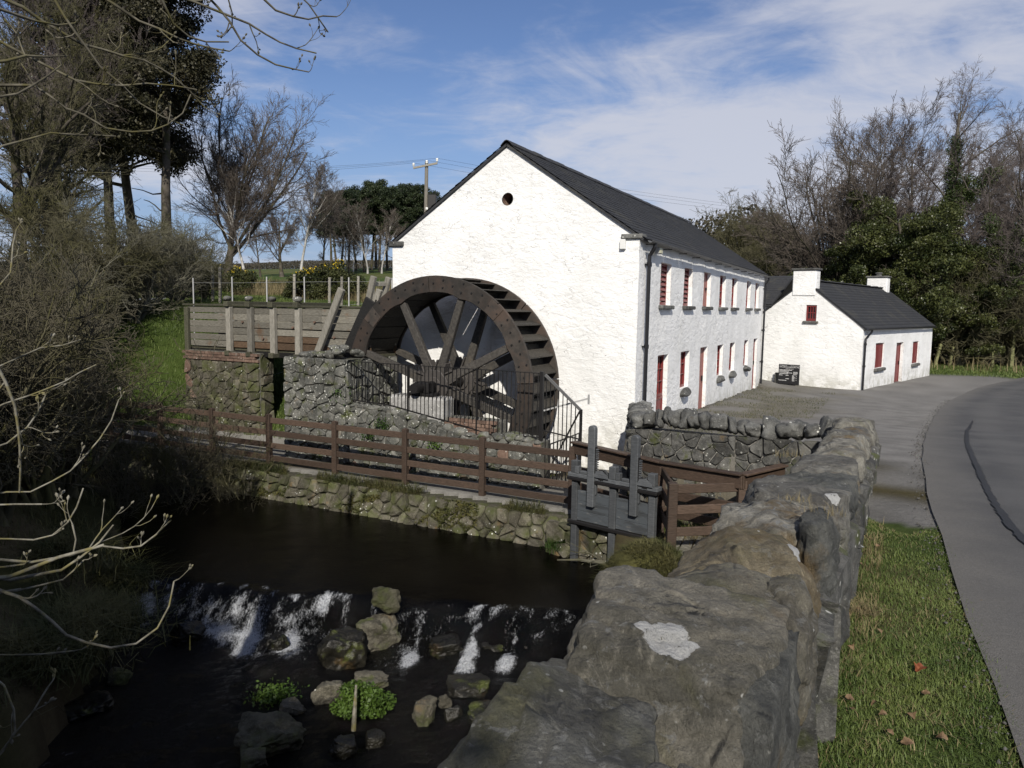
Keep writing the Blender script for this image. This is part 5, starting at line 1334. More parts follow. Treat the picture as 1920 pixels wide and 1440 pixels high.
hero(5.62, 6.42, 0.15, 0.74, 1.62, 0.40, 321, 'H8', 0.70, 0.11, sub=4)
hero(6.34, 7.20, 0.15, 0.72, 1.58, 0.40, 322, 'H7', 0.70, 0.10, sub=4)
hero(7.12, 7.96, 0.15, 0.70, 1.53, 0.38, 323, 'H8', 0.70, 0.10, sub=4)
hero(7.88, 8.72, 0.15, 0.70, 1.50, 0.38, 324, 'H6', 0.70, 0.10, sub=4)
hero(8.62, 9.50, 0.15, 0.70, 1.46, 0.38, 325, 'H8', 0.70, 0.10, sub=4)
hero(9.40, 10.30, 0.15, 0.68, 1.43, 0.40, 326, 'H7', 0.70, 0.11, sub=4)
hero(10.20, 11.15, 0.12, 0.70, 1.40, 0.48, 327, 'H8', 0.70, 0.12, sub=4)
hero(11.0, 12.05, 0.09, 0.72, 1.36, 0.62, 328, 'H8', 0.70, 0.13, sub=4)
from mathutils.bvhtree import BVHTree
hv, hf = [], []
for o, k_, Mx in HERO:
    n0 = len(hv); hv += [Mx @ v.co for v in o.data.vertices]; hf += [[i + n0 for i in q.vertices] for q in o.data.polygons]
HBVH = BVHTree.FromPolygons(hv, hf)
def on_top(px, py, z=0):
    d = Vector(ray(px, py)).normalized(); h = HBVH.ray_cast(Vector((0, 0, CZ)), d)[0]
    if h is None: h = at_z(px, py, 1.8)
    return (h.x, h.y, h.z)
L1 = on_top(1254, 1205, 1.985); L2 = on_top(1240, 1135, 1.93); L3 = on_top(1205, 1172, 1.95); L0 = on_top(1262, 1182, 1.99)
H1 = m_hero('slab_rock', (0.059, 0.058, 0.053), (0.146, 0.146, 0.133), 0.0, [], (1.4, 0.7, 1), 0.55, 0.55, 0.22)
H2 = m_hero('lichen_rock', (0.083, 0.079, 0.064), (0.212, 0.197, 0.162), 0.12, [(*L1, 0.060), (*L0, 0.045), (*L3, 0.022)], (1, 1, 1), 0.15, 0.6, 0.12)
H3 = m_hero('dark_rock', (0.049, 0.051, 0.049), (0.118, 0.119, 0.107), 0.05, [], (1, 1.6, 1), 0.0, 0.25, 0.08)
H4 = m_hero('brown_grey_rock', (0.070, 0.064, 0.052), (0.180, 0.168, 0.133), 0.25, [(*L2, 0.035)], (1, 1, 1), 0.5, 0.45, 0.12)
L5 = on_top(1492, 1032, 1.9); L6 = on_top(1372, 1013, 1.88); L7 = on_top(1400, 1014, 1.88)
H5 = m_hero('ochre_rock', (0.094, 0.080, 0.055), (0.224, 0.192, 0.129), 0.55, [(*L5, 0.045)], (1, 1, 1), 0.25, 0.3, 0.2)
H6 = m_hero('speckled_rock', (0.083, 0.079, 0.066), (0.275, 0.261, 0.222), 0.05, [(*L6, 0.05), (*L7, 0.05)], (2, 2, 2), 0.05, 0.9, 0.05)
L8 = on_top(1564, 931, 1.72)
H7 = m_hero('grey_rock', (0.070, 0.067, 0.061), (0.186, 0.180, 0.157), 0.08, [(*L8, 0.045)], (1, 1.8, 1), 0.05, 0.5, 0.08)
H8 = m_hero('pale_grey_rock', (0.094, 0.089, 0.075), (0.257, 0.245, 0.206), 0.12, [], (1, 1.5, 1), 0.15, 0.8, 0.08)
HM = {'H1': H1, 'H2': H2, 'H3': H3, 'H4': H4, 'H5': H5, 'H6': H6, 'H7': H7, 'H8': H8}
for o, k_, Mx in HERO: o.data.materials.append(HM[k_])
# ------------------------------------------------------------------ the stream: pool, weir and broken water below
ZP, ZL = -1.36, -1.86
wx = np.arange(-16.0, 6.0, 0.07); wy = np.arange(0.5, 20.5, 0.07)
WX, WY = np.meshgrid(wx, wy, indexing='ij')
weir_y = 0.45*(vnoise(WX + 40, WY*0 + 3, 0.9, 31) - 0.5) + 0.22*(vnoise(WX + 40, WY*0 + 9, 2.7, 32) - 0.5) + np.interp(WX, [-7, -5.6, -3.9, -2.4, -1.2, 0.2, 1.2, 3], [10.95, 10.9, 10.75, 10.45, 10.2, 10.05, 9.95, 9.8])
dd = weir_y - WY                                     # > 0 : below the weir (towards the camera)
ra = lambda s, seed: vnoise(WX + 40, WY + 40, s, seed) - 0.5
fall = smooth((dd - 0.05 + 0.25*ra(2.2, 5))/0.62)
zw = ZP + (ZL - ZP)*fall
run_ = smooth(dd/0.4)                                 # broken water below
zw = zw + run_*(0.055*ra(1.6, 6) + 0.05*ra(4.2, 7) + 0.035*ra(9, 8)) + (1 - run_)*(0.004*ra(2.5, 9) + 0.003*ra(7, 10))
zw = zw - 0.04*smooth((dd-2)/4)
# streams of white water where the fall pours through gaps
foam = np.zeros_like(WX)
warp = 0.30*ra(1.1, 11) + 0.16*ra(3.1, 21) + 0.07*ra(8, 22)
patch = np.clip(0.55 + 1.5*ra(3.4, 23) + 0.9*ra(8.5, 24), 0, 1.3)
for (px, wdt, amt, y0, y1) in ((252, 0.17, 0.75, 0.05, 0.65), (285, 0.15, 0.5, 0.0, 0.4), (400, 0.22, 0.75, 0.1, 0.7), (440, 0.26, 0.9, 0.05, 0.85), (480, 0.24, 1.0, 0.1, 0.9), (520, 0.13, 0.6, 0.15, 0.6), (330, 0.12, 0.6, 0.1, 0.6), (365, 0.10, 0.7, 0.15, 0.75), (560, 0.15, 1.0, 0.1, 0.85), (600, 0.08, 0.5, 0.1, 0.5), (782, 0.12, 1.0, 0.1, 0.85), (893, 0.085, 1.0, 0.15, 0.80), (958, 0.10, 0.9, 0.25, 0.80), (920, 0.5, 0.3, 0.0, 0.2), (1050, 0.5, 0.3, 0.0, 0.2)):
    xf = (px - 960)/1400*10.3
    spread = wdt*(0.7 + 0.8*smooth((dd - 0.2)/0.8))
    g = np.exp(-((WX - xf - warp*0.8)/spread)**2)
    prof = smooth((dd - y0 + 0.3*ra(4.5, 25))/0.3)*(1 - smooth((dd - y1)/0.55))
    foam = np.maximum(foam, g*prof*amt*(0.45 + 0.75*patch))
    zw = zw + 0.05*g*smooth((dd-0.3)/0.2)*(1 - smooth((dd-0.8)/0.3)) + 0.06*prof*g*ra(7, 26)
for (px, py, r, amt) in ((410, 1375, 0.22, 0.65), (335, 1420, 0.22, 0.6), (70, 1435, 0.3, 0.7), (360, 1355, 0.2, 0.5), (560, 1345, 0.16, 0.6), (705, 1330, 0.16, 0.6), (590, 1385, 0.12, 0.5), (270, 1385, 0.3, 0.5), (120, 1400, 0.35, 0.5), (1045, 1135, 0.10, 0.35), (310, 1235, 0.3, 0.35)):
    P = at_z(px, py, ZL)
    foam = np.maximum(foam, np.exp(-(((WX-P.x)/r)**2 + ((WY-P.y)/(r*0.7))**2))*amt*np.clip(0.5 + 2.2*ra(5.5, 51), 0, 1.2))
foam_sparkle = smooth((dd + 0.02 + 0.25*ra(3.0, 41))/0.12)*(1 - smooth((dd - 0.40)/0.5))*(WX > -5.6)*np.clip(0.10 + 1.1*np.abs(ra(2.6, 42)) + 0.9*ra(9.5, 43), 0, 1)*0.85  # broken foam along the lip, with sun sparkle painted in as white flecks
foam = np.maximum(foam, foam_sparkle)
streak = smooth((vnoise(WX*2.2 + 30, WY*0.6 + 30, 2.4, 12) - 0.62)/0.2)*run_*(1 - smooth((dd-1.2)/3))*0.30
foam = np.clip(np.maximum(foam, streak), 0, 1)
nx_, ny_ = WX.shape; ix = np.arange(nx_*ny_).reshape(nx_, ny_)
WF = np.stack([ix[:-1, :-1], ix[1:, :-1], ix[1:, 1:], ix[:-1, 1:]], -1)
keep = (ground_z(WX, WY) < -1.0) & ((WX > left_bank_x(WY) - 0.12) | (WY > 12))
kf = keep[:-1, :-1] | keep[1:, :-1] | keep[1:, 1:] | keep[:-1, 1:]
t = NT('stream_water')
fo = t.attr('foam'); 
fn = t.math('ADD', t.math('MULTIPLY', t.noise(26, 6, 0.72, t.map(scale=(1.3, 0.7, 0.55))), 1.0), t.math('MULTIPLY', t.noise(75, 3, 0.7), 0.45))
mk = t.ramp(t.math('ADD', t.math('MULTIPLY', fo, 0.95), fn), 1.05, 1.48)
base = t.mix(t.ramp(t.noise(0.9, 4), 0.4, 0.65), (0.0010, 0.0009, 0.0007), (0.0026, 0.0023, 0.0015))
mk = t.math('MULTIPLY', mk, t.ramp(t.noise(48, 5, 0.75, t.map(scale=(1.4, 0.8, 0.5), loc=(3, 1, 2))), 0.30, 0.60, 0.25, 0.95))
c = t.mix(mk, base, (0.50, 0.52, 0.55))
t.set(Base_Color=c, Roughness=t.math('ADD', t.math('MULTIPLY', mk, 0.5), 0.07), IOR=1.33)
below = t.attr('broken')
t.set(Specular_IOR_Level=t.math('ADD', t.math('MULTIPLY', below, 0.35), 0.10))
hh = t.math('MULTIPLY', t.math('ADD', t.noise(10, 7, 0.65, t.map(scale=(1, 1.6, 1))), t.math('MULTIPLY', t.noise(38, 4, 0.7), 0.5)), t.math('ADD', t.math('MULTIPLY', below, 1.0), 0.09))
t.bump(hh, 0.9, 0.07)
M['water'] = t.m
stream = link('stream_water', np_mesh('stream_water', np.stack([WX.ravel(), WY.ravel(), zw.ravel()], 1), WF[kf].reshape(-1, 4), M['water'], True, {'foam': foam.ravel(), 'broken': run_.ravel()}), None, 'structure')
# spill of water on the left slope beside the race
P = [W(a_, at_a(px_, py_, a_)[1], 0) for a_, px_, py_ in ((18.4, 285, 590), (17.9, 262, 605), (17.4, 238, 622), (16.9, 218, 640), (16.4, 205, 655))]
sv = []; so = []
for i, p in enumerate(smooth_line(resample(P, 0.25), 2)):
    for k in range(7):
        x = (k-3)*0.22*(0.5 + 0.10*min(i, 6)); q = p + Vector((x, 0.10*k, 0)); sv.append((q.x, q.y, gz(q.x, q.y) + 0.10 + 0.05*math.sin(i*1.9 + k*1.3)))
ns = len(sv)//7; sf = [(i*7+k, i*7+k+1, (i+1)*7+k+1, (i+1)*7+k) for i in range(ns-1) for k in range(6)]
link('spill_water', np_mesh('spill_water', np.array(sv), np.array(sf), M['water'], True, {'foam': np.full(len(sv), 0.62), 'broken': np.full(len(sv), 1.0)}), None, 'structure')

# ------------------------------------------------------------------ boulders in the stream
M['boulder'] = m_rock('stream_boulder', (0.045, 0.041, 0.031), (0.105, 0.097, 0.075), 1.6, 0.15, 0.15, moss=0.25, bump=1.0)
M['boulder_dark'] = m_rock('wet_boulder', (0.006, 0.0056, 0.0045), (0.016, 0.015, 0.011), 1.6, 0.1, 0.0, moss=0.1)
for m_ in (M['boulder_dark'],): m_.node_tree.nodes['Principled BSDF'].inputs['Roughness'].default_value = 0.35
M['boulder_moss'] = m_rock('mossy_boulder', (0.034, 0.032, 0.021), (0.080, 0.074, 0.052), 1.6, 0.1, 0.1, moss=0.8)
def boulder(px, py, w, h, mat, label, seed, zw=ZL, box=0.55, yaw=0.3, dep=0.8, sink=0.35):
    """px, py: where the foot of the stone meets the water; w, h in pixels of the photograph"""
    P = at_z(px, py, zw); s = P.y/FPX; sx = w*s/2*0.90; sz = h*s*0.80
    me = rock_mesh('boulder', seed, M[mat], 5, box, 0.20, 1.5, 0.09)
    o = link('boulder', me, M=Matrix.Translation((P.x, P.y + sx*dep*0.5, P.z + sz*(0.5 - sink*0.5))) @ Matrix.Rotation(yaw, 4, 'Z') @ Matrix.Diagonal((sx, sx*dep, sz*(0.5 + sink*0.5), 1)))
    return tag(o, label, 'boulder', 'boulders in the stream')
boulder(706, 1208, 98, 66, 'boulder', 'flat topped pale boulder catching the sun in the middle of the weir', 901, ZL+0.05, 0.78, 0.2)
boulder(722, 1140, 62, 44, 'boulder_moss', 'rounded mossy boulder in the pool just above the weir', 902, ZP)
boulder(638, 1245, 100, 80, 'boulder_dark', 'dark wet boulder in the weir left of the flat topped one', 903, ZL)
boulder(612, 1316, 70, 46, 'boulder', 'pale boulder left of the green stream plant', 904)
boulder(693, 1292, 78, 30, 'boulder', 'low grey boulder behind the green stream plant', 905)
boulder(796, 1354, 54, 54, 'boulder', 'pale squarish boulder right of the green stream plant', 906, ZL, 0.7)
boulder(833, 1328, 30, 36, 'boulder', 'small upright pale stone beside the squarish boulder', 907, ZL)
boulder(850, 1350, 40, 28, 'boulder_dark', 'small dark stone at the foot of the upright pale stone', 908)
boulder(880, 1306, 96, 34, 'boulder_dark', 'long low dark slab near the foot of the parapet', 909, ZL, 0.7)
boulder(500, 1412, 140, 72, 'boulder_moss', 'broad brown boulder near the bottom of the stream', 910)
boulder(546, 1340, 52, 30, 'boulder', 'small flat topped stone left of the stream plant', 911, ZL, 0.7)
boulder(470, 1445, 70, 40, 'boulder_moss', 'dark mossy stone at the lower picture edge in the stream', 912)
boulder(222, 1282, 52, 32, 'boulder_moss', 'half drowned mossy stone under the left bank', 913)
boulder(96, 1312, 46, 30, 'boulder_moss', 'mossy stone at the foot of the grassy left bank', 914)
boulder(150, 1345, 110, 40, 'boulder_dark', 'long dark wet stone in the lower left of the stream', 915)
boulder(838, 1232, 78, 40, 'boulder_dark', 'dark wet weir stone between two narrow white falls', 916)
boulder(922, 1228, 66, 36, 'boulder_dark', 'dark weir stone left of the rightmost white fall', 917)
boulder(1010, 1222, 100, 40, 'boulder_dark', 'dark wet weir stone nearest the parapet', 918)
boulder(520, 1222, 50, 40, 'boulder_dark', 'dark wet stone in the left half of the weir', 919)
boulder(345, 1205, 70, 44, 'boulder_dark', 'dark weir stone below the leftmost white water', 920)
boulder(640, 1418, 60, 36, 'boulder_dark', 'dark stone right of the broad brown boulder', 921)
boulder(700, 1398, 50, 30, 'boulder_dark', 'dark wet stone under the green stream plant', 922)
boulder(905, 1355, 70, 40, 'boulder_dark', 'dark wet stone against the foot of the parapet', 924)

# ------------------------------------------------------------------ plants: numpy builders
def tubes_np(nodes, rad, S):
    """nodes (n,K,3), rad (n,K): one closed-side tube per row"""
    n, K, _ = nodes.shape
    tng = np.empty_like(nodes); tng[:, 1:-1] = nodes[:, 2:] - nodes[:, :-2]; tng[:, 0] = nodes[:, 1] - nodes[:, 0]; tng[:, -1] = nodes[:, -1] - nodes[:, -2]
    tng /= np.linalg.norm(tng, axis=2, keepdims=True) + 1e-9
    mean = nodes[:, -1] - nodes[:, 0]; mean /= np.linalg.norm(mean, axis=1, keepdims=True) + 1e-9
    ref = np.where((np.abs(mean[:, 2]) > 0.8)[:, None], np.array([1.0, 0.1, 0.0]), np.array([0.0, 0.0, 1.0]))[:, None, :]
    u = np.cross(tng, ref); u /= np.linalg.norm(u, axis=2, keepdims=True) + 1e-9
    w = np.cross(u, tng)
    an = 2*np.pi*np.arange(S)/S
    V = nodes[:, :, None, :] + (u[:, :, None, :]*np.cos(an)[None, None, :, None] + w[:, :, None, :]*np.sin(an)[None, None, :, None])*rad[:, :, None, None]
    id_ = np.arange(n*K*S).reshape(n, K, S); a = id_[:, :-1]; b = np.roll(id_, -1, axis=2)[:, :-1]; c = np.roll(id_, -1, axis=2)[:, 1:]; d = id_[:, 1:]
    return V.reshape(-1, 3), np.stack([a, b, c, d], -1).reshape(-1, 4)
class Soup:
    def __init__(s): s.V = []; s.F = []; s.k = 0
    def add(s, V, F):
        s.V.append(V); s.F.append(F + s.k); s.k += len(V)
    def mesh(s, name, mat, smooth=True): return np_mesh(name, np.concatenate(s.V), np.concatenate(s.F), mat, smooth)
def nrm_(v): return v/(np.linalg.norm(v, axis=-1, keepdims=True) + 1e-9)
def grow(rng, st, dr, ln, r0, K, wig, trop, tipf=0.35):
    n = len(st); nodes = np.empty((n, K+1, 3)); nodes[:, 0] = st; d = dr.copy(); p = st.copy()
    dirs = np.empty((n, K+1, 3)); dirs[:, 0] = d
    for k in range(K):
        d = nrm_(d + rng.normal(size=(n, 3))*wig + np.array([0, 0, trop]))
        p = p + d*(ln/K)[:, None]; nodes[:, k+1] = p; dirs[:, k+1] = d
    t = np.linspace(0, 1, K+1); rad = r0[:, None]*(1 - (1-tipf)*t)[None, :]
    return nodes, dirs, rad
def spawn(rng, nodes, dirs, rad, ln, per, tmin, ang, ratio, rrat, angj=0.25, shape=0.5, flat=0.0):
    n, K1, _ = nodes.shape; m = n*per; ii = np.repeat(np.arange(n), per)
    t = np.clip(tmin + (1-tmin)*((np.tile(np.arange(per), n) + rng.random(m))/per), 0, 0.999)
    f = t*(K1-1); k = np.minimum(f.astype(int), K1-2); q = f - k
    st = nodes[ii, k]*(1-q)[:, None] + nodes[ii, k+1]*q[:, None]; d = nrm_(dirs[ii, k]*(1-q)[:, None] + dirs[ii, k+1]*q[:, None])
    r = rad[ii, k]*(1-q) + rad[ii, k+1]*q
    rv = rng.normal(size=(m, 3)); rv[:, 2] *= (1-flat); side = nrm_(rv - d*np.sum(rv*d, 1, keepdims=True))
    a = ang + rng.normal(size=m)*angj
    nd = nrm_(d*np.cos(a)[:, None] + side*np.sin(a)[:, None])
    L = ln[ii]*ratio*(1 - shape*t)*(0.65 + 0.7*rng.random(m))
    return st, nd, L, np.minimum(r*rrat*(0.75 + 0.4*rng.random(m)), r*0.95)
def bare_tree(seed, H, r, spec, trunk_frac=1.0, wig=0.05, lean=(0, 0), stems=1, trop=0.05, twig_sides=3, rmin=0.010):
    """spec: list of (per, tmin, angle, ratio, radius ratio, K, wiggle, tropism, shape)"""
    rng = np.random.default_rng(seed)
    st = np.zeros((stems, 3)); st[:, :2] = rng.normal(size=(stems, 2))*0.12*(stems > 1)
    dr = nrm_(np.tile(np.array([lean[0], lean[1], 1.0]), (stems, 1)) + rng.normal(size=(stems, 3))*0.16*(stems > 1))
    ln = np.full(stems, H*trunk_frac)*(1 - 0.3*rng.random(stems)*(stems > 1)); r0 = np.full(stems, r)
    nodes, dirs, rad = grow(rng, st, dr, ln, r0, 9, wig, trop, 0.22)
    flare = np.array([1.5, 1.08] + [1.0]*8); rad = rad*flare[None, :]
    trunk, crown = Soup(), Soup(); trunk.add(*tubes_np(nodes, rad, 8))
    levels = []
    for li, (per, tmin, ang, ratio, rr, K, wg, tp, shp) in enumerate(spec):
        st, nd, L, r_ = spawn(rng, nodes, dirs, rad, ln, per, tmin, ang, ratio, rr, shape=shp)
        nodes, dirs, rad = grow(rng, st, nd, L, r_, K, wg, tp); ln = L; rad = np.maximum(rad, rmin)
        last = li >= 1
        (crown if last else trunk).add(*tubes_np(nodes, rad, 5 if li == 0 else (4 if li == 1 else twig_sides)))
        levels.append((nodes, dirs, rad))
    return trunk, crown, levels
def leaf_quads(rng, P, size, up=0.3, sjit=0.4):
    n = len(P); d = nrm_(rng.normal(size=(n, 3)) + np.array([0, 0, up])); s = nrm_(np.cross(d, rng.normal(size=(n, 3)))); b = np.cross(d, s)
    sz = size*(1 - sjit + 2*sjit*rng.random(n))[:, None]
    fold = d*sz*0.25
    V = np.stack([P - s*sz, P - b*sz*0.55 + fold, P + s*sz, P + b*sz*0.55 + fold], 1).reshape(-1, 3)
    return V, np.arange(4*n).reshape(n, 4)
def clump_points(rng, centres, radii, n, squash=0.8, shell=0.35):
    i = rng.integers(0, len(centres), n); d = nrm_(rng.normal(size=(n, 3))); rr = radii[i]*(shell + (1-shell)*rng.random(n)**0.5)
    return centres[i] + d*rr[:, None]*np.array([1, 1, squash])
def m_leaf(name, a, b, rough=0.55, sc=0.9, trans=0.25):
    t = NT(name); c = t.mix(t.ramp(t.noise(sc, 4, 0.6), 0.35, 0.65), a, b); c = t.val(c, t.noise(sc*9, 2), 0.6, 1.4)
    t.set(Base_Color=c, Roughness=rough, Specular_IOR_Level=0.3)
    return t.m
def m_bark(name, a, b, sc=3.0, moss=None):
    t = NT(name); c = t.mix(t.ramp(t.noise(sc, 5, 0.65), 0.35, 0.65), a, b)
    if moss: c = t.mix(t.ramp(t.noise(sc*0.7, 4, 0.6, t.map(loc=(3, 3, 3))), 0.48, 0.62, 0, 0.75), c, moss)
    c = t.val(c, t.rnd, 0.85, 1.15)
    t.set(Base_Color=c, Roughness=0.9, Specular_IOR_Level=0.2); return t.m
M['bark'] = m_bark('bark', (0.055, 0.047, 0.038), (0.105, 0.092, 0.075), 3, (0.050, 0.052, 0.018))
M['twig'] = m_bark('twig_bark', (0.075, 0.062, 0.052), (0.135, 0.115, 0.098), 2)
M['twig_purple'] = m_bark('reddish_twig_bark', (0.085, 0.070, 0.063), (0.15, 0.128, 0.118), 2)
M['twig_moss'] = m_bark('mossy_twig_bark', (0.060, 0.055, 0.033), (0.125, 0.116, 0.070), 1.2, (0.072, 0.070, 0.024))
M['twig_grey'] = m_bark('grey_twig_bark', (0.080, 0.076, 0.055), (0.165, 0.158, 0.120), 1.5, (0.085, 0.082, 0.036))
M['twig_dark'] = m_bark('dark_twig_bark', (0.046, 0.041, 0.028), (0.10, 0.09, 0.062), 1.5, (0.062, 0.060, 0.022))
M['birch'] = m_bark('birch_bark', (0.26, 0.25, 0.23), (0.42, 0.41, 0.39), 3)
M['needle'] = m_leaf('pine_needle', (0.014, 0.024, 0.010), (0.032, 0.044, 0.016))
M['needle_dark'] = m_leaf('dark_fir_needle', (0.022, 0.023, 0.011), (0.046, 0.041, 0.020))
M['ivy'] = m_leaf('ivy_leaf', (0.030, 0.048, 0.014), (0.075, 0.098, 0.028), 0.4)
M['holly'] = m_leaf('evergreen_leaf', (0.026, 0.036, 0.011), (0.072, 0.080, 0.025), 0.38)
M['gorse'] = m_leaf('gorse_spine', (0.022, 0.030, 0.010), (0.055, 0.060, 0.020))
M['gorse_flower'] = m_leaf('gorse_flower', (0.42, 0.30, 0.012), (0.60, 0.44, 0.02))
M['plant'] = m_leaf('stream_plant_leaf', (0.022, 0.048, 0.007), (0.055, 0.095, 0.015))
M['grass'] = m_leaf('grass_blade', (0.046, 0.074, 0.014), (0.115, 0.146, 0.038), 0.6, 2.2)
M['grass_dry'] = m_leaf('dry_grass_blade', (0.105, 0.085, 0.040), (0.21, 0.172, 0.088), 0.7, 2.0)
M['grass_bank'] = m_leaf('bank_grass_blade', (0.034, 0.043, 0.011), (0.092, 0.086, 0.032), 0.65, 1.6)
M['moss'] = m_leaf('moss', (0.036, 0.040, 0.009), (0.072, 0.066, 0.019), 0.9, 3)

def plant_tree(name, label, cat, group, pos, soups, yaw=0.0, scale=1.0):
    """soups: list of (part name, mesh, material or None)"""
    root = thing(name, label, cat, pos, group)
    Mx = Matrix.Translation(pos) @ Matrix.Rotation(yaw, 4, 'Z') @ Matrix.Diagonal((scale, scale, scale, 1))
    for pn, me in soups: link(pn, me, root, M=Mx)
    return root

SPEC_SPREAD = [(17, 0.38, 0.46, 1.80, 0.55, 9, 0.085, 0.050, 0.15), (13, 0.15, 0.62, 0.42, 0.50, 6, 0.13, 0.06, 0.45), (10, 0.10, 0.60, 0.45, 0.55, 5, 0.14, 0.05, 0.35), (7, 0.10, 0.55, 0.50, 0.60, 3, 0.14, 0.04, 0.3)]
SPEC_OAK = [(16, 0.25, 0.85, 0.62, 0.50, 8, 0.10, 0.07, 0.40), (11, 0.15, 0.70, 0.46, 0.55, 6, 0.18, 0.05, 0.45), (10, 0.12, 0.65, 0.48, 0.50, 4, 0.18, 0.05, 0.4), (7, 0.10, 0.6, 0.55, 0.60, 3, 0.15, 0.05, 0.3)]
SPEC_BIRCH = [(24, 0.25, 0.75, 0.50, 0.42, 8, 0.09, 0.07, 0.50), (10, 0.15, 0.6, 0.42, 0.5, 5, 0.13, 0.05, 0.4), (8, 0.1, 0.55, 0.46, 0.55, 4, 0.14, 0.03, 0.35), (5, 0.1, 0.5, 0.6, 0.6, 3, 0.14, 0.02, 0.3)]
SPEC_IVY = [(16, 0.25, 0.72, 0.42, 0.45, 7, 0.12, 0.07, 0.50), (10, 0.12, 0.65, 0.46, 0.5, 5, 0.16, 0.04, 0.4), (8, 0.1, 0.6, 0.50, 0.55, 4, 0.16, 0.03, 0.35), (4, 0.1, 0.6, 0.6, 0.6, 3, 0.15, 0.02, 0.3)]
SPEC_BUSH = [(9, 0.10, 0.65, 0.62, 0.6, 6, 0.20, 0.05, 0.4), (9, 0.12, 0.7, 0.50, 0.55, 5, 0.24, 0.03, 0.35), (7, 0.10, 0.7, 0.50, 0.55, 4, 0.24, 0.02, 0.3)]
def min_r(levels_soup): return levels_soup
def tree_meshes(key, seed, H, r, spec, bark='bark', twig='twig', **k):
    t_, c_, lv = bare_tree(seed, H, r, spec, **k)
    return [('trunk', t_.mesh(key + '_trunk', M[bark])), ('crown', c_.mesh(key + '_crown', M[twig]))], lv
OAK1, lv_oak = tree_meshes('oak', 11, 13.0, 0.40, SPEC_SPREAD, trunk_frac=0.42, wig=0.07)
BIGT, _ = tree_meshes('oak', 19, 13.0, 0.40, SPEC_SPREAD, trunk_frac=0.42, wig=0.07, lean=(0.02, 0), rmin=0.009)
OAK2, _ = tree_meshes('oak', 12, 12.0, 0.32, SPEC_OAK, trunk_frac=0.82, wig=0.08, twig='twig_purple')
BIR1, _ = tree_meshes('birch', 13, 13.0, 0.20, SPEC_BIRCH, trunk_frac=0.95, wig=0.05, twig='twig_purple', rmin=0.0065)
BIR2, _ = tree_meshes('birch', 14, 12.0, 0.17, SPEC_BIRCH, trunk_frac=0.95, wig=0.06, bark='birch', twig='twig')
ALD1, _ = tree_meshes('alder', 15, 13.0, 0.26, SPEC_IVY, trunk_frac=0.92, wig=0.07, twig='twig_moss', stems=2, rmin=0.006)
BUSH1, _ = tree_meshes('bush', 16, 3.2, 0.06, SPEC_BUSH, stems=9, wig=0.14, bark='twig_grey', twig='twig_grey', rmin=0.005)
BUSH2, _ = tree_meshes('bush', 17, 3.0, 0.055, SPEC_BUSH, stems=10, wig=0.16, bark='twig_moss', twig='twig_moss', rmin=0.005)
BUSH4, _ = tree_meshes('bush', 27, 3.2, 0.05, SPEC_BUSH, stems=3, wig=0.16, bark='twig_moss', twig='twig_dark', rmin=0.004)
BUSH3, _ = tree_meshes('bush', 18, 2.8, 0.05, SPEC_BUSH, stems=9, wig=0.18, bark='twig_moss', twig='twig_dark', rmin=0.005)

def pine_meshes(key, seed, H, r, crown_from=0.45, spread=0.32, leaves=9000, lsize=0.16, needle='needle', dead=True, clump=0.55):
    rng = np.random.default_rng(seed)
    nodes, dirs, rad = grow(rng, np.zeros((1, 3)), np.array([[0.03, 0.02, 1.0]]), np.array([H]), np.array([r]), 9, 0.035, 0.05, 0.25)
    tr_ = Soup(); tr_.add(*tubes_np(nodes, rad, 8)); br_ = Soup()
    st, nd, L, r_ = spawn(rng, nodes, dirs, rad, np.array([H]), 34, crown_from, 1.25, spread, 0.42, shape=0.55)
    n2, d2, ra2 = grow(rng, st, nd, L, r_, 5, 0.16, 0.10); tr_.add(*tubes_np(n2, ra2, 4))
    st3, nd3, L3_, r3 = spawn(rng, n2, d2, ra2, L, 6, 0.3, 0.7, 0.42, 0.5); n3, d3, ra3 = grow(rng, st3, nd3, L3_, r3, 3, 0.18, 0.12); br_.add(*tubes_np(n3, ra3, 3))
    if dead:
        st, nd, L, r_ = spawn(rng, nodes, dirs, rad, np.array([H]), 14, 0.12, 1.45, 0.16, 0.25, shape=0.0); n4, d4, ra4 = grow(rng, st, nd, L, r_, 4, 0.15, -0.05); br_.add(*tubes_np(n4, ra4, 3))
    cen = n3[:, -1]; P = clump_points(rng, cen, np.full(len(cen), clump), leaves, 0.55, 0.1)
    lf = Soup(); lf.add(*leaf_quads(rng, P, lsize, 0.6))
    return [('trunk', tr_.mesh(key+'_trunk', M['bark'])), ('branches', br_.mesh(key+'_branches', M['bark'])), ('crown', lf.mesh(key+'_crown', M[needle], False))]
PIN1 = pine_meshes('pine', 41, 10.0, 0.20, 0.50, 0.34, 22000, 0.085)
PIN2 = pine_meshes('pine', 42, 9.0, 0.18, 0.42, 0.38, 22000, 0.085)
FIR1 = pine_meshes('fir', 43, 16.0, 0.32, 0.40, 0.30, 70000, 0.085, 'needle_dark', clump=0.95)
FIR2 = pine_meshes('fir', 44, 15.0, 0.30, 0.34, 0.26, 60000, 0.085, 'needle_dark', clump=0.9)

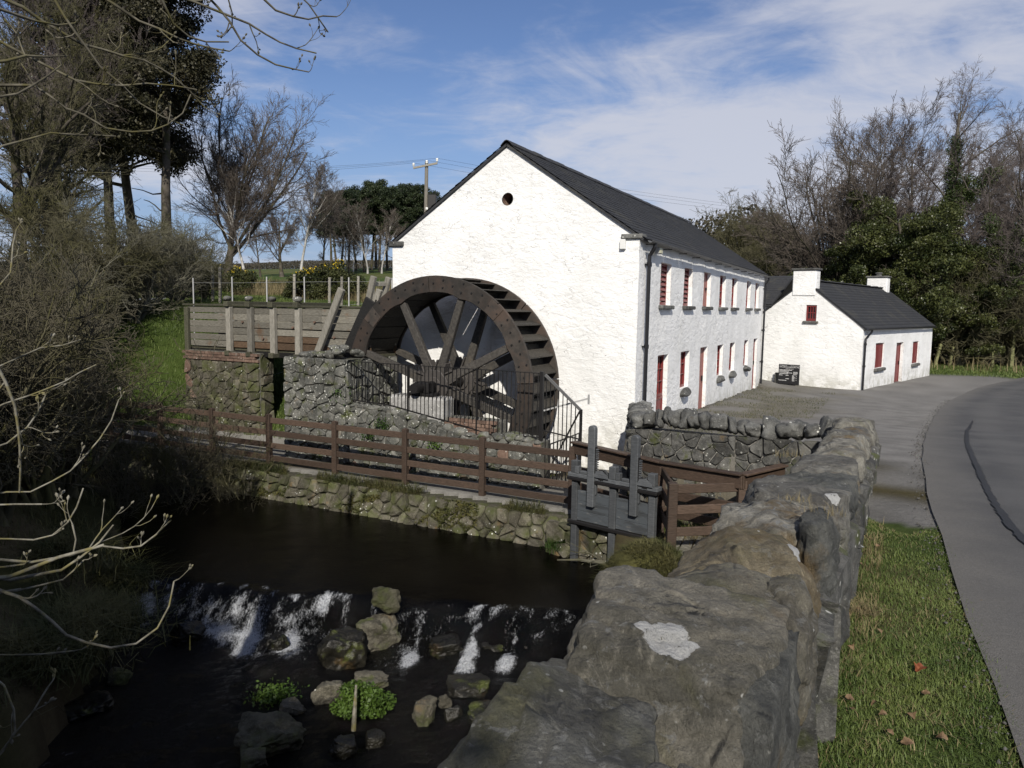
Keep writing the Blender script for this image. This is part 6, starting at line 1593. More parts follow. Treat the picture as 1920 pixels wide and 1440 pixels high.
def evergreen_meshes(key, seed, H, wdt, n, lsize, leaf='holly', nclump=46, conic=0.3):
    rng = np.random.default_rng(seed)
    nodes, dirs, rad = grow(rng, np.zeros((1, 3)), np.array([[0.0, 0.0, 1.0]]), np.array([H*0.92]), np.array([0.03*H]), 6, 0.05, 0.05, 0.25)
    tr_ = Soup(); tr_.add(*tubes_np(nodes, rad, 7))
    st, nd, L, r_ = spawn(rng, nodes, dirs, rad, np.array([H*0.92]), nclump, 0.06, 1.1, wdt/H*0.95, 0.4, shape=conic + 0.25)
    n2, d2, ra2 = grow(rng, st, nd, L, r_, 4, 0.18, 0.02); tr_.add(*tubes_np(n2, ra2, 4))
    cen = np.concatenate([n2[:, -1], n2[:, 2], n2[:, 3]]); R_ = np.concatenate([np.full(nclump, 0.085*H), np.full(nclump, 0.075*H), np.full(nclump, 0.08*H)])*(0.6 + 0.7*rng.random(3*nclump))
    P = clump_points(rng, cen, R_, n, 0.7, 0.35); P[:, 2] = np.maximum(P[:, 2], 0.05)
    lf = Soup(); lf.add(*leaf_quads(rng, P, lsize, 0.5))
    return [('trunk', tr_.mesh(key+'_trunk', M['bark'])), ('crown', lf.mesh(key+'_crown', M[leaf], False))]
EVG1 = evergreen_meshes('evergreen', 51, 9.0, 6.0, 80000, 0.062)
EVG2 = evergreen_meshes('evergreen', 52, 6.0, 5.5, 60000, 0.058)
EVG3 = evergreen_meshes('evergreen', 53, 5.0, 2.4, 24000, 0.055, 'needle', 30, 0.7)
def ivy_meshes(key, seed, H, r, spec, limbs, n, fork=False, **k):
    """a bare tree with ivy wrapped round its trunk and lower limbs"""
    t_, c_, lv = bare_tree(seed, H, r, spec, **k)
    rng = np.random.default_rng(seed+1); V = t_.V[0].reshape(-1, 8, 3).mean(1); pts = [V[:max(3, int(len(V)*0.93))]]
    l0 = lv[0][0]; L = np.linalg.norm(l0[:, -1]-l0[:, 0], axis=1); o = np.argsort(-L)[:limbs]
    for i in o: pts.append(l0[i, :5])
    P = []
    for p in pts:
        d = np.concatenate([p[i] + (p[i+1]-p[i])*np.linspace(0, 1, 10)[:, None] for i in range(len(p)-1)]); P.append(d)
    P = [P[0], P[0], P[0]] + P[1:]; cen = np.concatenate(P); cen = cen + rng.normal(size=cen.shape)*0.12; zz = cen[:, 2]/H
    R_ = (0.75 - 0.38*np.clip(zz, 0, 1))*(0.45 + 0.9*rng.random(len(cen)))
    Q = clump_points(rng, cen, R_, n, 0.9, 0.3)
    lf = Soup(); lf.add(*leaf_quads(rng, Q, 0.055, 0.3))
    return [('trunk', t_.mesh(key+'_trunk', M['bark'])), ('crown', c_.mesh(key+'_crown', M['twig_purple'])), ('ivy', lf.mesh(key+'_ivy', M['ivy'], False))]
IVY1 = ivy_meshes('ivy_tree', 61, 18.0, 0.34, SPEC_IVY, 5, 60000, trunk_frac=0.92, wig=0.012, rmin=0.006)
IVY2 = ivy_meshes('ivy_tree', 62, 14.0, 0.30, SPEC_OAK, 7, 60000, trunk_frac=0.80, wig=0.07, lean=(0.22, 0), rmin=0.006)

def place(meshes, name, label, cat, group, px, depth, z=None, H=None, Hm=None, yaw=0.0, pybase=None, scale=None, sink=0.1):
    x = (px-960.0)/FPX
    q = ray(px, 600); P = q*depth; zg = gz(P[0], P[1]) if z is None else z
    return plant_tree(name, label, cat, group, Vector((P[0], P[1], zg - sink)), meshes, yaw, scale or (H/Hm if H else 1.0))
# ------------------------------------------------------------------ trees on the left
GT = 'trees left of the mill'
place(FIR1, 'fir_tree', 'tall dark conifer with the widest crown, left of the bare tree', 'tree', GT, 315, 42, scale=0.98, yaw=0.4)
place(FIR2, 'fir_tree', 'dark conifer standing left of the tallest conifer', 'tree', GT, 215, 43, scale=1.05, yaw=1.9)
place(FIR2, 'fir_tree', 'dark conifer at the back between the other two', 'tree', GT, 265, 48, scale=1.18, yaw=3.3)
place(BIGT, 'bare_tree', 'big bare spreading tree against the sky left of the mill', 'tree', GT, 428, 46, scale=0.80, yaw=2.1)
place(BIR2, 'birch_tree', 'slender pale birch just right of the big bare tree trunk', 'tree', GT, 461, 45, scale=0.55, yaw=1.0)
place(ALD1, 'alder_tree', 'mossy twin stemmed bare tree at the left edge', 'tree', GT, 30, 27, scale=1.02, yaw=0.2)
place(ALD1, 'alder_tree', 'mossy bare tree in front of the dark conifers', 'tree', GT, 120, 32, scale=0.75, yaw=2.4)
place(FIR1, 'fir_tree', 'dark conifer farthest left behind the mossy trees', 'tree', GT, 120, 50, scale=1.05, yaw=5.1)
place(BIR1, 'birch_tree', 'bare birch rising behind the mossy tree at the left edge', 'tree', GT, 95, 36, scale=1.18, yaw=1.4)
place(ALD1, 'alder_tree', 'bare mossy tree on the left bank with its stem out of frame', 'tree', GT, -70, 17, scale=0.72, yaw=4.0)
place(BIR2, 'birch_tree', 'thin bare birch on the horizon left of the pine wood', 'tree', GT, 566, 85, scale=0.95, yaw=4.0)
place(OAK2, 'bare_tree', 'small bare tree on the horizon under the big spreading tree', 'tree', GT, 530, 90, scale=0.72, yaw=5.0)
place(BIR1, 'birch_tree', 'bare birch at the left end of the far pine wood', 'tree', GT, 604, 88, scale=0.75, yaw=0.4)
place(BIR1, 'birch_tree', 'small bare tree on the horizon right of the pale birch', 'tree', GT, 490, 92, scale=0.6, yaw=3.1)
GPW = 'pines of the far wood behind the mill'
rng = random.Random(31)
pw = [(622, 100, 0.98), (640, 108, 1.1), (655, 98, 0.95), (668, 112, 1.2), (683, 100, 1.0), (697, 115, 1.25), (712, 102, 1.05), (726, 112, 1.2), (742, 100, 0.98), (757, 110, 1.15), (772, 102, 1.05), (790, 110, 1.1), (808, 104, 0.95), (632, 120, 1.2), (705, 125, 1.3), (745, 124, 1.3), (780, 122, 1.2)]
ORD = ['first', 'second', 'third', 'fourth', 'fifth', 'sixth', 'seventh', 'eighth', 'ninth', 'tenth', 'eleventh']
for i, (px, d, s) in enumerate(pw):
    lab = ORD[sorted(q[0] for q in pw if (q[1] < 106) == (d < 106)).index(px)] + (' pine from the left in the front row of the far wood' if d < 106 else ' pine from the left in the back row of the far wood')
    place((PIN1, PIN2)[i % 2], 'pine_tree', lab, 'tree', GPW, px, d, scale=s*1.0, yaw=i*1.3)
for i, (px, d, s) in enumerate(((648, 96, 0.62), (690, 95, 0.66), (716, 95, 0.60), (663, 97, 0.5))):
    place(BIR2, 'birch_tree', ['pale birch stem at the left front of the far pine wood', 'pale birch in the middle front of the far pine wood', 'pale birch at the right front of the far pine wood', 'smallest pale birch before the far pine wood'][i], 'tree', 'birches before the pine wood', px, d, scale=s, yaw=i*2.0)
# bushes
GBU = 'leafless bushes left of the water trough'
for i, (px, d, s, me, lab) in enumerate((
        (330, 25.0, 0.80, BUSH1, 'grey leafless willow bush behind the left end of the trough'),
        (255, 22.5, 0.98, BUSH1, 'large grey leafless bush under the dark conifers'),
        (165, 21.5, 1.05, BUSH2, 'mossy leafless bush left of the grey willow'),
        (85, 20.0, 1.2, BUSH1, 'pale leafless bush beneath the mossy left tree'),
        (20, 18.0, 1.3, BUSH2, 'leafless bush at the left picture edge'),
        (385, 27.5, 0.65, BUSH3, 'dark low bush behind the wire fence'),
        (300, 29.0, 0.9, BUSH2, 'mossy bush behind the grey willow bush'),
        (110, 27.0, 1.25, BUSH2, 'tall mossy bush at the back beneath the birch'))):
    place(me, 'bush', lab, 'bush', GBU, px, d, scale=s, yaw=i*1.7)
GBK = 'leafless saplings on the dark left bank'
for i, (px, d, s, me, lab) in enumerate((
        (300, 15.2, 0.75, BUSH4, 'dark leafless sapling before the left end of the path fence'),
        (215, 14.5, 0.8, BUSH4, 'dark leafless sapling on the bank at the pool corner'),
        (105, 13.0, 1.0, BUSH3, 'tangled leafless bush on the bank above the pool'),
        (40, 11.5, 0.95, BUSH3, 'twiggy bush on the near left bank'),
        (-40, 10.0, 1.1, BUSH3, 'leafless bush at the lower left picture edge'),
        (355, 16.0, 0.85, BUSH4, 'thin leafless sapling before the brick abutment'),
        (420, 15.6, 0.65, BUSH4, 'small leafless sapling at the foot of the abutment'),
        (40, 15.0, 1.2, BUSH3, 'dark tangled bush at the left behind the near twiggy one'))):
    place(me, 'sapling', lab, 'sapling', GBK, px, d, scale=s, yaw=i*2.1, sink=0.15)
# gorse
def gorse(seed, Rx, H, n):
    rng = np.random.default_rng(seed); k = 26
    cen = np.stack([rng.uniform(-Rx, Rx, k), rng.uniform(-Rx*0.6, Rx*0.6, k), rng.uniform(0.25, 0.85, k)*H], 1); cen[:, 2] *= 1 - 0.35*(cen[:, 0]/Rx)**2
    stt = Soup(); nodes = np.stack([np.stack([cen[:, 0]*0.3, cen[:, 1]*0.3, np.zeros(k)], 1), cen*0.6, cen], 1); stt.add(*tubes_np(nodes, np.full((k, 3), 0.03), 4))
    P = clump_points(rng, cen, np.full(k, 0.24*H), n, 0.9, 0.1); P[:, 2] = np.abs(P[:, 2]); s1 = Soup(); s1.add(*leaf_quads(rng, P, 0.045, 0.8))
    Q = P[rng.choice(n, n//5, replace=False)]; Q = Q[Q[:, 2] > H*(0.76 + 0.18*rng.random(len(Q)))] + np.array([0, -0.06, 0.06]); s2 = Soup(); s2.add(*leaf_quads(rng, Q, 0.040, 0.3))
    return [('stems', stt.mesh('gorse_stems', M['bark'])), ('foliage', s1.mesh('gorse_foliage', M['gorse'], False)), ('flowers', s2.mesh('gorse_flowers', M['gorse_flower'], False))]
G1, G2 = gorse(71, 1.0, 1.7, 16000), gorse(72, 0.85, 1.45, 12000)
place(G1, 'gorse_bush', 'taller yellow flowering gorse bush behind the wire fence', 'gorse bush', 'gorse bushes', 630, 31, yaw=0.0)
place(G2, 'gorse_bush', 'lower yellow flowering gorse bush left of the taller one', 'gorse bush', 'gorse bushes', 582, 31.5, yaw=0.3)
place(G2, 'gorse_bush', 'dark gorse bush by the foot of the big bare tree', 'gorse bush', 'gorse bushes', 450, 34, scale=0.9, yaw=2.3)
place(G1, 'gorse_bush', 'dark gorse bush left of the big bare tree foot', 'gorse bush', 'gorse bushes', 385, 35, scale=0.9, yaw=2.9)

# ------------------------------------------------------------------ trees on the right
GR = 'trees behind the cottage'
place(OAK1, 'bare_tree', 'spreading bare tree behind the cottage left of the evergreens', 'tree', GR, 1563, 56, scale=1.12, yaw=2.2)
place(OAK2, 'bare_tree', 'bare tree behind the near chimney', 'tree', GR, 1500, 66, scale=0.7, yaw=2.2)
place(OAK2, 'bare_tree', 'bare round crowned tree between spreading tree and evergreens', 'tree', GR, 1610, 58, scale=1.15, yaw=0.7)
place(BIR1, 'birch_tree', 'bare birch rising between spreading tree and ivy column', 'tree', GR, 1650, 60, scale=1.35, yaw=0.6)
place(BIR1, 'birch_tree', 'bare birch behind the ivy column', 'tree', GR, 1700, 63, scale=1.28, yaw=3.6)
place(IVY1, 'ivy_tree', 'tallest tree, its straight trunk clad in dark ivy', 'tree', GR, 1752, 51, scale=1.0, yaw=0.0)
place(IVY2, 'ivy_tree', 'leaning ivy clad tree right of the tallest one', 'tree', GR, 1806, 49.5, scale=1.0, yaw=0.0)
place(OAK2, 'bare_tree', 'bare spreading tree at the right picture edge', 'tree', GR, 1885, 62, scale=1.25, yaw=4.4)
place(BIR1, 'birch_tree', 'bare birch at the back beside the leaning ivy tree', 'tree', GR, 1850, 64, scale=1.3, yaw=5.2)
place(BIR1, 'birch_tree', 'bare birch at the far right behind the road', 'tree', GR, 1935, 58, scale=1.15, yaw=2.6)
place(OAK1, 'bare_tree', 'bare tree leaning in from beyond the right edge', 'tree', GR, 1990, 58, scale=1.0, yaw=5.0)
GE = 'evergreens behind the cottage'
place(EVG1, 'evergreen_tree', 'tall yellowish green evergreen behind the far chimney', 'tree', GE, 1690, 49, scale=1.12, yaw=0.4)
place(EVG2, 'evergreen_tree', 'broad evergreen behind the middle of the cottage roof', 'tree', GE, 1640, 51, scale=1.2, yaw=1.4)
place(EVG1, 'evergreen_tree', 'dark evergreen below the ivy column', 'tree', GE, 1740, 48, scale=0.95, yaw=2.4)
place(EVG2, 'evergreen_tree', 'low dark evergreen at the end of the cottage', 'tree', GE, 1790, 48, scale=0.95, yaw=3.4)
place(EVG2, 'evergreen_tree', 'dark undergrowth evergreen behind the near chimney', 'tree', GE, 1560, 62, scale=0.95, yaw=4.4)
place(EVG2, 'evergreen_tree', 'dark undergrowth evergreen right of the mossy posts', 'tree', GE, 1905, 53, scale=0.85, yaw=5.4)
place(EVG2, 'evergreen_tree', 'evergreen behind the mill end', 'tree', GE, 1480, 72, scale=1.0, yaw=0.9)
GS = 'leafless undergrowth bushes behind the cottage'
for i, (px, d, s, me, lab) in enumerate((
        (1800, 47.5, 2.0, BUSH2, 'tangled leafless bush right of the cottage end'),
        (1850, 49.0, 2.3, BUSH3, 'tall leafless bush behind the mossy posts'),
        (1900, 48.0, 2.2, BUSH2, 'mossy leafless bush at the right edge'),
        (1945, 47.0, 2.0, BUSH3, 'leafless bush cut by the right picture edge'),
        (1600, 60.0, 2.2, BUSH3, 'leafless bush above the cottage ridge'),
        (1520, 60.0, 2.3, BUSH2, 'leafless bush left of the near chimney'),
        (1455, 68.0, 2.4, BUSH2, 'leafless bush over the link building roof'),
        (1410, 75.0, 2.6, BUSH2, 'leafless bush behind the far end of the mill roof'),
        (1720, 55.0, 2.2, BUSH3, 'leafless bush among the evergreens'))):
    place(me, 'bush', lab, 'bush', GS, px, d, scale=s, yaw=i*1.9)
place(PIN1, 'pine_tree', 'distant flat topped pine over the mill eaves', 'tree', 'distant pines at the mill end', 1400, 95, scale=0.52, yaw=0.2)
place(PIN2, 'pine_tree', 'distant pine right of the flat topped one', 'tree', 'distant pines at the mill end', 1426, 98, scale=0.62, yaw=1.2)
place(EVG3, 'cypress_tree', 'distant small conical conifer left of the bare trees', 'tree', None, 1474, 84, scale=1.25, yaw=0.0)
place(BIR2, 'birch_tree', 'pale bare birch left of the distant conifer', 'tree', None, 1462, 90, scale=0.6, yaw=0.5)
# far woodland strips closing the horizon
def wood_strip(name, pts, H, n, leaf, seed, size):
    rng = np.random.default_rng(seed); P = []
    pts = np.array(pts, float); i = rng.integers(0, len(pts)-1, n); f = rng.random(n); p = pts[i]*(1-f)[:, None] + pts[i+1]*f[:, None] + rng.normal(size=(n, 2))*5
    hh = H*(0.45 + 0.55*vnoise(p[:, 0]+500, p[:, 1]+500, 0.06, seed)); z = ground_z(p[:, 0], p[:, 1]) + rng.random(n)**0.7*hh
    s = Soup(); s.add(*leaf_quads(rng, np.stack([p[:, 0], p[:, 1], z], 1), size, 0.2)); o = link(name, s.mesh(name, M[leaf], False), None, 'stuff'); return o
M['far_wood'] = m_leaf('far_wood', (0.045, 0.042, 0.030), (0.085, 0.075, 0.055), 0.9, 0.05)
ws = wood_strip('distant_woodland', [(28, 112), (60, 95), (95, 70), (130, 40)], 9, 60000, 'far_wood', 5, 0.30)
ws2 = wood_strip('distant_woodland', [(-190, 150), (-120, 165), (-60, 175), (-20, 185)], 3.2, 90000, 'far_wood', 6, 0.14)

# ------------------------------------------------------------------ overhanging branches of two near trees whose trunks stand out of the frame
def ash_branch(soup, P, r0, rng, sub=True, dens=1.0, r1=0.004):
    """one traced branch with opposite twigs that curve upwards and end in a bud"""
    pts = smooth_line(resample(P, 0.09), 3); n = len(pts)
    arr = np.array([tuple(p) for p in pts])[None] + rng.normal(size=(1, n, 3))*0.006; rad = np.linspace(r0, r1, n)[None]*(1 + 0.12*rng.random((1, n)))
    soup.add(*tubes_np(arr, rad, 6))
    if not sub: return
    k = max(2, int(n/5*dens)); sel = rng.choice(np.arange(2, n), min(k, n-2), replace=False); st = arr[0, sel]; tg = nrm_(arr[0, np.minimum(sel+1, n-1)] - arr[0, sel-1])
    m = len(sel); sd = nrm_(rng.normal(size=(m, 3))*np.array([1, 1.0, 0.8])); d = nrm_(tg*0.75 + sd*0.75); L = rng.uniform(0.12, 0.42, m)*min(1.6, r0/0.012)
    nodes, dirs, rr = grow(rng, st, d, L, np.minimum(rad[0, sel]*0.7, 0.0075), 6, 0.16, 0.16, 0.55); soup.add(*tubes_np(nodes, rr, 5))
    bud = np.stack([nodes[:, -1], nodes[:, -1] + dirs[:, -1]*0.012, nodes[:, -1] + dirs[:, -1]*0.024], 1); soup.add(*tubes_np(bud, np.tile(np.array([0.004, 0.0085, 0.002]), (m, 1)), 5))
    st2, nd2, L2, r2 = spawn(rng, nodes, dirs, rr, L, 2, 0.35, 0.75, 0.5, 0.75); n3, d3, r3 = grow(rng, st2, nd2, L2, r2, 4, 0.16, 0.18, 0.6); soup.add(*tubes_np(n3, r3, 4))
    bud = np.stack([n3[:, -1], n3[:, -1] + d3[:, -1]*0.01, n3[:, -1] + d3[:, -1]*0.02], 1); soup.add(*tubes_np(bud, np.tile(np.array([0.003, 0.007, 0.002]), (len(n3), 1)), 4))
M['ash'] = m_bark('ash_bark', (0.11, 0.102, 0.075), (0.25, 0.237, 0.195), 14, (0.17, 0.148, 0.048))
M['ash_dark'] = m_bark('shaded_ash_bark', (0.050, 0.046, 0.034), (0.125, 0.115, 0.088), 9, (0.082, 0.074, 0.024))  # darker copy of the ash bark, shade put into its colour
def traced(paths, depth_of, seed, r0, name, label, root, trunk_r, mat, dens=1.0):
    rng = np.random.default_rng(seed); s = Soup()
    for (pp_, dep, rr) in paths:
        rr *= 0.8 if mat == 'ash_dark' else 0.62
        P = [at_y(px, py, dep[0] + (dep[1]-dep[0])*i/(len(pp_)-1)) for i, (px, py) in enumerate(pp_)]
        ash_branch(s, P, rr, rng, True, dens)
    tr_ = Soup(); rt = Vector(root)
    top = Vector((rt.x+0.5, rt.y+0.3, 7.5)); nodes = np.array([[tuple(rt), tuple(rt.lerp(top, 0.35) + Vector((0.1, 0, 0))), tuple(rt.lerp(top, 0.7)), tuple(top)]]); tr_.add(*tubes_np(nodes, np.array([[trunk_r*1.3, trunk_r, trunk_r*0.8, trunk_r*0.4]]), 10))
    for (pp_, dep, rr) in paths:
        p0 = at_y(*pp_[0], dep[0]); zt = min(max(p0.z - 0.5, rt.z+0.5), 7.2); f = (zt - rt.z)/(top.z - rt.z); q = rt.lerp(top, f)
        if (p0 - q).length > 0.3:
            K_ = 12; L_ = (p0 - q).length; wob = np.cumsum(rng.normal(size=(K_, 3))*0.055*L_/3, axis=0); tt = np.linspace(0, 1, K_); wob = wob - wob[-1]*tt[:, None]; wob[:, 2] += 0.35*np.sin(np.pi*tt)*L_/4
            nodes = (np.array(q)[None]*(1-tt)[:, None] + np.array(p0)[None]*tt[:, None] + wob*np.minimum(1, 4*(1-tt))[:, None])[None]; tr_.add(*tubes_np(nodes, (rr*(2.4 - 1.4*tt))[None], 6))
    r_ = thing('ash_tree', label, 'tree', rt)
    link('trunk', tr_.mesh('ash_trunk', M[mat]), r_); link('branches', s.mesh('ash_branches', M[mat]), r_)
    return r_
up_paths = [
    ([(130, -60), (215, 15), (300, 60), (370, 92), (430, 95)], (4.6, 5.0), 0.012), ([(260, -50), (320, 0), (400, 8), (470, 45), (520, 85), (590, 98)], (4.6, 5.2), 0.012),
    ([(360, -40), (430, 40), (470, 110), (520, 128), (552, 132), (580, 136)], (4.8, 5.2), 0.010), ([(470, -40), (500, 30), (545, 38), (590, 45), (605, 22), (632, 28)], (4.8, 5.2), 0.009),
    ([(290, -30), (315, 50), (345, 85), (380, 95), (425, 78)], (4.4, 4.8), 0.009), ([(-30, -20), (80, 30), (150, 90), (240, 100), (330, 140), (380, 195)], (4.2, 5.0), 0.013),
    ([(80, -40), (140, 60), (180, 120), (215, 155), (262, 200), (300, 235), (345, 232)], (4.3, 4.8), 0.010), ([(-30, 60), (60, 110), (140, 160), (225, 160), (275, 150), (330, 152), (372, 172)], (4.2, 4.8), 0.010),
    ([(-40, 200), (30, 165), (75, 175), (110, 120)], (4.0, 4.3), 0.010), ([(60, 160), (120, 205), (190, 240), (240, 255), (300, 258), (345, 225), (360, 180)], (4.3, 4.7), 0.008),
    ([(-30, 120), (40, 95), (90, 110), (130, 105)], (4, 4.4), 0.012), ([(-20, 10), (40, 30), (70, 60), (140, 40)], (4, 4.4), 0.010), ([(-40, 300), (40, 250), (100, 240), (150, 255), (215, 258)], (4.1, 4.6), 0.008),
    ([(540, -40), (575, 15), (600, 35), (615, 60)], (5, 5.2), 0.006), ([(410, -50), (440, 20), (455, 75), (425, 60)], (4.9, 5.1), 0.006)]
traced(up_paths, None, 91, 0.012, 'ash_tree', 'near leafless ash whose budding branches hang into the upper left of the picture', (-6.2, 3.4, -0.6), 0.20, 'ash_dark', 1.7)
lo_paths = [
    ([(-60, 1075), (20, 1095), (60, 1092), (120, 1070), (165, 1045), (195, 1020), (210, 985)], (3.4, 3.6), 0.016), ([(-40, 1095), (45, 1115), (70, 1130), (115, 1190), (150, 1215), (210, 1227), (265, 1220), (310, 1190), (330, 1150), (330, 1095)], (3.4, 3.6), 0.013),
    ([(195, 1022), (230, 1035), (262, 1046), (300, 1020), (325, 972)], (3.58, 3.7), 0.008), ([(40, 1105), (90, 1112), (130, 1095), (150, 1065), (160, 1050)], (3.5, 3.55), 0.007), ([(-30, 1065), (10, 1068), (45, 1058)], (3.4, 3.45), 0.008),
    ([(-40, 1228), (20, 1232), (80, 1235), (140, 1218)], (3.4, 3.5), 0.006), ([(-40, 1250), (20, 1275), (50, 1330), (45, 1380), (-20, 1440)], (3.3, 3.3), 0.008), ([(-40, 1440), (30, 1390), (75, 1330), (85, 1290)], (3.3, 3.4), 0.005),
    ([(-30, 1010), (60, 1022), (110, 1010), (145, 1000), (152, 950), (155, 915)], (3.5, 3.8), 0.007), ([(-30, 945), (40, 965), (80, 945)], (3.5, 3.6), 0.007), ([(140, 1040), (148, 1010), (135, 985)], (3.55, 3.55), 0.006),
    ([(-40, 850), (20, 838), (60, 800), (80, 790), (85, 740)], (3.8, 4.2), 0.008), ([(-40, 700), (40, 672), (80, 650), (150, 640)], (4.2, 4.6), 0.008), ([(-30, 770), (60, 745), (120, 715), (180, 685)], (4.0, 4.5), 0.008), ([(-20, 560), (20, 540), (25, 490), (28, 430)], (4, 4.3), 0.007),
    ([(-30, 930), (60, 925), (130, 890), (190, 830), (215, 790), (222, 750)], (4.0, 4.6), 0.008), ([(-30, 640), (15, 720), (45, 800), (40, 880), (38, 920)], (3.6, 3.8), 0.014)]
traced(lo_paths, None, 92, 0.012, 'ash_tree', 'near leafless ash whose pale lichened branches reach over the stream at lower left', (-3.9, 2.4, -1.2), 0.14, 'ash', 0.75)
# evergreen trees on the bank upstream of the bridge, whose shade lies over the water
for i, (x, y, s) in enumerate(((-6.4, -3.6, 1.0), (-9.8, -2.6, 1.05), (-3.6, -5.2, 0.92))):
    plant_tree('evergreen_tree', ['evergreen tree shading the stream, nearest the bridge', 'evergreen tree on the far bank shading the pool', 'evergreen tree beside the bridge behind the viewer'][i], 'tree', 'shade trees behind the viewer', Vector((x, y, -0.8)), EVG1, i*1.6, s)
# ------------------------------------------------------------------ grass, tufts, leaves
def blades(rng, P, h, w, lean=0.35, wind=(0, 0)):
    n = len(P); az = rng.random(n)*2*np.pi; d = np.stack([np.cos(az), np.sin(az), np.zeros(n)], 1); s = np.stack([-np.sin(az), np.cos(az), np.zeros(n)], 1)
    hh = h*(0.5 + rng.random(n)); ww = (w*(0.6 + 0.8*rng.random(n)))[:, None]; ln = (lean*rng.random(n)*hh)[:, None]
    m = P + d*ln*0.35 + np.array([0, 0, 1.0])*(hh*0.55)[:, None]; tp = P + d*ln*1.2 + np.array([0, 0, 1.0])*(hh*(1 - 0.25*lean*rng.random(n)))[:, None] + np.array([wind[0], wind[1], 0])*hh[:, None]
    V = np.stack([P - s*ww/2, P + s*ww/2, m + s*ww*0.38, m - s*ww*0.38, tp + s*ww*0.06, tp - s*ww*0.06], 1).reshape(-1, 3); k = np.arange(n)*6
    F = np.concatenate([np.stack([k, k+1, k+2, k+3], 1), np.stack([k+3, k+2, k+4, k+5], 1)]); return V, F
rng = np.random.default_rng(101)
# verge lawn beside the parapet: denser near the eye
edge_xy = np.array([(p.x, p.y) for p in el])
def on_road(x, y):
    e = np.interp(y, edge_xy[:, 1], edge_xy[:, 0]); return x > e
def scatter_ab(n, a0, a1, b0, b1, pw=1.0):
    a = a0 + (a1-a0)*rng.random(n)**pw; b = b0 + (b1-b0)*rng.random(n); return DV[0]*a + NV[0]*b, DV[1]*a + NV[1]*b, a, b
x, y, a, b = scatter_ab(220000, 0.9, 8.6, -1.6, 0.20, 1.45)
far_end = np.array([gpix(1612, 955, 0.9).to_tuple()[:2], gpix(1735, 952, 0.9).to_tuple()[:2]])
aend = 7.35 + 0.25*np.sin(b*9)
k = ~on_road(x + 0.03*rng.normal(size=len(x)) - 0.02, y) & (a < aend) 
dens = 0.35 + 0.65*smooth((vnoise(x+50, y+50, 2.2, 44) - 0.25)/0.4)
k &= rng.random(len(x)) < dens
x, y = x[k], y[k]; P = np.stack([x, y, ground_z(x, y) - 0.004], 1)
hv_ = 0.018 + 0.026*vnoise(x+20, y+20, 1.6, 55)
V, F = blades(rng, P, hv_, 0.0040, 1.2); s = Soup(); s.add(V, F); link('verge_grass', s.mesh('verge_grass', M['grass'], False), None, 'stuff')
sel = rng.random(len(P)) < 0.10
V, F = blades(rng, P[sel], 0.030, 0.0040, 1.6); s = Soup(); s.add(V, F); link('verge_dry_grass', s.mesh('verge_dry_grass', M['grass_dry'], False), None, 'stuff')
# dry grass strip at the foot of the parapet
x, y, a, b = scatter_ab(1800, 3.8, 7.4, -0.02, 0.19)
kk = vnoise(x+9, y+9, 1.5, 7) > 0.42; x, y = x[kk], y[kk]
V, F = blades(rng, np.stack([x, y, ground_z(x, y)], 1), 0.05, 0.0035, 1.2); s = Soup(); s.add(V, F); link('parapet_foot_grass', s.mesh('parapet_foot_grass', M['grass_dry'], False), None, 'stuff')
# grit along the edge of the road
n = 5000; i = rng.integers(2, 60, n); f = rng.random(n); ex = np.array([tuple(q) for q in el]); q = ex[i]*(1-f)[:, None] + ex[i+1]*f[:, None]; q = q + np.stack([rng.normal(size=n)*0.10, rng.normal(size=n)*0.05, np.zeros(n)], 1)
q[:, 2] = ground_z(q[:, 0], q[:, 1]) + 0.018; sz = (0.004 + 0.012*rng.random(n)**3)[:, None]; oc = np.array([[1, 0, 0], [0, 1, 0], [-1, 0, 0], [0, -1, 0], [0, 0, 0.8], [0, 0, -0.8]], float)
V = (q[:, None, :] + oc[None]*(sz*(0.7 + 0.6*rng.random((n, 6))))[:, :, None]).reshape(-1, 3); k6 = np.arange(n)*6
F = np.concatenate([np.stack([k6+a_, k6+b_, k6+c_], 1) for a_, b_, c_ in ((0, 1, 4), (1, 2, 4), (2, 3, 4), (3, 0, 4), (1, 0, 5), (2, 1, 5), (3, 2, 5), (0, 3, 5))])
M['grit'] = m_rock('grit', (0.06, 0.058, 0.053), (0.15, 0.145, 0.135), 4.0); link('road_grit', np_mesh('road_grit', V, F, M['grit']), None, 'stuff')
# thin weeds of the gravel yard behind
x, y, a, b = scatter_ab(7000, 12.5, 31, 1.8, 4.8); kk = (vnoise(x, y, 0.8, 1) > 0.45) & (gz(0, 0) > -9); x, y = x[kk], y[kk]
side = (MC[0]-PL[0])*(y-PL[1]) - (MC[1]-PL[1])*(x-PL[0]); x, y = x[side < -0.6], y[side < -0.6]
V, F = blades(rng, np.stack([x, y, ground_z(x, y)], 1), 0.045, 0.008, 0.9); s = Soup(); s.add(V, F); link('yard_weeds', s.mesh('yard_weeds', M['grass_bank'], False), None, 'stuff')
